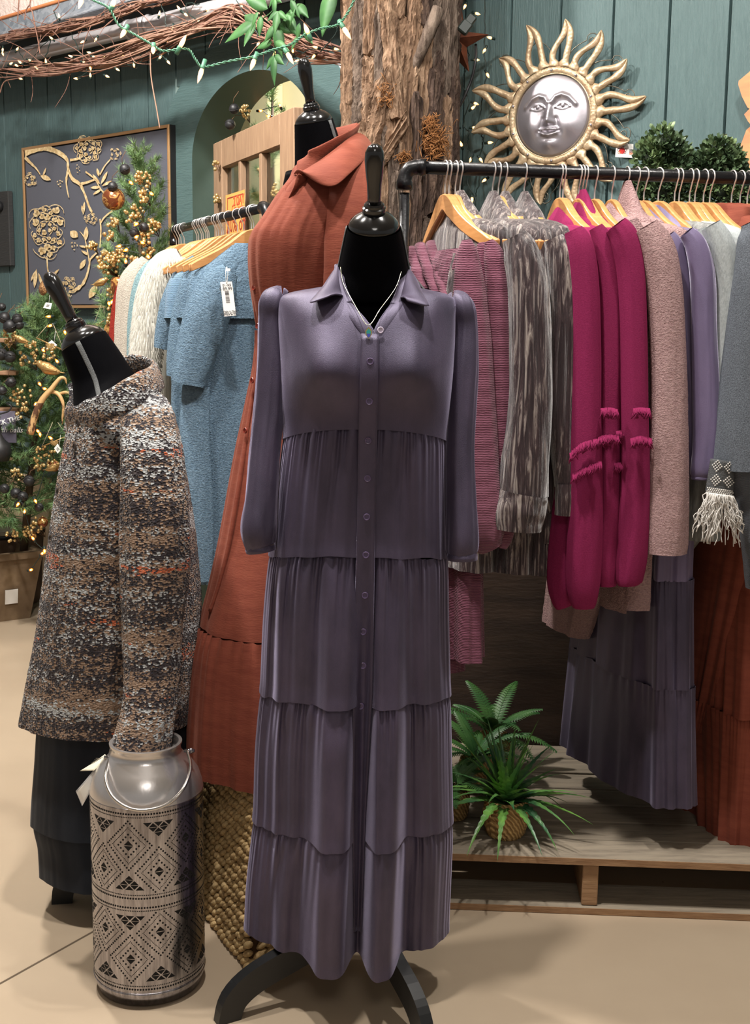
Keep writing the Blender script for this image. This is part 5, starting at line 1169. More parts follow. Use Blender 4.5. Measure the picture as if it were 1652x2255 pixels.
# ================================================================ LIGHT STRINGS
GLOW = mat('warm_bulb', C(255, 214, 160), .2, emit=(C(255, 196, 130), 14.0)); GLASSB = mat('clear_bulb_glass', C(255, 226, 190), .05, emit=(C(255, 190, 120), 1.2), alpha=.55)
AMBER = mat('amber_bulb_glass', C(255, 150, 50), .1, emit=(C(255, 120, 30), 1.6), alpha=.5)
GWIRE = mat('green_wire', C(72, 122, 96), .45); DWIRE = mat('dark_green_wire', C(28, 46, 42), .5)
def bulb(t, base, tip, r, m_sock, big=False, glass=None):
    b, e_ = Vector(base), Vector(tip); d = (e_ - b); L = d.length; M = Matrix.Translation(b) @ d.normalized().to_track_quat('Z', 'Y').to_matrix().to_4x4()
    g = G(); g.lathe([(r * .95, -L * .55), (r * 1.05, 0), (r * .9, L * .06), (0, L * .06)], 8, M); s_ = g.obj('socket', m_sock, t)
    g = G(); g.lathe([(r * .8, L * .05), (r * 1.0, L * .3), (r * .8, L * .62), (r * .3, L * .88), (0, L)], 10, M); gl = g.obj('bulb', glass or GLASSB, t)
    g = G(); g.lathe([(0, L * .12), (r * .55, L * .25), (r * .5, L * .5), (0, L * .66)], 6, M); f_ = bpy.data.objects.new('filament', None); bpy.data.objects.remove(f_)
    o = g.obj('filament', GLOW, t)
def twist(t, path, n, r, off, m_, turns):
    q = spline(path, n); T = frames(q)[1]
    for ph in (0, PI):
        g = G(); pts = []
        for i in range(n):
            a = T[i].cross(Vector((0, 1, 0))).normalized(); b = T[i].cross(a); w_ = ph + turns * 2 * PI * i / n
            pts.append(q[i] + a * off * math.cos(w_) + b * off * math.sin(w_))
        g.tube(pts, r, 5); g.obj('wire', m_, t)
SYc = 3.90
big = thing('light_string', 'twisted green light string with large pointed bulbs across the top of the picture', 'string lights', P(445, 148, SYc))
twist(big, [P(x, y, SYc) for x, y in ((150, -30), (205, 0), (240, 18), (262, 55), (300, 78), (335, 98), (360, 112), (412, 108), (430, 130), (448, 147), (500, 136), (560, 124), (600, 110), (640, 98), (672, 76), (710, 62), (742, 55), (765, 30), (785, -12))], 260, .0021, .0026, GWIRE, 42)
for a, b, c_, d in ((181, -4, 173, 20), (276, 66, 265, 84), (396, 104, 411, 76), (446, 150, 435, 184), (561, 130, 551, 156), (247, 14, 254, -6), (338, 104, 337, 120), (680, 76, 669, 50), (756, 60, 774, 88), (632, 116, 647, 142)): bulb(big, P(a, b, SYc), P(c_, d, SYc - .01), .0075, GWIRE)
def minis(label, paths, spots, off, group=None):
    t = thing('mini_light_string', label, 'string lights', PW(spots[0][0], spots[0][1], off), 0, group)
    for p in paths: g = G(); g.tube([q + Vector((rnd.uniform(-.003, .003), 0, rnd.uniform(-.003, .003))) for q in spline([PW(x, y, off) for x, y in p], len(p) * 7)], .0022, 4); g.obj('wire', DWIRE, t)
    for x, y in spots:
        p = PW(x, y, off); a = rnd.uniform(0, 2 * PI); d = Vector((math.cos(a), -.3, math.sin(a) - .3)).normalized(); bulb(t, p - d * .008, p + d * .013, .0048, DWIRE)
    return t
minis('mini lights with dark wire woven through the twig garland at upper left', [[(0, 118), (38, 110), (60, 140), (95, 100), (113, 84), (98, 130)], [(118, 22), (130, 50), (150, 62), (168, 100), (186, 137), (190, 160), (168, 173)], [(199, 160), (215, 140), (250, 130), (290, 142), (320, 112), (350, 120), (371, 137)], [(350, 0), (362, 30), (365, 62), (355, 100), (352, 126)], [(440, 10), (412, 8), (414, 30), (441, 48), (452, 62)], [(300, 152), (330, 108), (360, 96), (372, 120)]],
      [(6, 110), (6, 118), (38, 108), (24, 140), (44, 137), (36, 144), (45, 173), (66, 133), (81, 150), (101, 135), (113, 84), (130, 36), (135, 62), (156, 124), (168, 173), (182, 92), (186, 137), (197, 116), (207, 126), (199, 150), (199, 166), (211, 87), (230, 124), (236, 168), (259, 153), (270, 120), (295, 143), (351, 30), (380, 62), (369, 88), (353, 126), (371, 137), (394, 18), (409, 32), (441, 48), (448, 63), (458, 22), (532, 13)], 0.36)
minis('mini lights with dark wire near the trunk end of the twig garland', [[(520, 0), (560, 60), (570, 96)], [(640, 130), (690, 108), (700, 118), (735, 80), (745, 60)], [(604, 120), (640, 116), (655, 134)]], [(569, 96), (604, 120), (645, 112), (655, 134), (691, 124), (695, 104), (740, 108)], 0.40)
minis('mini lights on dark wire hanging beside the trunk, left of the sun wall art', [[(1030, -10), (1015, 18), (1022, 75), (1030, 112), (1033, 132), (1020, 178), (1032, 228), (1020, 274), (1033, 292), (1028, 318), (1040, 346), (1030, 400), (1047, 440), (1042, 470)], [(1069, -10), (1067, 100), (1071, 165), (1066, 200), (1060, 232), (1055, 280), (1065, 310), (1055, 346), (1055, 400), (1045, 440)]],
      [(1024, 14), (1051, 30), (1079, 83), (1067, 111), (1004, 93), (1049, 132), (1074, 165), (1005, 184), (1078, 195), (1048, 228), (1042, 237), (1003, 282), (1045, 281), (1079, 314), (1016, 318), (1037, 351), (1059, 352), (1067, 397), (1040, 439)], 0.09)
# ================================================================ TWIG GARLAND
TW = mat('vine_twig', C(112, 78, 66), .85, var=(C(150, 112, 94), 30, (1, 1, 1), .4, .7)); TW2 = mat('vine_twig_pale', C(150, 116, 98), .85)
def garland(label, pts, n, rad, off, tw=26):
    t = thing('twig_garland', label, 'garland', PW(pts[0][0], pts[0][1], off)); base = spline([PW(x, y, off) for x, y in pts], 80)
    for part in range(2):
        g = G()
        for i in range(n // 2):
            a = rnd.randrange(0, 64); L = rnd.randrange(12, 40); sd = rnd.random() * 99; q = []
            for k in range(a, min(a + L, 80), 2):
                p = base[k]; q.append(p + Vector((nz(k * .05, sd, 1), nz(k * .05, sd, 5) * .8, nz(k * .05, sd, 9))) * rad * 2.1)
            if len(q) > 3: g.tube(spline(q, len(q) * 2), rnd.uniform(.0018, .0042), 4)
        g.obj('vine', TW if part else TW2, t, kind='stuff')
    g = G()
    for i in range(tw):
        p = base[rnd.randrange(80)] + Vector((rnd.uniform(-rad, rad), rnd.uniform(-.04, .02), rnd.uniform(-rad, rad))); d = Vector((rnd.uniform(-1, 1), rnd.uniform(-.4, .1), rnd.uniform(-1, .7))).normalized() * rnd.uniform(.06, .2)
        g.tube(spline([p, p + d * .5 + Vector((rnd.uniform(-.02, .02), 0, rnd.uniform(-.02, .02))), p + d], 8), [.0022 - .0014 * j / 7 for j in range(8)], 4)
    g.obj('twig', TW, t, kind='stuff'); return t
garland('rough vine twig garland along the steel beam at upper left', [(-20, 84), (80, 72), (170, 54), (260, 30), (330, 8), (420, -20)], 56, .020, .36, 40)
garland('rough vine twig garland with lights below the grey conduit pipe', [(-20, 152), (60, 152), (140, 150), (220, 138), (300, 108), (380, 78), (460, 50), (520, 38), (570, 58), (640, 92), (700, 116), (765, 130)], 130, .034, .36, 60)
tw = thing('loose_twig', 'bare thin twigs sticking out in front of the white masonry', 'twig', PW(70, 60, .42))
for pts in ([(70, -10), (66, 12), (72, 30), (78, 62), (84, 90), (88, 118)], [(66, 10), (58, 22), (54, 44)], [(42, -5), (40, 30), (38, 48)], [(130, -10), (128, 12), (118, 24)], [(331, 118), (333, 170), (345, 240), (352, 282)], [(0, 205), (10, 180), (40, 172), (75, 158)]):
    g = G(); g.tube(spline([PW(x, y, .42) for x, y in pts], 20), .0028, 5); g.obj('twig', TW2 if pts[0][0] > 300 else TW, tw)
# ================================================================ SILK LEAF VINE
LEAFM = NT('silk_leaf'); _c = LEAFM.noise(LEAFM.coords(), 14, 3); LEAFM.set(Base_Color=LEAFM.ramp(_c, [(.35, C(42, 82, 42)), (.7, C(66, 112, 58))]), Roughness=.6); LEAFM.b.inputs['Subsurface Weight'].default_value = 0.0; LEAFM = LEAFM.m
vine = thing('leaf_vine', 'hanging silk vine with pointed green leaves at the top beside the trunk', 'vine', PW(600, 60, .55))
def lobe(g, o, d, nrm, L, W_):
    s_ = d.cross(nrm).normalized(); N = 9; v = []
    for i in range(N):
        t = i / (N - 1); w_ = W_ * math.sin(PI * t ** .75) * (1 - .15 * t); c_ = o + d * L * t - nrm * (.12 * L * t * t); v += [c_ - s_ * w_, c_ + nrm * (.12 * w_), c_ + s_ * w_]
    g.add(v, [q for i in range(N - 1) for q in ((i * 3, i * 3 + 1, i * 3 + 4, i * 3 + 3), (i * 3 + 1, i * 3 + 2, i * 3 + 5, i * 3 + 4))])
SXW = DW; vs = []
for px, py, ang, L, lob in ((562, 48, 200, 78, 3), (570, 22, 235, 44, 1), (590, 20, 150, 60, 1), (612, 25, 270, 42, 3), (632, 30, 300, 50, 3), (640, 0, 300, 40, 1), (655, 8, 320, 44, 1), (575, 35, 265, 36, 1), (610, 55, 280, 58, 3), (660, 50, 250, 34, 1), (670, 62, 310, 42, 1), (600, 92, 190, 40, 1), (606, 92, 330, 42, 1), (604, 122, 270, 54, 3), (655, 80, 240, 28, 1), (735, -30, 262, 88, 1), (622, -5, 90, 30, 1), (605, -8, 270, 40, 3), (650, 20, 230, 34, 1), (582, -5, 250, 40, 1), (617, 40, 245, 44, 1)):
    o = PW(px, py, .50 + .10 * rnd.random()); a = math.radians(ang); d = (DW * math.cos(a) * 1.0 + Vector((0, 0, 1)) * math.sin(a) + NW * rnd.uniform(-.1, .35)).normalized(); n_ = (NW + Vector((rnd.uniform(-.4, .4), 0, rnd.uniform(0, .6)))).normalized(); n_ = (n_ - d * n_.dot(d)).normalized()
    Lm = L * .0019; g = G(); lobe(g, o, d, n_, Lm, Lm * .21)
    if lob == 3:
        for sgn in (1, -1):
            d2 = (d * math.cos(.95) + d.cross(n_) * sgn * math.sin(.95)).normalized(); lobe(g, o, d2, n_, Lm * .66, Lm * .15)
    g.obj('leaf', LEAFM, vine, solid=.0008)
for pts in ([(604, -20), (608, 20), (606, 60), (605, 92), (604, 124)], [(575, -20), (585, 10), (562, 46)], [(650, -20), (648, 10), (632, 30)], [(620, -10), (600, 24), (580, 40)], [(736, -40), (735, -20)]):
    g = G(); g.tube(spline([PW(x, y, .54) for x, y in pts], 18), .0022, 5); g.obj('stem', LEAFM, vine)
# ================================================================ SUN WALL ART
GOLD = NT('antique_gold_metal'); _v = GOLD.n('ShaderNodeTexVoronoi'); _v.inputs['Scale'].default_value = 95; GOLD.l(GOLD.coords(), _v.inputs['Vector'])
_f = GOLD.noise(GOLD.coords(), 14, 3)
GOLD.set(Base_Color=GOLD.ramp(_f, [(.35, C(164, 136, 106)), (.6, C(194, 172, 140))]), Metallic=.35, Roughness=.42); GOLD.bump(GOLD.math('MULTIPLY', _v.outputs['Distance'], -1), .35, .004); GOLD = GOLD.m
SIL2 = mat('brushed_silver_face', C(178, 173, 180), .34, .75, bump=(40, (1, 6, 1), .12, .003))
DKM = mat('dark_wire_metal', C(104, 98, 86), .35, .85)
SC = PW(1219, 256, .075); ths = math.radians(31); SX = Vector((math.cos(ths), -math.sin(ths), 0)); SN = Vector((-math.sin(ths), -math.cos(ths), 0)); SZv = Vector((0, 0, 1))
mp = mpp(SC.y, SC.z); RD = 104 * mp
sun = thing('sun_wall_art', 'gold and silver metal sun face wall art on the green planks above the rack', 'wall art', SC)
def sp(x, y, h): return SC + SX * x + SZv * y + SN * h
def gs(x, y, cx, cy, sx, sy): return math.exp(-((x - cx) / sx) ** 2 - ((y - cy) / sy) ** 2)
def seg(x, y, pts, w):
    d = 9
    for (a, b), (c, e) in zip(pts, pts[1:]):
        t = max(0, min(1, ((x - a) * (c - a) + (y - b) * (e - b)) / ((c - a) ** 2 + (e - b) ** 2))); d = min(d, math.hypot(x - a - t * (c - a), y - b - t * (e - b)))
    return math.exp(-(d / w) ** 2)
def face(x, y):                                        # unit disc relief
    h = .30 * max(0, 1 - x * x - y * y) ** .5
    for s in (-1, 1):
        ex = s * .33 - .0
        h += .10 * gs(x, y, s * .46, -.28, .22, .24)
        h -= .09 * gs(x, y, ex, .20, .22, .13)
        h += .075 * gs(x, y, ex, .20, .12, .085)
        h += .03 * seg(x, y, [(ex - .19, .17), (ex - .08, .255), (ex + .08, .255), (ex + .19, .18)], .025) + .025 * seg(x, y, [(ex - .19, .17), (ex - .05, .125), (ex + .08, .125), (ex + .19, .18)], .022)
        h += .035 * gs(x, y, ex, .195, .035, .035) - .03 * seg(x, y, [(ex + .06 * math.cos(a), .195 + .06 * math.sin(a)) for a in [k * PI / 4 for k in range(9)]], .013)
        h += .07 * seg(x, y, [(s * .06, .30), (s * .14, .42), (s * .30, .47), (s * .48, .40), (s * .66, .22)], .05)
        h += .045 * gs(x, y, s * .10, -.17, .07, .055)
        h -= .05 * seg(x, y, [(s * .17, -.10), (s * .24, -.30)], .05)
        h -= .03 * gs(x, y, s * .30, -.42, .05, .06)
    h += .17 * gs(x, y, 0, -.02, .085, .30) + .08 * gs(x, y, 0, -.15, .09, .075)
    h -= .05 * gs(x, y, 0, -.27, .14, .035) + .07 * seg(x, y, [(-.27, -.37), (-.1, -.42), (.1, -.42), (.27, -.37)], .022)
    h += .075 * seg(x, y, [(-.20, -.365), (-.06, -.335), (0, -.35), (.06, -.335), (.20, -.365)], .042) + .075 * seg(x, y, [(-.17, -.44), (0, -.485), (.17, -.44)], .05)
    h += .08 * gs(x, y, 0, -.70, .20, .13) - .03 * gs(x, y, 0, -.57, .16, .04)
    return h
g = G(); RF = RD * .855
g.grid(150, 74, lambda a, b: (lambda r, t: sp(RF * r * math.cos(t), RF * r * math.sin(t), .004 + RF * .78 * (face(r * math.cos(t), r * math.sin(t)) * smooth(1.0, .93, r))))(max(b, .001), 2 * PI * a), cu=True); g.obj('face', SIL2, sun)
g = G(); g.grid(180, 12, lambda a, b: (lambda q: sp((RD * .925 + RD * .080 * math.cos(q)) * math.cos(2 * PI * a), (RD * .925 + RD * .080 * math.cos(q)) * math.sin(2 * PI * a), .006 + .011 * max(0, math.sin(q)) * (1 + .25 * math.sin(2 * PI * a * 84))))(PI * b), cu=True); g.obj('rim', GOLD, sun)
for r in (.855, 1.0):
    g = G(); g.tube([sp(RD * r * math.cos(2 * PI * i / 90), RD * r * math.sin(2 * PI * i / 90), .012 if r < 1 else .006) for i in range(91)], .0022, 6, cap=False); g.obj('rim_edge', mat('pale_gold_edge', C(200, 184, 150), .3, .9), sun)
for i in range(10):
    a = .35 + 2 * PI * i / 10; g = G(); g.ball(sp(RD * .925 * math.cos(a), RD * .925 * math.sin(a), .018), .0045, 8, 6); g.obj('rivet', SIL2, sun)
for i in range(14):
    a0 = math.radians(84 + i * 360 / 14); ur = Vector((math.cos(a0), math.sin(a0))); ul = Vector((-ur.y, ur.x)); Lr = (203 + 12 * math.sin(i * 2.4)) * mp - RD; sw = 1 if 84 + i * 25.7 < 270 else 1
    def rp(t, s, h):
        lat = .011 * math.sin(2 * PI * t * .95 + .4) * (.5 + .6 * t) - .004
        w_ = .041 * (1 - t) ** .58 * (1 - .18 * math.exp(-((t - .12) / .12) ** 2)) + .0035 * (1 - t ** 6)
        hole = .36 * w_ * smooth(.10, .18, t) * (1 - smooth(.42, .72, t)) if t < .72 else 0
        return lat, w_, hole
    for sd in (-1, 1):
        def fr(a, b):
            lat, w_, ho = rp(b, 0, 0); x = sd * (ho + (w_ - ho) * a) + lat; r = RD * .985 + Lr * b; q = ur * r + ul * x
            return sp(q.x, q.y, .004 + .012 * math.sin(PI * min(max(a, .02), .98)) ** .6 * (1 - .5 * b) )
        g = G(); g.grid(9, 30, fr); g.obj('ray', GOLD, sun, solid=.0012)
    a1 = a0 + PI / 14; ur = Vector((math.cos(a1), math.sin(a1))); ul = Vector((-ur.y, ur.x)) * (1 if math.cos(a1) < 0 else -1); pts = []
    for k in range(12):
        t = k / 11; r = RD + t * .095; pts.append(ur * r + ul * (-.018 * math.sin(PI * t) + .03 * t * t))
    c0 = pts[-1] + ul * .020 + ur * .004
    for k in range(1, 26):
        q = 1 - k / 27; an = k * .36; pts.append(c0 + (-ul * math.cos(an) + ur * math.sin(an)) * (.021 * q + .004))
    g = G(); g.tube([sp(p.x, p.y, .004) for p in pts], .0016, 5); g.obj('wire_curl', DKM, sun)
tg, at, ex, ey = card('price_tag', 'square white shop tag with a red flower logo on the sun wall art', 'tag', [(1358, 314), (1404, 318), (1402, 348), (1355, 346)], SC.y - .12)
X_, Y_ = ex.normalized(), ey.normalized(); REDI = mat('red_print', C(204, 44, 40), .7); ORI = mat('orange_print', C(226, 132, 60), .7); DKI = mat('dark_red_print', C(120, 40, 52), .7)
text('tag_number', '05-2304', .0055, axes(at(.30, .92), X_, Y_), INK, tg); text('price_text', '$ 74.99', .0075, axes(at(.22, .75), X_, Y_), INK, tg)
g = G()
for k in range(10):
    a = k * PI / 5; g.add([at(.30 + .0, .48), at(.30 + .13 * math.cos(a - .3), .48 + .2 * math.sin(a - .3)), at(.30 + .16 * math.cos(a), .48 + .24 * math.sin(a)), at(.30 + .13 * math.cos(a + .3), .48 + .2 * math.sin(a + .3))], [(0, 1, 2, 3)])
g.obj('flower_mark', REDI, tg, smooth=False)
for cu, cv in ((.13, .52), (.46, .56), (.43, .38), (.17, .34)):
    g = G(); g.tube([at(cu + .06 * math.cos(k * PI / 6), cv + .09 * math.sin(k * PI / 6)) for k in range(13)], .0006, 4); g.obj('leaf_mark', DKI if cv > .36 else ORI, tg)
for tx, v, m_ in (('VERY', .56, INK), ('GOT', .44, DKI), ('GIFT', .32, ORI)): text('shop_text', tx, .0075, axes(at(.76, v), X_, Y_), m_, tg, bold=.0002)
# ================================================================ FRAMED CANVAS
PO = .045
pa, pb, pc_, pd_ = SZ(50, 325.5, PO), SZ(370, 281, PO), SZ(370, 668, PO), SZ(60, 675.7, PO)
ps0_, ps1_ = (pa[0] + pd_[0]) / 2, pb[0]; pz1_, pz0_ = (pa[1] + pb[1]) / 2, pd_[1]
pic = thing('framed_canvas', 'dark grey canvas with gold blossom branches in a thin gold frame on the green wall', 'painting', Wsz((ps0_ + ps1_) / 2, pz0_, PO))
g = G(); g.cbox(Wsz((ps0_ + ps1_) / 2, (pz0_ + pz1_) / 2, PO / 2 - .004), (ps1_ - ps0_ - .02, PO - .006, pz1_ - pz0_ - .02), .002, FR); g.obj('canvas', mat('slate_canvas', C(88, 90, 100), .85, bump=(300, (1, 1, 1), .2, .002)), pic, smooth=False)
FRM = mat('brass_frame', C(206, 160, 112), .35, .6); FRD = mat('frame_side_black', C(28, 28, 30), .5); fw = .014
for s, z, dx, dz_ in (((ps0_ + ps1_) / 2, pz1_, ps1_ - ps0_ + fw, fw), ((ps0_ + ps1_) / 2, pz0_, ps1_ - ps0_ + fw, fw), (ps0_, (pz0_ + pz1_) / 2, fw, pz1_ - pz0_), (ps1_, (pz0_ + pz1_) / 2, fw, pz1_ - pz0_)):
    g = G(); g.cbox(Wsz(s, z, PO - .002), (dx, .008, dz_), .001, FR); a = g.obj('frame_strip', FRM, pic, smooth=False)
    g = G(); g.box(Wsz(s, z, PO / 2 - .003), (dx * .999, PO - .002, dz_ * .999), FR); g.obj('frame_side', FRD, pic, smooth=False)
LEAFG = NT('gold_leaf_paint'); _f = LEAFG.noise(LEAFG.coords(), 60, 4); LEAFG.set(Base_Color=LEAFG.ramp(_f, [(.35, C(206, 172, 116)), (.7, C(246, 226, 182))]), Metallic=.0, Roughness=.5); LEAFG = LEAFG.m
def q_(x, y):                                          # canvas point under a pixel of the close-up (4.72 px per px, origin 40,270)
    return PW(40 + x / 4.72, 270 + y / 4.72, PO + .0015)
def flat(g, pts, w0, w1):
    p = spline([q_(*a) for a in pts], len(pts) * 6); n = len(p); T = frames(p)[1]; v = []
    for i in range(n):
        s_ = T[i].cross(NW).normalized(); w_ = (w0 + (w1 - w0) * i / (n - 1)) * (1 + .35 * nz(p[i].x * 60, p[i].z * 60, 1)); v += [p[i] - s_ * w_, p[i] + s_ * w_]
    g.add(v, [(2 * i, 2 * i + 1, 2 * i + 3, 2 * i + 2) for i in range(n - 1)])
g = G()
for pts, a, b in (([(70, 320), (150, 290), (260, 265), (360, 285), (450, 330), (510, 390), (520, 480), (560, 580), (640, 640), (690, 740), (740, 880), (770, 930)], .014, .007), ([(640, 640), (720, 620), (800, 590)], .007, .004), ([(520, 480), (500, 600), (510, 700), (528, 780)], .010, .003), ([(70, 360), (130, 420), (190, 480), (230, 540)], .010, .003), ([(850, 1000), (860, 1120), (850, 1300)], .006, .005),
                ([(1000, 900), (900, 980), (860, 1040)], .004, .005), ([(590, 1740), (660, 1690), (710, 1600), (740, 1480), (750, 1420), (830, 1340)], .010, .005), ([(740, 1440), (720, 1330), (690, 1200), (640, 1130)], .006, .002), ([(700, 510), (800, 590), (850, 680), (900, 740)], .004, .004), ([(850, 540), (900, 450), (960, 380)], .005, .003), ([(300, 1400), (310, 1540), (350, 1600)], .008, .003), ([(540, 390), (640, 370), (660, 340)], .007, .003)): flat(g, pts, a, b)
g.obj('gold_branch', LEAFG, pic, smooth=False)
def gleaf(g, x, y, ang, L, W_):
    n = 7; v = []
    for i in range(n):
        t = i / (n - 1); w_ = W_ * math.sin(PI * t) ** .8; cx, cy = x + L * t * math.cos(ang), y - L * t * math.sin(ang); v += [q_(cx - w_ * math.sin(ang), cy - w_ * math.cos(ang)), q_(cx + w_ * math.sin(ang), cy + w_ * math.cos(ang))]
    g.add(v, [(2 * i, 2 * i + 1, 2 * i + 3, 2 * i + 2) for i in range(n - 1)])
for x, y, ang, L, W_ in ((230, 550, -.4, 120, 26), (255, 560, 1.2, 100, 10), (840, 560, 1.8, 90, 14), (850, 640, 2.2, 130, 14), (860, 640, 1.1, 150, 16), (870, 660, .5, 120, 14), (860, 670, 3.2, 110, 16), (870, 690, 3.7, 110, 14), (690, 820, 4.6, 140, 14), (660, 860, 4.9, 90, 12), (620, 1190, 2.5, 100, 40), (700, 1230, 1.5, 150, 24), (740, 1380, 2.6, 100, 14), (700, 1420, 4.2, 120, 24), (720, 1300, 2.9, 90, 12), (860, 1340, .4, 120, 18), (850, 1340, -.1, 100, 14), (820, 1680, 4.2, 170, 36), (190, 1520, 4.6, 200, 20), (180, 1540, 4.3, 120, 12), (210, 1560, 5.0, 160, 14), (350, 1600, .8, 110, 12)):
    g = G(); gleaf(g, x, y, ang, L, W_); g.obj('gold_leaf', LEAFG, pic, smooth=False)
def petals(name, cx, cy, rx, ry, n, sd, w_=.0024, fill=6):
    g = G()
    for i in range(n):
        k = i / n; rr = k ** .6; a = i * 2.39996 + sd; px, py = cx + rx * .72 * rr * math.cos(a), cy + ry * .72 * rr * math.sin(a)
        out_ = math.atan2(-(py - cy), px - cx); s = rx * (.20 + .16 * abs(nz(i, sd, 1)) * 2)
        for f in range(3): gleaf(g, px, py, out_ + (f - 1) * .55 + .3 * nz(i, f, sd), s * (1.1 if f == 1 else .85), s * .30)
        pts = [(px + s * 1.25 * math.cos(t) * (1 + .3 * nz(i, t, sd)), py - s * 1.25 * math.sin(t) * (1 + .3 * nz(t, i, sd))) for t in [out_ - 1.2 + q * .4 for q in range(7)]]
        flat(g, pts, w_, w_ * .7)
    g.obj(name, LEAFG, pic, smooth=False)
petals('gold_peony', 310, 1120, 190, 330, 26, .4); petals('gold_peony', 730, 280, 170, 150, 18, 1.1); petals('gold_blossom', 1010, 320, 70, 90, 9, 2.0, .0018, 2); petals('gold_blossom', 760, 1000, 80, 60, 10, .7, .0016, 2); petals('gold_blossom', 520, 1700, 100, 120, 14, 1.7, .002, 3); petals('gold_blossom', 130, 590, 70, 90, 9, 2.6, .002, 3); petals('gold_blossom', 430, 630, 36, 60, 6, .2, .0016, 2); petals('gold_blossom', 620, 480, 26, 70, 6, .9, .0016, 2); petals('gold_blossom', 580, 1280, 40, 70, 6, .5, .0014, 1)
# ================================================================ SALVAGED DOOR WITH PANES
DOORW = NT('stripped_pine'); _v = DOORW.coords((18, 18, 1.6)); _f = DOORW.noise(_v, 5, 5, .6); DOORW.set(Base_Color=DOORW.ramp(_f, [(.3, C(136, 108, 84)), (.7, C(164, 134, 106))]), Roughness=.65); DOORW.bump(_f, .35, .003); DOORW = DOORW.m
GLASSP = mat('old_window_glass', C(236, 242, 240), .04, trans=1.0); GLASSP.node_tree.nodes['Principled BSDF'].inputs['IOR'].default_value = 1.15
da, db = P(660, 236, 4.36), P(481, 322, 5.26); db.z = da.z; dd = (db - da); DL = dd.length; dd.normalize(); dn = Vector((dd.y, -dd.x, 0)); 
if dn.x < 0: dn = -dn
dn = -dn
DTOP = da.z; FD = Matrix((dd, dn, Vector((0, 0, 1)))).transposed()
door = thing('pine_door', 'stripped pine salvaged door with small panes standing behind the left rack', 'door', (da + dd * DL / 2) - Vector((0, 0, DTOP)))
def dbx(name, u0, u1, z0, z1, th=.045, m_=None, off=0, ch=.003):
    g = G(); g.cbox(da + dd * ((u0 + u1) / 2) + dn * off + Vector((0, 0, (z0 + z1) / 2 - DTOP)), (u1 - u0, th, z1 - z0), ch, FD); return g.obj(name, m_ or DOORW, door, smooth=False)
def du(px, py=400):
    r = ray(px, py); k = (da - CAM).dot(dn) / r.dot(dn); return ((CAM + r * k) - da).dot(dd), (CAM + r * k).z
u1_, u2_, u3_, u4_ = du(629)[0], du(584)[0], du(538)[0], du(500)[0]
zr = du(600, 332)[1]; zsill = 1.05
dbx('stile', 0, u1_, 0.005, DTOP); dbx('stile', u4_, DL, 0.005, DTOP); dbx('top_rail', u1_, u4_, zr, DTOP); dbx('lock_rail', u1_, u4_, zsill - .16, zsill); dbx('bottom_rail', u1_, u4_, .005, .22)
dbx('lower_panel', u1_, u4_, .22, zsill - .16, .02)
dbx('muntin', u2_ - .014, u2_ + .014, zsill, zr, .040); dbx('muntin', u3_ - .014, u3_ + .014, zsill, zr, .040); dbx('muntin', u1_, u4_, zr - .46, zr - .436, .030)
for a, b in ((u1_, u2_ - .014), (u2_ + .014, u3_ - .014), (u3_ + .014, u4_)):
    for z0, z1 in ((zsill, zr - .46), (zr - .436, zr)): dbx('pane', a, b, z0, z1, .004, GLASSP, -.004, .0005)
# orange sale sign in front of the panes
so_ = -.03 if (CAM - da).dot(dn) < 0 else .03
def sg(px, py): 
    r = ray(px, py); o = da + dn * so_; k = (o - CAM).dot(dn) / r.dot(dn); return CAM + r * k
c0, c1, c2, c3 = sg(497, 428), sg(538, 420), sg(541, 520), sg(498, 530)
ORP = mat('orange_paper', C(246, 166, 88), .75); sign = thing('sale_sign', 'orange paper sale sign on the pine door behind the left rack', 'sign', (c0 + c2) / 2)
c0.z = c1.z = (sg(497, 428).z + sg(538, 420).z) / 2; c2.z = c3.z = (c2.z + c3.z) / 2; c3.x, c3.y = c0.x, c0.y; c2.x, c2.y = c1.x, c1.y
nq = dn * (1 if so_ > 0 else -1)
g = G(); v = [c0, c1, c2, c3]; g.add(v + [p - nq * .002 for p in v], [(0, 1, 2, 3), (7, 6, 5, 4), (0, 4, 5, 1), (1, 5, 6, 2), (2, 6, 7, 3), (3, 7, 4, 0)]); g.obj('paper', ORP, sign, smooth=False)
X_ = (c1 - c0).normalized(); H_ = (c0.z - c3.z); Wd = (c1 - c0).length
def so2(u, v): return c0 + X_ * (Wd * u) - Vector((0, 0, H_ * v)) + nq * .0012
DR = mat('dark_red_ink', C(150, 52, 36), .8); LR_ = mat('red_ink', C(226, 92, 52), .8)
g = G()
for a, b in (((.1, .07), (.95, .07)), ((.1, .07), (.1, .96))):
    p, q = so2(*a), so2(*b); d = Vector((0, 0, .004)) if a[1] == b[1] else X_ * .006
    g.add([p, q, q - d, p - d] if a[1] == b[1] else [p, p + d, q + d, q], [(0, 1, 2, 3)])
g.obj('border', DR, sign, smooth=False)
text('sign_text', '2 DAY', .05, axes(so2(.72, .19), X_, (0, 0, 1)), LR_, sign, bold=.001); text('sign_text', 'On Sale', .05, axes(so2(.66, .36), X_, (0, 0, 1)), LR_, sign); text('sign_text', '20% off', .085, axes(so2(.56, .70), X_, (0, 0, 1)), DR, sign); text('sign_text', 'prices', .06, axes(so2(.70, .92), X_, (0, 0, 1)), DR, sign)
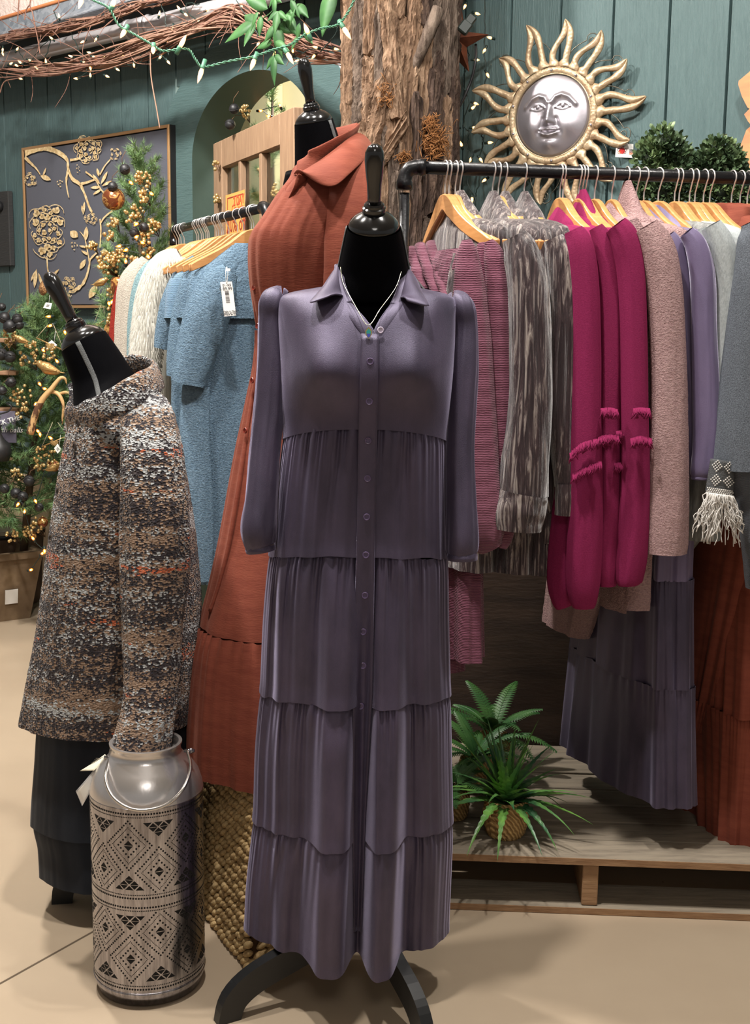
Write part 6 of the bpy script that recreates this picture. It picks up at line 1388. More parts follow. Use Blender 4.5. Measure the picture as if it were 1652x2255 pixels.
# ================================================================ CHRISTMAS TREES
NEED = NT('pine_needles'); _f = NEED.noise(NEED.coords(), 16, 2); NEED.set(Base_Color=NEED.ramp(_f, [(.35, C(76, 110, 70)), (.7, C(128, 154, 98))]), Roughness=.7); NEED = NEED.m
BARKT = mat('branch_brown', C(70, 54, 38), .9)
def branch_mesh(L, seed, twigs=5):
    r_ = random.Random(seed); g = G()
    def shoot(o, d, L_, dens):
        n = 8; pts = [o + d * (L_ * i / (n - 1)) + Vector((0, 0, -.12 * L_ * (i / (n - 1)) * (1 - i / (n - 1)))) for i in range(n)]
        g.tube(pts, [.0026 * (1 - .5 * i / (n - 1)) for i in range(n)], 4)
        for k in range(int(dens * L_)):
            t = .12 + .88 * r_.random() ** .8; p = o + d * L_ * t; a = r_.random() * 2 * PI
            h = Vector((0, 0, 1)) if abs(d.z) < .9 else Vector((1, 0, 0)); u = d.cross(h).normalized(); v = d.cross(u)
            q = (d * r_.uniform(.35, 1.0) + (u * math.cos(a) + v * math.sin(a)) * r_.uniform(.6, 1)).normalized(); ln = r_.uniform(.026, .044); s_ = q.cross(Vector((r_.random(), r_.random(), r_.random()))).normalized() * .0011
            g.add([p - s_, p + s_, p + q * ln], [(0, 1, 2)])
    shoot(Vector((0, 0, 0)), Vector((1, 0, 0)), L, 900)
    for k in range(twigs):
        t = .35 + .6 * k / twigs; sd = 1 if k % 2 else -1; d = Vector((.75, sd * r_.uniform(.4, .8), r_.uniform(-.1, .35))).normalized(); shoot(Vector((L * t, 0, 0)), d, L * r_.uniform(.35, .5), 1000)
    me = bpy.data.meshes.new('branch'); me.from_pydata(g.v, [], g.f); me.materials.append(NEED); me.update(); return me
BRM = [(L, branch_mesh(L, 10 * i + k)) for i, L in enumerate((.12, .18, .25, .32)) for k in range(2)]
def pine(label, x, y, z0, z1, rmax, n, lean=(0, 0), az0=0, only=None):
    t = thing('pine_tree', label, 'christmas tree', (x, y, 0))
    g = G(); g.tube([Vector((x, y, z0 - .1)), Vector((x + lean[0] * .5, y + lean[1] * .5, (z0 + z1) / 2)), Vector((x + lean[0], y + lean[1], z1 - .04))], [.02, .014, .005], 8); g.obj('trunk', BARKT, t)
    for i in range(n):
        k = (i + .5) / n; z = z0 + (z1 - z0) * k ** .92; L = rmax * (1 - k) ** .8 + .07; az = az0 + i * 2.39996 + rnd.uniform(-.25, .25)
        el = .25 + .5 * k + rnd.uniform(-.15, .15)
        cand = sorted(BRM, key=lambda b: abs(b[0] - L) + rnd.random() * .03)[0]; s = L / cand[0]
        o = bpy.data.objects.new('branch', cand[1]); col.objects.link(o); o.parent = t
        o.matrix_basis = Matrix.Translation((lean[0] * k, lean[1] * k, z)) @ Matrix.Rotation(az, 4, 'Z') @ Matrix.Rotation(-el, 4, 'Y') @ Matrix.Rotation(rnd.uniform(-.5, .5), 4, 'X') @ Matrix.Scale(s, 4)
    o = bpy.data.objects.new('branch', BRM[2][1]); col.objects.link(o); o.parent = t; o.matrix_basis = Matrix.Translation((lean[0], lean[1], z1 - .14)) @ Matrix.Rotation(-PI / 2, 4, 'Y')
    return t
pA = PZ(10, 1345, 0); TAx, TAy = P(48, 1100, 5.62).x, 5.62
zA1 = P(105, 668, 5.62).z
treeA = pine('pine tree in a brown square pot at the far left holding the antler', TAx, TAy, .42, zA1, .34, 100, lean=(P(112, 700, 5.62).x - TAx, 0))
POTM = mat('brown_stone_pot', C(108, 88, 66), .85, var=(C(132, 110, 84), 8, (1, 1, 1), .4, .65), bump=(20, (1, 1, 1), .4, .006))
pr = .17; g = G(); c = Vector((P(-8, 1320, 5.6).x, 5.62, 0)); Mz = Matrix.Rotation(.62, 3, 'Z')
v = [c + Mz @ Vector((sx * a, sy * a, z)) for a, z in ((.115, 0), (.165, .30), (.175, .30), (.175, .33), (.14, .33), (.12, .26)) for sx, sy in ((-1, -1), (1, -1), (1, 1), (-1, 1))]
g.add(v, [(3, 2, 1, 0)] + [(k * 4 + i, k * 4 + (i + 1) % 4, k * 4 + 4 + (i + 1) % 4, k * 4 + 4 + i) for k in range(5) for i in range(4)] + [(20, 21, 22, 23)]); g.obj('pot', POTM, treeA, smooth=False)
g = G(); p = c + Mz @ Vector((.0, -.150, .13)); g.box(c + Mz @ Vector((.02, -.141, .12)), (.06, .004, .07), Mz @ Matrix.Rotation(.16, 3, 'X')); g.obj('sticker', WHITE, treeA, smooth=False)
TBx, TBy = P(292, 560, 5.08).x, 5.08
treeB = pine('slim pine christmas tree with gold berries and black bells in front of the canvas', TBx, TBy, .55, P(310, 352, 5.08).z, .24, 84, lean=(P(312, 400, 5.08).x - TBx, 0), az0=1)
g = G(); g.lathe([(0, 0), (.11, 0), (.14, .3), (.15, .32), (.13, .32), (.12, .28), (0, .28)], 24, Matrix.Translation((TBx, TBy, 0))); g.obj('pot', POTM, treeB)
TCp = P(598, 300, 5.9); sw_ = W0 + DW * sc - NW * .62
treeC = pine('sprig topped pine tree in the room beyond the arch', P(600, 250, 5.85).x, 5.85, 1.5, P(590, 186, 5.85).z, .10, 16, az0=2)
g = G(); g.lathe([(0, 0), (.11, 0), (.12, .3), (0, .3)], 20, Matrix.Translation((P(600, 250, 5.85).x, 5.85, 0))); g.obj('pot', POTM, treeC)
g = G(); g.tube([Vector((P(600, 250, 5.85).x, 5.85, .28)), Vector((P(600, 250, 5.85).x, 5.85, 1.5))], .014, 8); g.obj('stem', BARKT, treeC)
GB = mat('gold_berry', C(206, 176, 120), .25, .6); STEMB = mat('berry_stem', C(92, 66, 44), .8)
def berries(px, py, Y, n, rad, label, group, spread=1.0):
    c = P(px, py, Y); m_ = mpp(Y, c.z); t = thing('berry_spray', label, 'berry spray', c, 0, group); g = G(); gs_ = G(); base = c + Vector((rad * m_ * .5, .06, -rad * m_ * 1.3))
    for i in range(n):
        a = rnd.random() * 2 * PI; r = rad * m_ * math.sqrt(rnd.random()); p = c + Vector((r * math.cos(a) * spread, rnd.uniform(-.03, .02), r * math.sin(a))); g.ball(p, rnd.uniform(.0062, .0082), 8, 6)
        if i % 2 == 0: gs_.tube([base, base.lerp(p, .6) + Vector((0, .008, 0)), p], .0011, 3)
    g.obj('berries', GB, t, kind='stuff'); gs_.obj('stems', STEMB, t, kind='stuff'); return t
FA, FB = 5.30, 4.86
for i, (x, y, n, r) in enumerate(((14, 742, 20, 22), (62, 790, 22, 20), (70, 765, 14, 14), (112, 778, 18, 16), (46, 870, 26, 22), (100, 1004, 26, 26), (38, 1046, 14, 16), (80, 1160, 18, 22), (26, 1180, 12, 14), (50, 908, 12, 12), (58, 1172, 10, 12), (180, 880, 12, 14), (84, 1030, 10, 10))):
    berries(x, y, FA - .02 * (i % 3), n, r, 'gold berry spray on the far left tree, %s from its top' % ORD[i], 'gold berry sprays')
for i, (x, y, n, r) in enumerate(((316, 396, 30, 18), (318, 432, 26, 14), (296, 474, 24, 22), (336, 498, 26, 16), (250, 492, 18, 12), (238, 518, 12, 10), (202, 542, 16, 12), (240, 578, 60, 24), (318, 526, 26, 16), (270, 556, 16, 12), (328, 556, 18, 12), (296, 574, 14, 10), (252, 642, 28, 16), (250, 672, 16, 12), (248, 706, 22, 14))):
    berries(x, y, FB - .02 * (i % 3), n, r, 'gold berry spray on the slim tree, %s from its top' % ORD[i], 'gold berry sprays')
for x, y, n, r, Y, lb in ((540, 246, 16, 14, 4.98, 'gold berry spray above the pine door in the arch'), (476, 366, 6, 8, 5.15, 'small gold berry spray at the upper left edge of the pine door'), (480, 438, 14, 9, 5.15, 'gold berry spray at the left edge of the pine door by the sale sign'), (572, 380, 10, 14, 5.5, 'gold berries seen through the middle door pane'), (612, 420, 18, 16, 5.4, 'gold berries seen through the right door pane')):
    berries(x, y, Y, n, r, lb, 'gold berry sprays')
BELL = mat('matte_black_bell', C(30, 30, 32), .5)
def bell(px, py, Y, r, label, group='black jingle bells'):
    c = P(px, py, Y); R_ = r * mpp(Y, c.z); t = thing('jingle_bell', label, 'bell', c, 0, group); M = Matrix.Rotation(rnd.uniform(-.6, .6), 3, 'Y') @ Matrix.Rotation(rnd.uniform(-.6, .6), 3, 'X')
    g = G(); g.ball(c, R_, 20, 14, M=M); g.obj('shell', BELL, t)
    g = G(); g.tube([c + M @ Vector((R_ * 1.01 * math.cos(a), R_ * 1.01 * math.sin(a), 0)) for a in [2 * PI * k / 24 for k in range(25)]], R_ * .07, 6); g.obj('seam', BELL, t)
    g = G(); q = M @ Vector((0, -1, .15)).normalized(); g.tube([c + q * R_ * .99 + M @ Vector((R_ * .3 * s, 0, 0)) for s in (-1, 0, 1)], R_ * .09, 6); g.ball(c + M @ Vector((R_ * .35, -R_ * .93, 0)), R_ * .14, 8, 6); g.obj('slot', HOLE, t)
    g = G(); g.tube([c + M @ Vector((0, 0, R_)), c + M @ Vector((R_ * .4, 0, R_ * 2.0)), c + M @ Vector((R_ * 1.5, .02, R_ * 2.8))], .0012, 4); g.obj('wire', STEMB, t)
for x, y, r, lb in ((275, 373, 12, 'topmost black jingle bell of the slim tree'), (248, 411, 11, 'black jingle bell sitting above the brown ball on the slim tree'), (296, 512, 11, 'left black jingle bell of a pair on the slim tree'), (317, 501, 11, 'right black jingle bell of a pair on the slim tree')): bell(x, y, FB - .06, r, lb)
for x, y, r, lb in ((4, 676, 9, 'small black bell above the cluster at the left edge'), (10, 700, 13, 'left bell of the black cluster above the gold berries'), (38, 703, 12, 'right upper bell of the black cluster above the gold berries'), (22, 718, 15, 'lowest big bell of the black cluster above the gold berries'), (42, 716, 10, 'small bell at the right end of the black cluster'), (3, 780, 14, 'black bell at the left edge below the gold berries'), (22, 786, 13, 'round black bell below the gold berries at far left'), (24, 842, 12, 'slotted black bell beside the tree under the wooden shelf'), (4, 860, 11, 'dark bell at the left edge below the wooden shelf')): bell(x, y, 5.22, r, lb)
for x, y, r, lb in ((10, 1076, 11, 'left bell of the low black group on the far left tree'), (35, 1086, 12, 'second bell from the left of the low black group'), (64, 1059, 12, 'upper right bell of the low black group'), (50, 1094, 12, 'back bell of the low black group behind the lowest one'), (44, 1113, 13, 'lowest bell of the low black group'), (86, 1117, 10, 'small black bell above the copper bauble at lower left')): bell(x, y, 5.20, r, lb)
COPP = NT('copper_bauble_glaze'); _f = COPP.noise(COPP.coords(), 30, 3, .6, 1.5); COPP.set(Base_Color=COPP.ramp(_f, [(.5, C(120, 66, 42)), (.58, C(206, 158, 92))]), Metallic=.55, Roughness=.25); COPP = COPP.m
for x, y, r, Y, lb in ((250, 438, 25, FB - .03, 'big brown and gold bauble high on the slim tree'), (250, 728, 21, FB - .03, 'brown bauble low on the slim tree beside the patterned cardigan'), (94, 1150, 12, FA, 'copper bauble low on the far left tree'), (72, 1180, 9, FA, 'small pink copper bauble below the gold berries'), (120, 1026, 13, FA - .02, 'copper bauble beside the tweed jacket front')):
    c = P(x, y, Y); R_ = r * mpp(Y, c.z); t = thing('bauble', lb, 'ornament', c); g = G(); g.ball(c, R_, 28, 18); g.obj('ball', COPP, t)
    g = G(); g.lathe([(R_ * .2, R_ * .95), (R_ * .2, R_ * 1.12), (0, R_ * 1.12)], 12, Matrix.Translation(c)); g.tube([c + Vector((R_ * .12 * math.cos(a), 0, R_ * 1.18 + R_ * .12 * math.sin(a))) for a in [2 * PI * k / 12 for k in range(13)]], R_ * .025, 5); g.obj('cap', GB, t)
c = P(263, 628, FB - .02); t = thing('bauble', 'brown drum shaped ornament beside the cream cardigan on the slim tree', 'ornament', c); R_ = 20 * mpp(FB, c.z); g = G(); g.lathe([(0, -R_ * .9), (R_ * .8, -R_ * .85), (R_ * .95, -R_ * .3), (R_ * .95, R_ * .5), (R_ * .7, R_ * .85), (0, R_ * .9)], 24, Matrix.Translation(c)); g.obj('drum', COPP, t); g = G(); g.lathe([(R_ * .15, R_ * .9), (R_ * .15, R_ * 1.05), (0, R_ * 1.05)], 10, Matrix.Translation(c)); g.obj('cap', GB, t)
GOLDM = mat('old_gold_resin', C(170, 138, 88), .4, .6, bump=(60, (1, 1, 1), .6, .006))
def bird(px, py, Y, s, flip, label):
    c = P(px, py, Y); t = thing('bird_ornament', label, 'ornament', c); m_ = s * mpp(Y, c.z)
    def q(x, z): return c + Vector((x * flip * m_, 0, z * m_))
    g = G(); g.tube(spline([q(-22, 4), q(-12, 6), q(0, 0), (q(16, -6)), q(26, -8)], 20), [lerp([(0, (2 * m_, 2 * m_)), (3, (9 * m_, 8 * m_)), (9, (14 * m_, 11 * m_)), (14, (9 * m_, 8 * m_)), (19, (3 * m_, 4 * m_))], k) for k in range(20)], 14, ref=(0, 0, 1)); g.obj('body', GOLDM, t)
    g = G(); g.ball(q(-18, 11), 8 * m_, 12, 9); g.obj('head', GOLDM, t)
    g = G(); g.tube([q(-24, 11), q(-31, 9)], [2.4 * m_, .3 * m_], 8); g.obj('beak', GOLDM, t)
    g = G(); g.tube([q(18, -6), q(36, -9)], [(2 * m_, 5 * m_), (1 * m_, 6 * m_)], 8, ref=(0, 0, 1)); g.obj('tail', GOLDM, t)
    for sgn in (-1, 1): g = G(); g.tube(spline([q(-8, 4) + Vector((0, sgn * 9 * m_, 0)), q(4, 0) + Vector((0, sgn * 11 * m_, 0)), q(20, -5) + Vector((0, sgn * 6 * m_, 0))], 10), [(7 * m_ * (1 - .08 * k), 2 * m_) for k in range(10)], 8, ref=(0, 0, 1)); g.obj('wing', GOLDM, t)
bird(106, 812, 5.18, 1.0, 1, 'gold bird ornament hanging above the antler on the far left tree'); bird(222, 622, 4.82, .62, -1, 'gold bird ornament on the left side of the slim tree'); bird(46, 748, 5.2, .6, 1, 'small gold bird ornament beside the black bell cluster'); bird(116, 1030, 5.2, .6, -1, 'gold bird ornament at the edge of the tweed jacket')
# antler
ANT = NT('antler_horn'); _s = ANT.n('ShaderNodeSeparateXYZ'); ANT.l(ANT.coords(kind='Object'), _s.inputs[0]); _f = ANT.noise(ANT.coords((1, 1, .2)), 90, 4)
za, zb_ = P(90, 905, 5.16).z, P(110, 868, 5.16).z
ANT.set(Base_Color=ANT.mix(ANT.math('MULTIPLY', ANT.math('GREATER_THAN', _f, .46), ANT.math('LESS_THAN', _s.outputs[2], (za + zb_) / 2)), C(196, 158, 108), C(92, 62, 44)), Roughness=.55); ANT.bump(_f, .5, .004); ANT = ANT.m
ant = thing('antler', 'tan and brown deer antler ornament hung on the far left tree', 'antler', P(105, 890, 5.16)); AY = 5.15; ma = mpp(AY, 1)
for nm, pts, r in (('beam', [(66, 955, 0), (74, 925, 0), (84, 898, 0), (96, 876, 0), (112, 858, 0), (124, 842, 0), (134, 832, 0), (143, 834, 0), (147, 846, 0)], [17, 16, 15, 13, 11, 9, 8, 6, 2]), ('tine', [(110, 862, 0), (126, 866, 0), (136, 880, 0), (140, 900, 0), (138, 920, 0), (137, 935, 0)], [8, 9, 8, 7, 5, 1.5]), ('tine', [(130, 868, 0), (144, 864, 0), (156, 868, 0), (160, 880, 0), (155, 888, 0)], [7, 7, 6, 5, 1.5])):
    n = 26; q = spline(pts, n); g = G(); g.tube([P(p.x, p.y, AY - .02 * math.sin(i / n * 3)) for i, p in enumerate(q)], [lerp([(k, r[k]) for k in range(len(r))], i / (n - 1) * (len(r) - 1)) * .5 * ma for i in range(n)], 12, wob=lambda a, t: .08 * nz(a * 12, t * 14, 3)); g.obj(nm, ANT, ant)
mush = thing('mushroom_ornament', 'brown glittered double mushroom ornament at the top of the far left tree', 'ornament', P(115, 645, 5.2)); MSH = NT('brown_glitter'); _f = MSH.noise(MSH.coords(), 120, 3, .7); MSH.set(Base_Color=MSH.ramp(_f, [(.45, C(112, 72, 44)), (.6, C(190, 150, 104))]), Metallic=.3, Roughness=.45); MSH.bump(_f, .6, .004); MSH = MSH.m; mm = mpp(5.2, 1.5)
for (x, y), (ax, ay), r, st in (((106, 634), (-.72, .70), 22, [(112, 640), (130, 655), (152, 672)]), ((122, 640), (-.65, .75), 14, [(124, 645), (134, 656), (146, 668)])):
    c = P(x, y, 5.19); A = Vector((ax, -.25, ay)).normalized(); M = Matrix.Translation(c) @ A.to_track_quat('Z', 'Y').to_matrix().to_4x4(); R_ = r * mm
    g = G(); g.lathe([(R_ * .25, -R_ * .12), (R_ * .9, -R_ * .18), (R_ * 1.0, 0), (R_ * .92, R_ * .35), (R_ * .65, R_ * .66), (R_ * .3, R_ * .82), (0, R_ * .86)], 26, M); g.obj('cap', MSH, mush)
    g = G(); g.tube([P(a, b, 5.195) for a, b in st], [5 * mm, 5.5 * mm, 6.5 * mm], 12); g.obj('stalk', mat('mushroom_stalk', C(104, 70, 56), .6), mush)
for lb, c4, Y in (('tilted barcode tag under the mushroom ornament', [(101, 666), (115, 668), (111, 681), (95, 678)], 5.14), ('diamond hung white tag above the gold bird', [(114, 749), (126, 760), (111, 769), (102, 758)], 5.14), ('small diamond white tag beside the tweed lapel', [(127, 977), (135, 990), (127, 999), (119, 987)], 5.10)):
    t, at, ex, ey = card('price_tag', lb, 'tag', c4, Y); g = G()
    for k in range(4): g.add([at(.3, .7 - k * .12), at(.75, .7 - k * .12), at(.75, .64 - k * .12), at(.3, .64 - k * .12)], [(0, 1, 2, 3)])
    g.obj('print', INK, t, smooth=False); g = G(); g.tube([at(.5, .95), at(.5, .95) + Vector((.004, .01, .05))], .0007, 4); g.obj('string', WHITE, t)
for lb, a, b, hang in (('gold twig charm hanging across the tree above the bird', (80, 744), (141, 772), (112, 735)), ('gold twig charm low on the tree beside the jacket', (92, 984), (148, 960), (122, 950)), ('gold twig charm between the slim tree and the left form', (203, 722), (230, 706), (228, 690))):
    t = thing('twig_charm', lb, 'ornament', P(a[0], a[1], 5.14)); g = G(); g.tube([P(*a, 5.13), P(*b, 5.13)], .0028, 6); g.obj('stick', GOLDM, t)
    for q in (a, b): g = G(); g.tube([P(*q, 5.13), P(q[0] * .2 + hang[0] * .8, hang[1] - 20, 5.15)], .0008, 4); g.obj('thread', mat('thread', C(190, 176, 150), .8), t)
    g = G(); mx, my = (a[0] + b[0]) / 2, (a[1] + b[1]) / 2
    for k in range(9): aa = -PI * k / 8; o = P(mx, my, 5.125); lobe(g, o, Vector((math.cos(aa), -.2, math.sin(aa))).normalized(), Vector((0, -1, 0)), .022, .004)
    g.obj('leaf_cluster', GOLDM, t)
def treelights(label, pts, Y):
    t = thing('tree_light_string', label, 'string lights', P(pts[0][0], pts[0][1], Y))
    g = G(); g.tube(spline([P(x, y, Y + .06) for x, y in sorted(pts, key=lambda p: p[1])], len(pts) * 5), .0017, 4); g.obj('wire', DWIRE, t)
    for x, y in pts:
        p = P(x, y, Y); a = rnd.uniform(0, 6.28); d = Vector((math.cos(a), -.6, math.sin(a))).normalized(); bulb(t, p - d * .008, p + d * .016, .0062, DWIRE, glass=AMBER)
treelights('warm mini lights wound around the far left tree', [(108, 697), (111, 717), (143, 731), (170, 735), (95, 771), (126, 796), (87, 845), (98, 856), (78, 890), (83, 949), (88, 956), (112, 965), (150, 952), (78, 1103), (73, 1186), (93, 1219), (98, 1213), (68, 1255), (54, 1127), (40, 1110)], 5.16)
treelights('warm mini lights wound around the slim tree', [(288, 402), (333, 426), (301, 493), (300, 522), (313, 534), (263, 542), (278, 550), (327, 566), (277, 576), (246, 666), (240, 668)], 4.76)
treelights('warm mini lights in the room beyond the arch', [(592, 256), (617, 232), (574, 244), (629, 342)], 5.6)
for x, y, lb in ((516, 240, 'upper black bell on wire stems in the arch'), (507, 274, 'lower black bell on wire stems in the arch')): bell(x, y, 4.95, 11.5, lb)
# ================================================================ SHELF, SIGN, TUB, HUNG BOARDS AT THE EDGES
sh = thing('display_shelf', 'small wooden display shelf with black bells at the left edge', 'shelf', (P(5, 830, 5.4).x, 5.42, 0)); SHW = mat('shelf_wood', C(150, 116, 88), .7, bump=(20, (1, 8, 8), .3, .003))
for y0, lx_ in ((822, 36), (750, 30), (905, 40), (1010, 40)):
    a = P(lx_, y0, 5.40); g = G(); g.cbox((a.x - .22, 5.48, a.z), (.44, .18, .018), .003); g.obj('shelf_board', SHW, sh, smooth=False)
for dx in (-.40,): g = G(); g.cbox((P(36, 800, 5.4).x + dx, 5.55, .80), (.03, .03, 1.58), .003); g.obj('post', SHW, sh, smooth=False)
t = thing('chalk_sign', 'slate board with white chalk lettering on the shelf at the left edge', 'sign', P(14, 965, 5.35)); a, b = P(-46, 975, 5.36), P(33, 906, 5.36)
g = G(); g.cbox(((a.x + b.x) / 2, 5.37, (a.z + b.z) / 2), (b.x - a.x, .012, b.z - a.z), .002); g.obj('slate', mat('slate_blue_grey', C(108, 104, 122), .7), t, smooth=False)
CH = mat('chalk_white', C(236, 236, 234), .9); text('sign_text', 'DECK THE', .030, axes(P(10, 929, 5.355), (1, 0, .28), (-.28, 0, 1)), CH, t, bold=.0005); text('sign_text', 'with balls', .034, axes(P(18, 947, 5.355), (1, 0, .0), (0, 0, 1)), CH, t, shear=.3)
t = thing('black_vase', 'matte black round vase with hooked handle in front of the slate sign', 'vase', P(0, 985, 5.28)); cv = P(-2, 985, 5.28); mv = mpp(5.28, 1)
g = G(); g.lathe([(0, -32 * mv), (20 * mv, -30 * mv), (27 * mv, -12 * mv), (25 * mv, 6 * mv), (12 * mv, 18 * mv), (6 * mv, 30 * mv), (6 * mv, 46 * mv), (9 * mv, 50 * mv), (0, 48 * mv)], 28, Matrix.Translation(cv)); g.obj('vase_body', BELL, t)
g = G(); g.tube(spline([P(-2, 912, 5.26), P(18, 906, 5.26), P(25, 895, 5.26), P(14, 888, 5.26)], 16), .0035, 6); g.obj('handle', BELL, t)
tub = thing('wooden_tub', 'low round dark wooden tub table behind the far left tree', 'tub', (P(10, 1190, 5.95).x, 5.92, 0)); TUBW = mat('tub_brown', C(104, 82, 66), .7, bump=(12, (8, 8, 1), .4, .004)); zt_ = P(10, 1160, 5.9).z
g = G(); g.lathe([(0, 0), (.19, 0), (.215, zt_ - .02), (.205, zt_ - .02), (0, zt_ - .02)], 40, Matrix.Translation((P(0, 1190, 5.95).x, 5.95, 0))); g.obj('barrel', TUBW, tub, auto=50)
g = G(); g.lathe([(0, zt_ - .02), (.222, zt_ - .02), (.225, zt_ - .012), (.222, zt_), (0, zt_)], 48, Matrix.Translation((P(0, 1190, 5.95).x, 5.95, 0))); g.obj('lid', mat('tub_lid', C(146, 138, 120), .4), tub, auto=50)
g = G(); g.tube([Vector((P(0, 1190, 5.95).x + .22 * math.cos(a), 5.95 + .22 * math.sin(a), zt_ - .03)) for a in [2 * PI * k / 40 for k in range(41)]], (.010, .003), 6, ref=(0, 0, 1)); g.obj('hoop', BELL, tub)
t = thing('hanging_board', 'dark weathered board hanging on the green wall at the left edge', 'board', PW(5, 500, .03)); s1_, z1_ = SZ(19, 420, .03); z0_ = SZ(19, 586, .03)[1]
g = G(); g.cbox(Wsz(s1_ - .16, (z0_ + z1_) / 2, .02), (.32, .03, z1_ - z0_), .004, FR); g.obj('board', mat('charred_board', C(48, 48, 48), .8, bump=(14, (2, 2, 12), .6, .005)), t, smooth=False)
g = G(); g.ball(Wsz(s1_ - .07, SZ(4, 455, .03)[1], .05), .028, 14, 10); g.obj('knob', BELL, t)
t = thing('wood_cutout', 'wavy orange stained wood cutout hanging on the wall at the right edge', 'wall art', PW(1645, 270, .06)); WC = mat('orange_stained_wood', C(216, 146, 98), .6, var=(C(196, 126, 88), 5, (1, 1, 5), .4, .65)); k_ = lambda x, y: SZ(x, y, .05)
for nm, pts, o_ in (('upper_piece', [(1690, 130), (1652, 157), (1627, 178), (1626, 186), (1634, 212), (1646, 236), (1660, 246), (1720, 240), (1720, 130)], .05), ('middle_piece', [(1700, 222), (1652, 238), (1639, 252), (1648, 268), (1664, 286), (1720, 290)], .068), ('lower_piece', [(1720, 262), (1660, 272), (1644, 286), (1632, 318), (1630, 345), (1640, 364), (1655, 374), (1720, 390)], .05)):
    pl = [SZ(x, y, o_) for x, y in pts]; g = G(); g.prism(pl, lambda a, b, t_: Wsz(a, b, t_), o_ - .018, o_); g.obj(nm, WC, t, smooth=False)
# ================================================================ RUSTY STAR, PLUG, CABLE
t = thing('rusty_star', 'rusty metal barn star behind the trunk under the plug', 'star', P(1010, 84, 4.30)); RUSTM = mat('rusty_iron', C(86, 44, 30), .75, .3, var=(C(120, 66, 40), 24, (1, 1, 1), .4, .65)); c = P(1002, 92, 4.34); n5 = 5; R1, R2 = .115, .045
v = [c + Vector((0, -.055, 0)), c + Vector((0, .02, 0))] + [c + Vector(((R1 if k % 2 == 0 else R2) * math.cos(math.radians(8 + 36 * k)) * 1.0, (R1 if k % 2 == 0 else R2) * math.cos(math.radians(8 + 36 * k)) * -.35, (R1 if k % 2 == 0 else R2) * math.sin(math.radians(8 + 36 * k)))) for k in range(10)]
g = G(); g.add(v, [(0, 2 + k, 2 + (k + 1) % 10) for k in range(10)] + [(1, 2 + (k + 1) % 10, 2 + k) for k in range(10)]); g.obj('star_body', RUSTM, t, smooth=False)
t = thing('string_plug', 'black stacked plugs joining the light strings beside the trunk', 'plug', P(1030, 56, 4.10)); PLG = mat('plug_black', C(28, 38, 34), .45)
for px, py, w_, h_, l_ in ((1024, 60, .036, .03, .040), (1036, 44, .030, .026, .034)): g = G(); g.cbox(P(px, py, 4.10), (w_, h_, l_), .004, Matrix.Rotation(.65, 3, 'Y')); g.obj('plug_half', PLG, t, smooth=False)
t = thing('black_cable', 'thick black cable looping from the rusty star back to the trunk', 'cable', P(1048, 120, 4.32)); g = G(); g.tube(spline([P(1048, 98, 4.34), P(1048, 130, 4.32), P(1040, 170, 4.32), P(1022, 215, 4.32), P(1000, 255, 4.33), P(985, 285, 4.34)], 40), .0048, 8); g.obj('cable', BELL, t)
# ================================================================ BOXWOOD BUSHES
BOX = NT('boxwood_leaf'); _f = BOX.noise(BOX.coords(), 18, 3); BOX.set(Base_Color=BOX.ramp(_f, [(.35, C(62, 82, 58)), (.55, C(100, 122, 84)), (.75, C(140, 160, 108))]), Roughness=.4); BOX = BOX.m
def bush(label, spots, n, px):
    Y = 3.62; b = P(px, 420, Y); t = thing('boxwood_bush', label, 'bush', (b.x, Y, zt)); g = G()
    for i in range(n):
        cx, cy, r = rnd.choice(spots); c = P(cx, cy, Y); R_ = r * mpp(Y, c.z); d = Vector((rnd.gauss(0, 1), rnd.gauss(0, 1) - .3, rnd.gauss(0, 1))).normalized(); o = c + Vector((d.x, d.y * .6, d.z)) * R_ * rnd.uniform(.65, 1.02)
        e_ = (d + Vector((rnd.uniform(-.8, .8), rnd.uniform(-.8, .3), rnd.uniform(-.3, .9)))).normalized(); n_ = e_.cross(Vector((rnd.random() - .5, rnd.random() - .5, rnd.random() - .5))).normalized(); s_ = e_.cross(n_); L = rnd.uniform(.013, .021); W_ = L * .33
        g.add([o, o + e_ * L * .3 + s_ * W_, o + e_ * L * .72 + s_ * W_ * .9, o + e_ * L, o + e_ * L * .72 - s_ * W_ * .9, o + e_ * L * .3 - s_ * W_, o + e_ * L * .5 + n_ * W_ * .3], [(0, 1, 6), (1, 2, 6), (2, 3, 6), (3, 4, 6), (4, 5, 6), (5, 0, 6)])
    g.obj('leaves', BOX, t, kind='stuff')
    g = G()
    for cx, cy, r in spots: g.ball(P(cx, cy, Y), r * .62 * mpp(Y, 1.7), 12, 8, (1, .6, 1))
    g.obj('inner_shade', mat('bush_shade', C(34, 44, 30), .95), t)  # solid dark balls among the leaves paint the shade inside the bush
    g = G(); g.tube([Vector((b.x, Y, zt + .12)), P(px, 420, Y)], .010, 8); g.obj('stem', BARKT, t)
    g = G(); g.lathe([(0, 0), (.030, 0), (.040, .13), (.036, .13), (.034, .11), (0, .11)], 20, Matrix.Translation((b.x, Y, zt))); g.obj('pot', POTM, t)
bush('boxwood bush with glossy leaves behind the bar, left of a pair', [(1460, 325, 46), (1438, 352, 40), (1484, 352, 42), (1420, 400, 34), (1460, 410, 48), (1500, 400, 40)], 2600, 1458)
bush('boxwood bush with glossy leaves behind the bar, right of a pair', [(1580, 345, 44), (1556, 370, 36), (1602, 362, 38), (1540, 410, 40), (1585, 412, 46), (1630, 412, 40)], 2600, 1560)
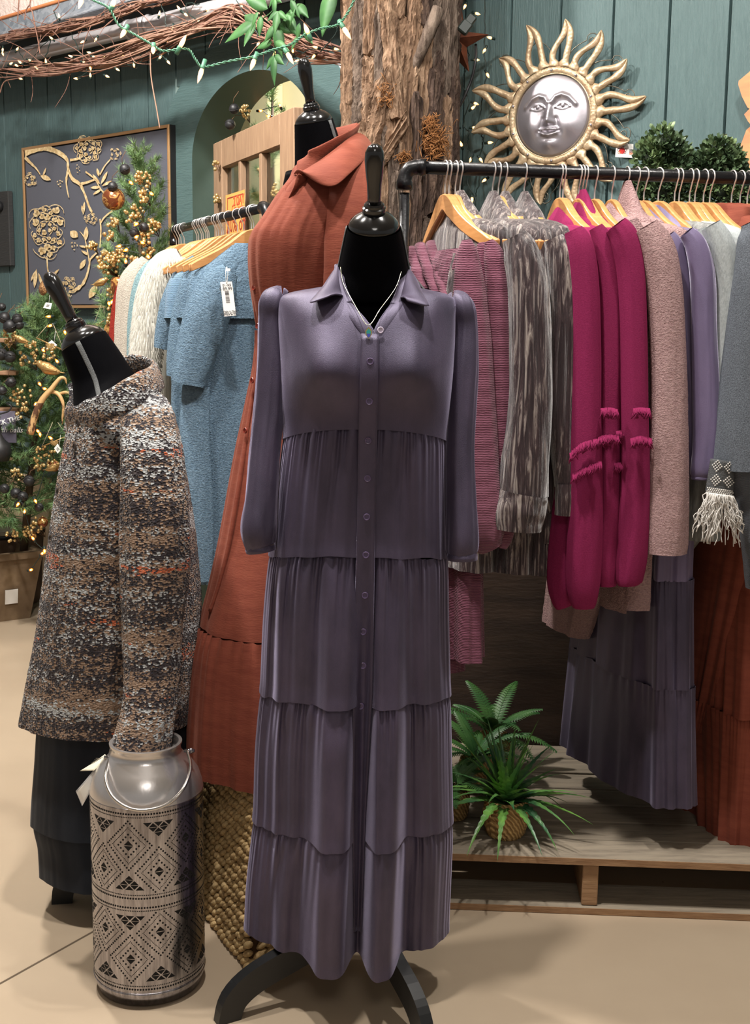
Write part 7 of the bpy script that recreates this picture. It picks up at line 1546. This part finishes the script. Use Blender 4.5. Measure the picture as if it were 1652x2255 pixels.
# ================================================================ PLANTS ON THE PALLET
AGV = NT('agave_leaf'); _f = AGV.noise(AGV.coords(), 12, 2); AGV.set(Base_Color=AGV.ramp(_f, [(.35, C(52, 96, 62)), (.65, C(104, 150, 66))]), Roughness=.38); AGV = AGV.m
FERN = mat('fern_green', C(46, 92, 44), .5, var=(C(78, 122, 58), 12, (1, 1, 1), .4, .7))
PBK = NT('woven_straw_pot'); _ck = PBK.n('ShaderNodeTexWave', wave_type='BANDS', bands_direction='DIAGONAL'); _ck.inputs['Scale'].default_value = 46; _ck.inputs['Distortion'].default_value = 3; PBK.l(PBK.coords(), _ck.inputs['Vector'])
PBK.set(Base_Color=PBK.ramp(_ck.outputs['Fac'], [(.1, C(160, 124, 74)), (.7, C(214, 176, 116))]), Roughness=.75); PBK.bump(_ck.outputs['Fac'], .8, .006); PBK = PBK.m
def straw_pot(t, b, R_, Hh):
    g = G(); prof = [(0, 0), (R_ * .72, 0), (R_ * .86, Hh * .12), (R_ * .98, Hh * .5), (R_ * 1.02, Hh * .62), (R_ * .96, Hh * .78), (R_ * .90, Hh), (R_ * .82, Hh), (R_ * .84, Hh * .8), (0, Hh * .78)]
    def fn(a, b_):
        k = b_ * (len(prof) - 1); i = min(int(k), len(prof) - 2); r = prof[i][0] + (prof[i + 1][0] - prof[i][0]) * (k - i); z = prof[i][1] + (prof[i + 1][1] - prof[i][1]) * (k - i)
        e_ = .0022 * math.sin(2 * PI * a * 18 + z * 300) * math.sin(z / Hh * 30) if .1 < b_ < .65 else 0
        return Vector((b.x + (r + e_) * math.cos(2 * PI * a), b.y + (r + e_) * math.sin(2 * PI * a), b.z + z))
    g.grid(72, 50, fn, cu=True); g.obj('pot', PBK, t)
pb0 = PZ(1113, 1838, HT); R_ = 50 * mpp(pb0.y, HT); Hh = .098
ag = thing('potted_agave', 'spiky green potted plant in a woven straw pot at the front of the pallet', 'potted plant', pb0); straw_pot(ag, pb0, R_, Hh)
for i in range(54):
    az = i * 2.39996; k = i / 53; el = lerp([(0, 1.45), (.35, .95), (.7, .45), (1, .12)], k) + rnd.uniform(-.15, .15); L = rnd.uniform(.15, .215) * (1.0 if k > .2 else 1.05); o = pb0 + Vector((.02 * k * math.cos(az), .02 * k * math.sin(az), Hh * .9)); d = Vector((math.cos(az), math.sin(az), 0)); n = 22; v = []
    W_ = rnd.uniform(.0105, .0150); dr = rnd.uniform(.25, .75) * k + .05
    for j in range(n):
        t = j / (n - 1); a = el - 1.9 * dr * t; p = o + d * (L * t * math.cos(el - .9 * dr * t)) + Vector((0, 0, L * t * math.sin(el - 1.1 * dr * t))); s_ = d.cross(Vector((0, 0, 1))); w_ = W_ * (.55 + .45 * math.sin(PI * min(1, t * 1.5 + .1))) * (1 - t ** 2.2) + .0002; w2 = w_ * (1.0 + (.28 if j % 2 else -.1) * (1 if .1 < t < .95 else 0)); up = Vector((-math.sin(a) * d.x, -math.sin(a) * d.y, math.cos(a)))
        v += [p - s_ * w2 + up * w_ * .35, p, p + s_ * w2 + up * w_ * .35]
    g = G(); g.add(v, [q for j in range(n - 1) for q in ((j * 3, j * 3 + 1, j * 3 + 4, j * 3 + 3), (j * 3 + 1, j * 3 + 2, j * 3 + 5, j * 3 + 4))]); g.obj('leaf', AGV, ag, smooth=False)
def fern(label, px, py, fr, Lm, Rp, seed, hp=.09):
    b = PZ(px, py, HT); t = thing('potted_fern', label, 'potted plant', b, 0, None); straw_pot(t, b, Rp, hp); r_ = random.Random(seed)
    for i in range(fr):
        az = i * 2.39996 + seed; el = r_.uniform(.5, 1.35); L = Lm * r_.uniform(.75, 1.1); d = Vector((math.cos(az), math.sin(az), 0)); o = b + Vector((0, 0, hp * .9)); pts = []; n = 24; g = G()
        for j in range(n):
            t_ = j / (n - 1); pts.append(o + d * (L * t_ * math.cos(el - .6 * t_)) + Vector((0, 0, L * t_ * math.sin(el - .6 * t_))))
        g.tube(pts, .0012, 4); T = frames(pts)[1]; s_ = d.cross(Vector((0, 0, 1)))
        for j in range(4, n):
            t_ = j / (n - 1); ln = .030 * math.sin(PI * (t_ * .82 + .12)) ** .8 * (Lm / .2)
            for sg_ in (-1, 1):
                q = (s_ * sg_ + T[j] * .45).normalized(); w_ = T[j] * .0036; p = pts[j]; g.add([p - w_, p + q * ln * .5 - w_ * .9 + Vector((0, 0, -.001)), p + q * ln + Vector((0, 0, -.004)), p + q * ln * .5 + w_ * 1.1, p + w_], [(0, 1, 3, 4), (1, 2, 3)])
        g.obj('frond', FERN, t, smooth=False)
fern('fern in a straw pot half hidden behind the purple dress hem', 1000, 1800, 16, .15, .040, 1, .08); fern('fern in a straw pot behind the spiky plant', 1045, 1738, 15, .155, .046, 2); fern('taller dark fern at the back of the pallet behind the spiky plant', 1085, 1690, 14, .20, .05, 5, .10)
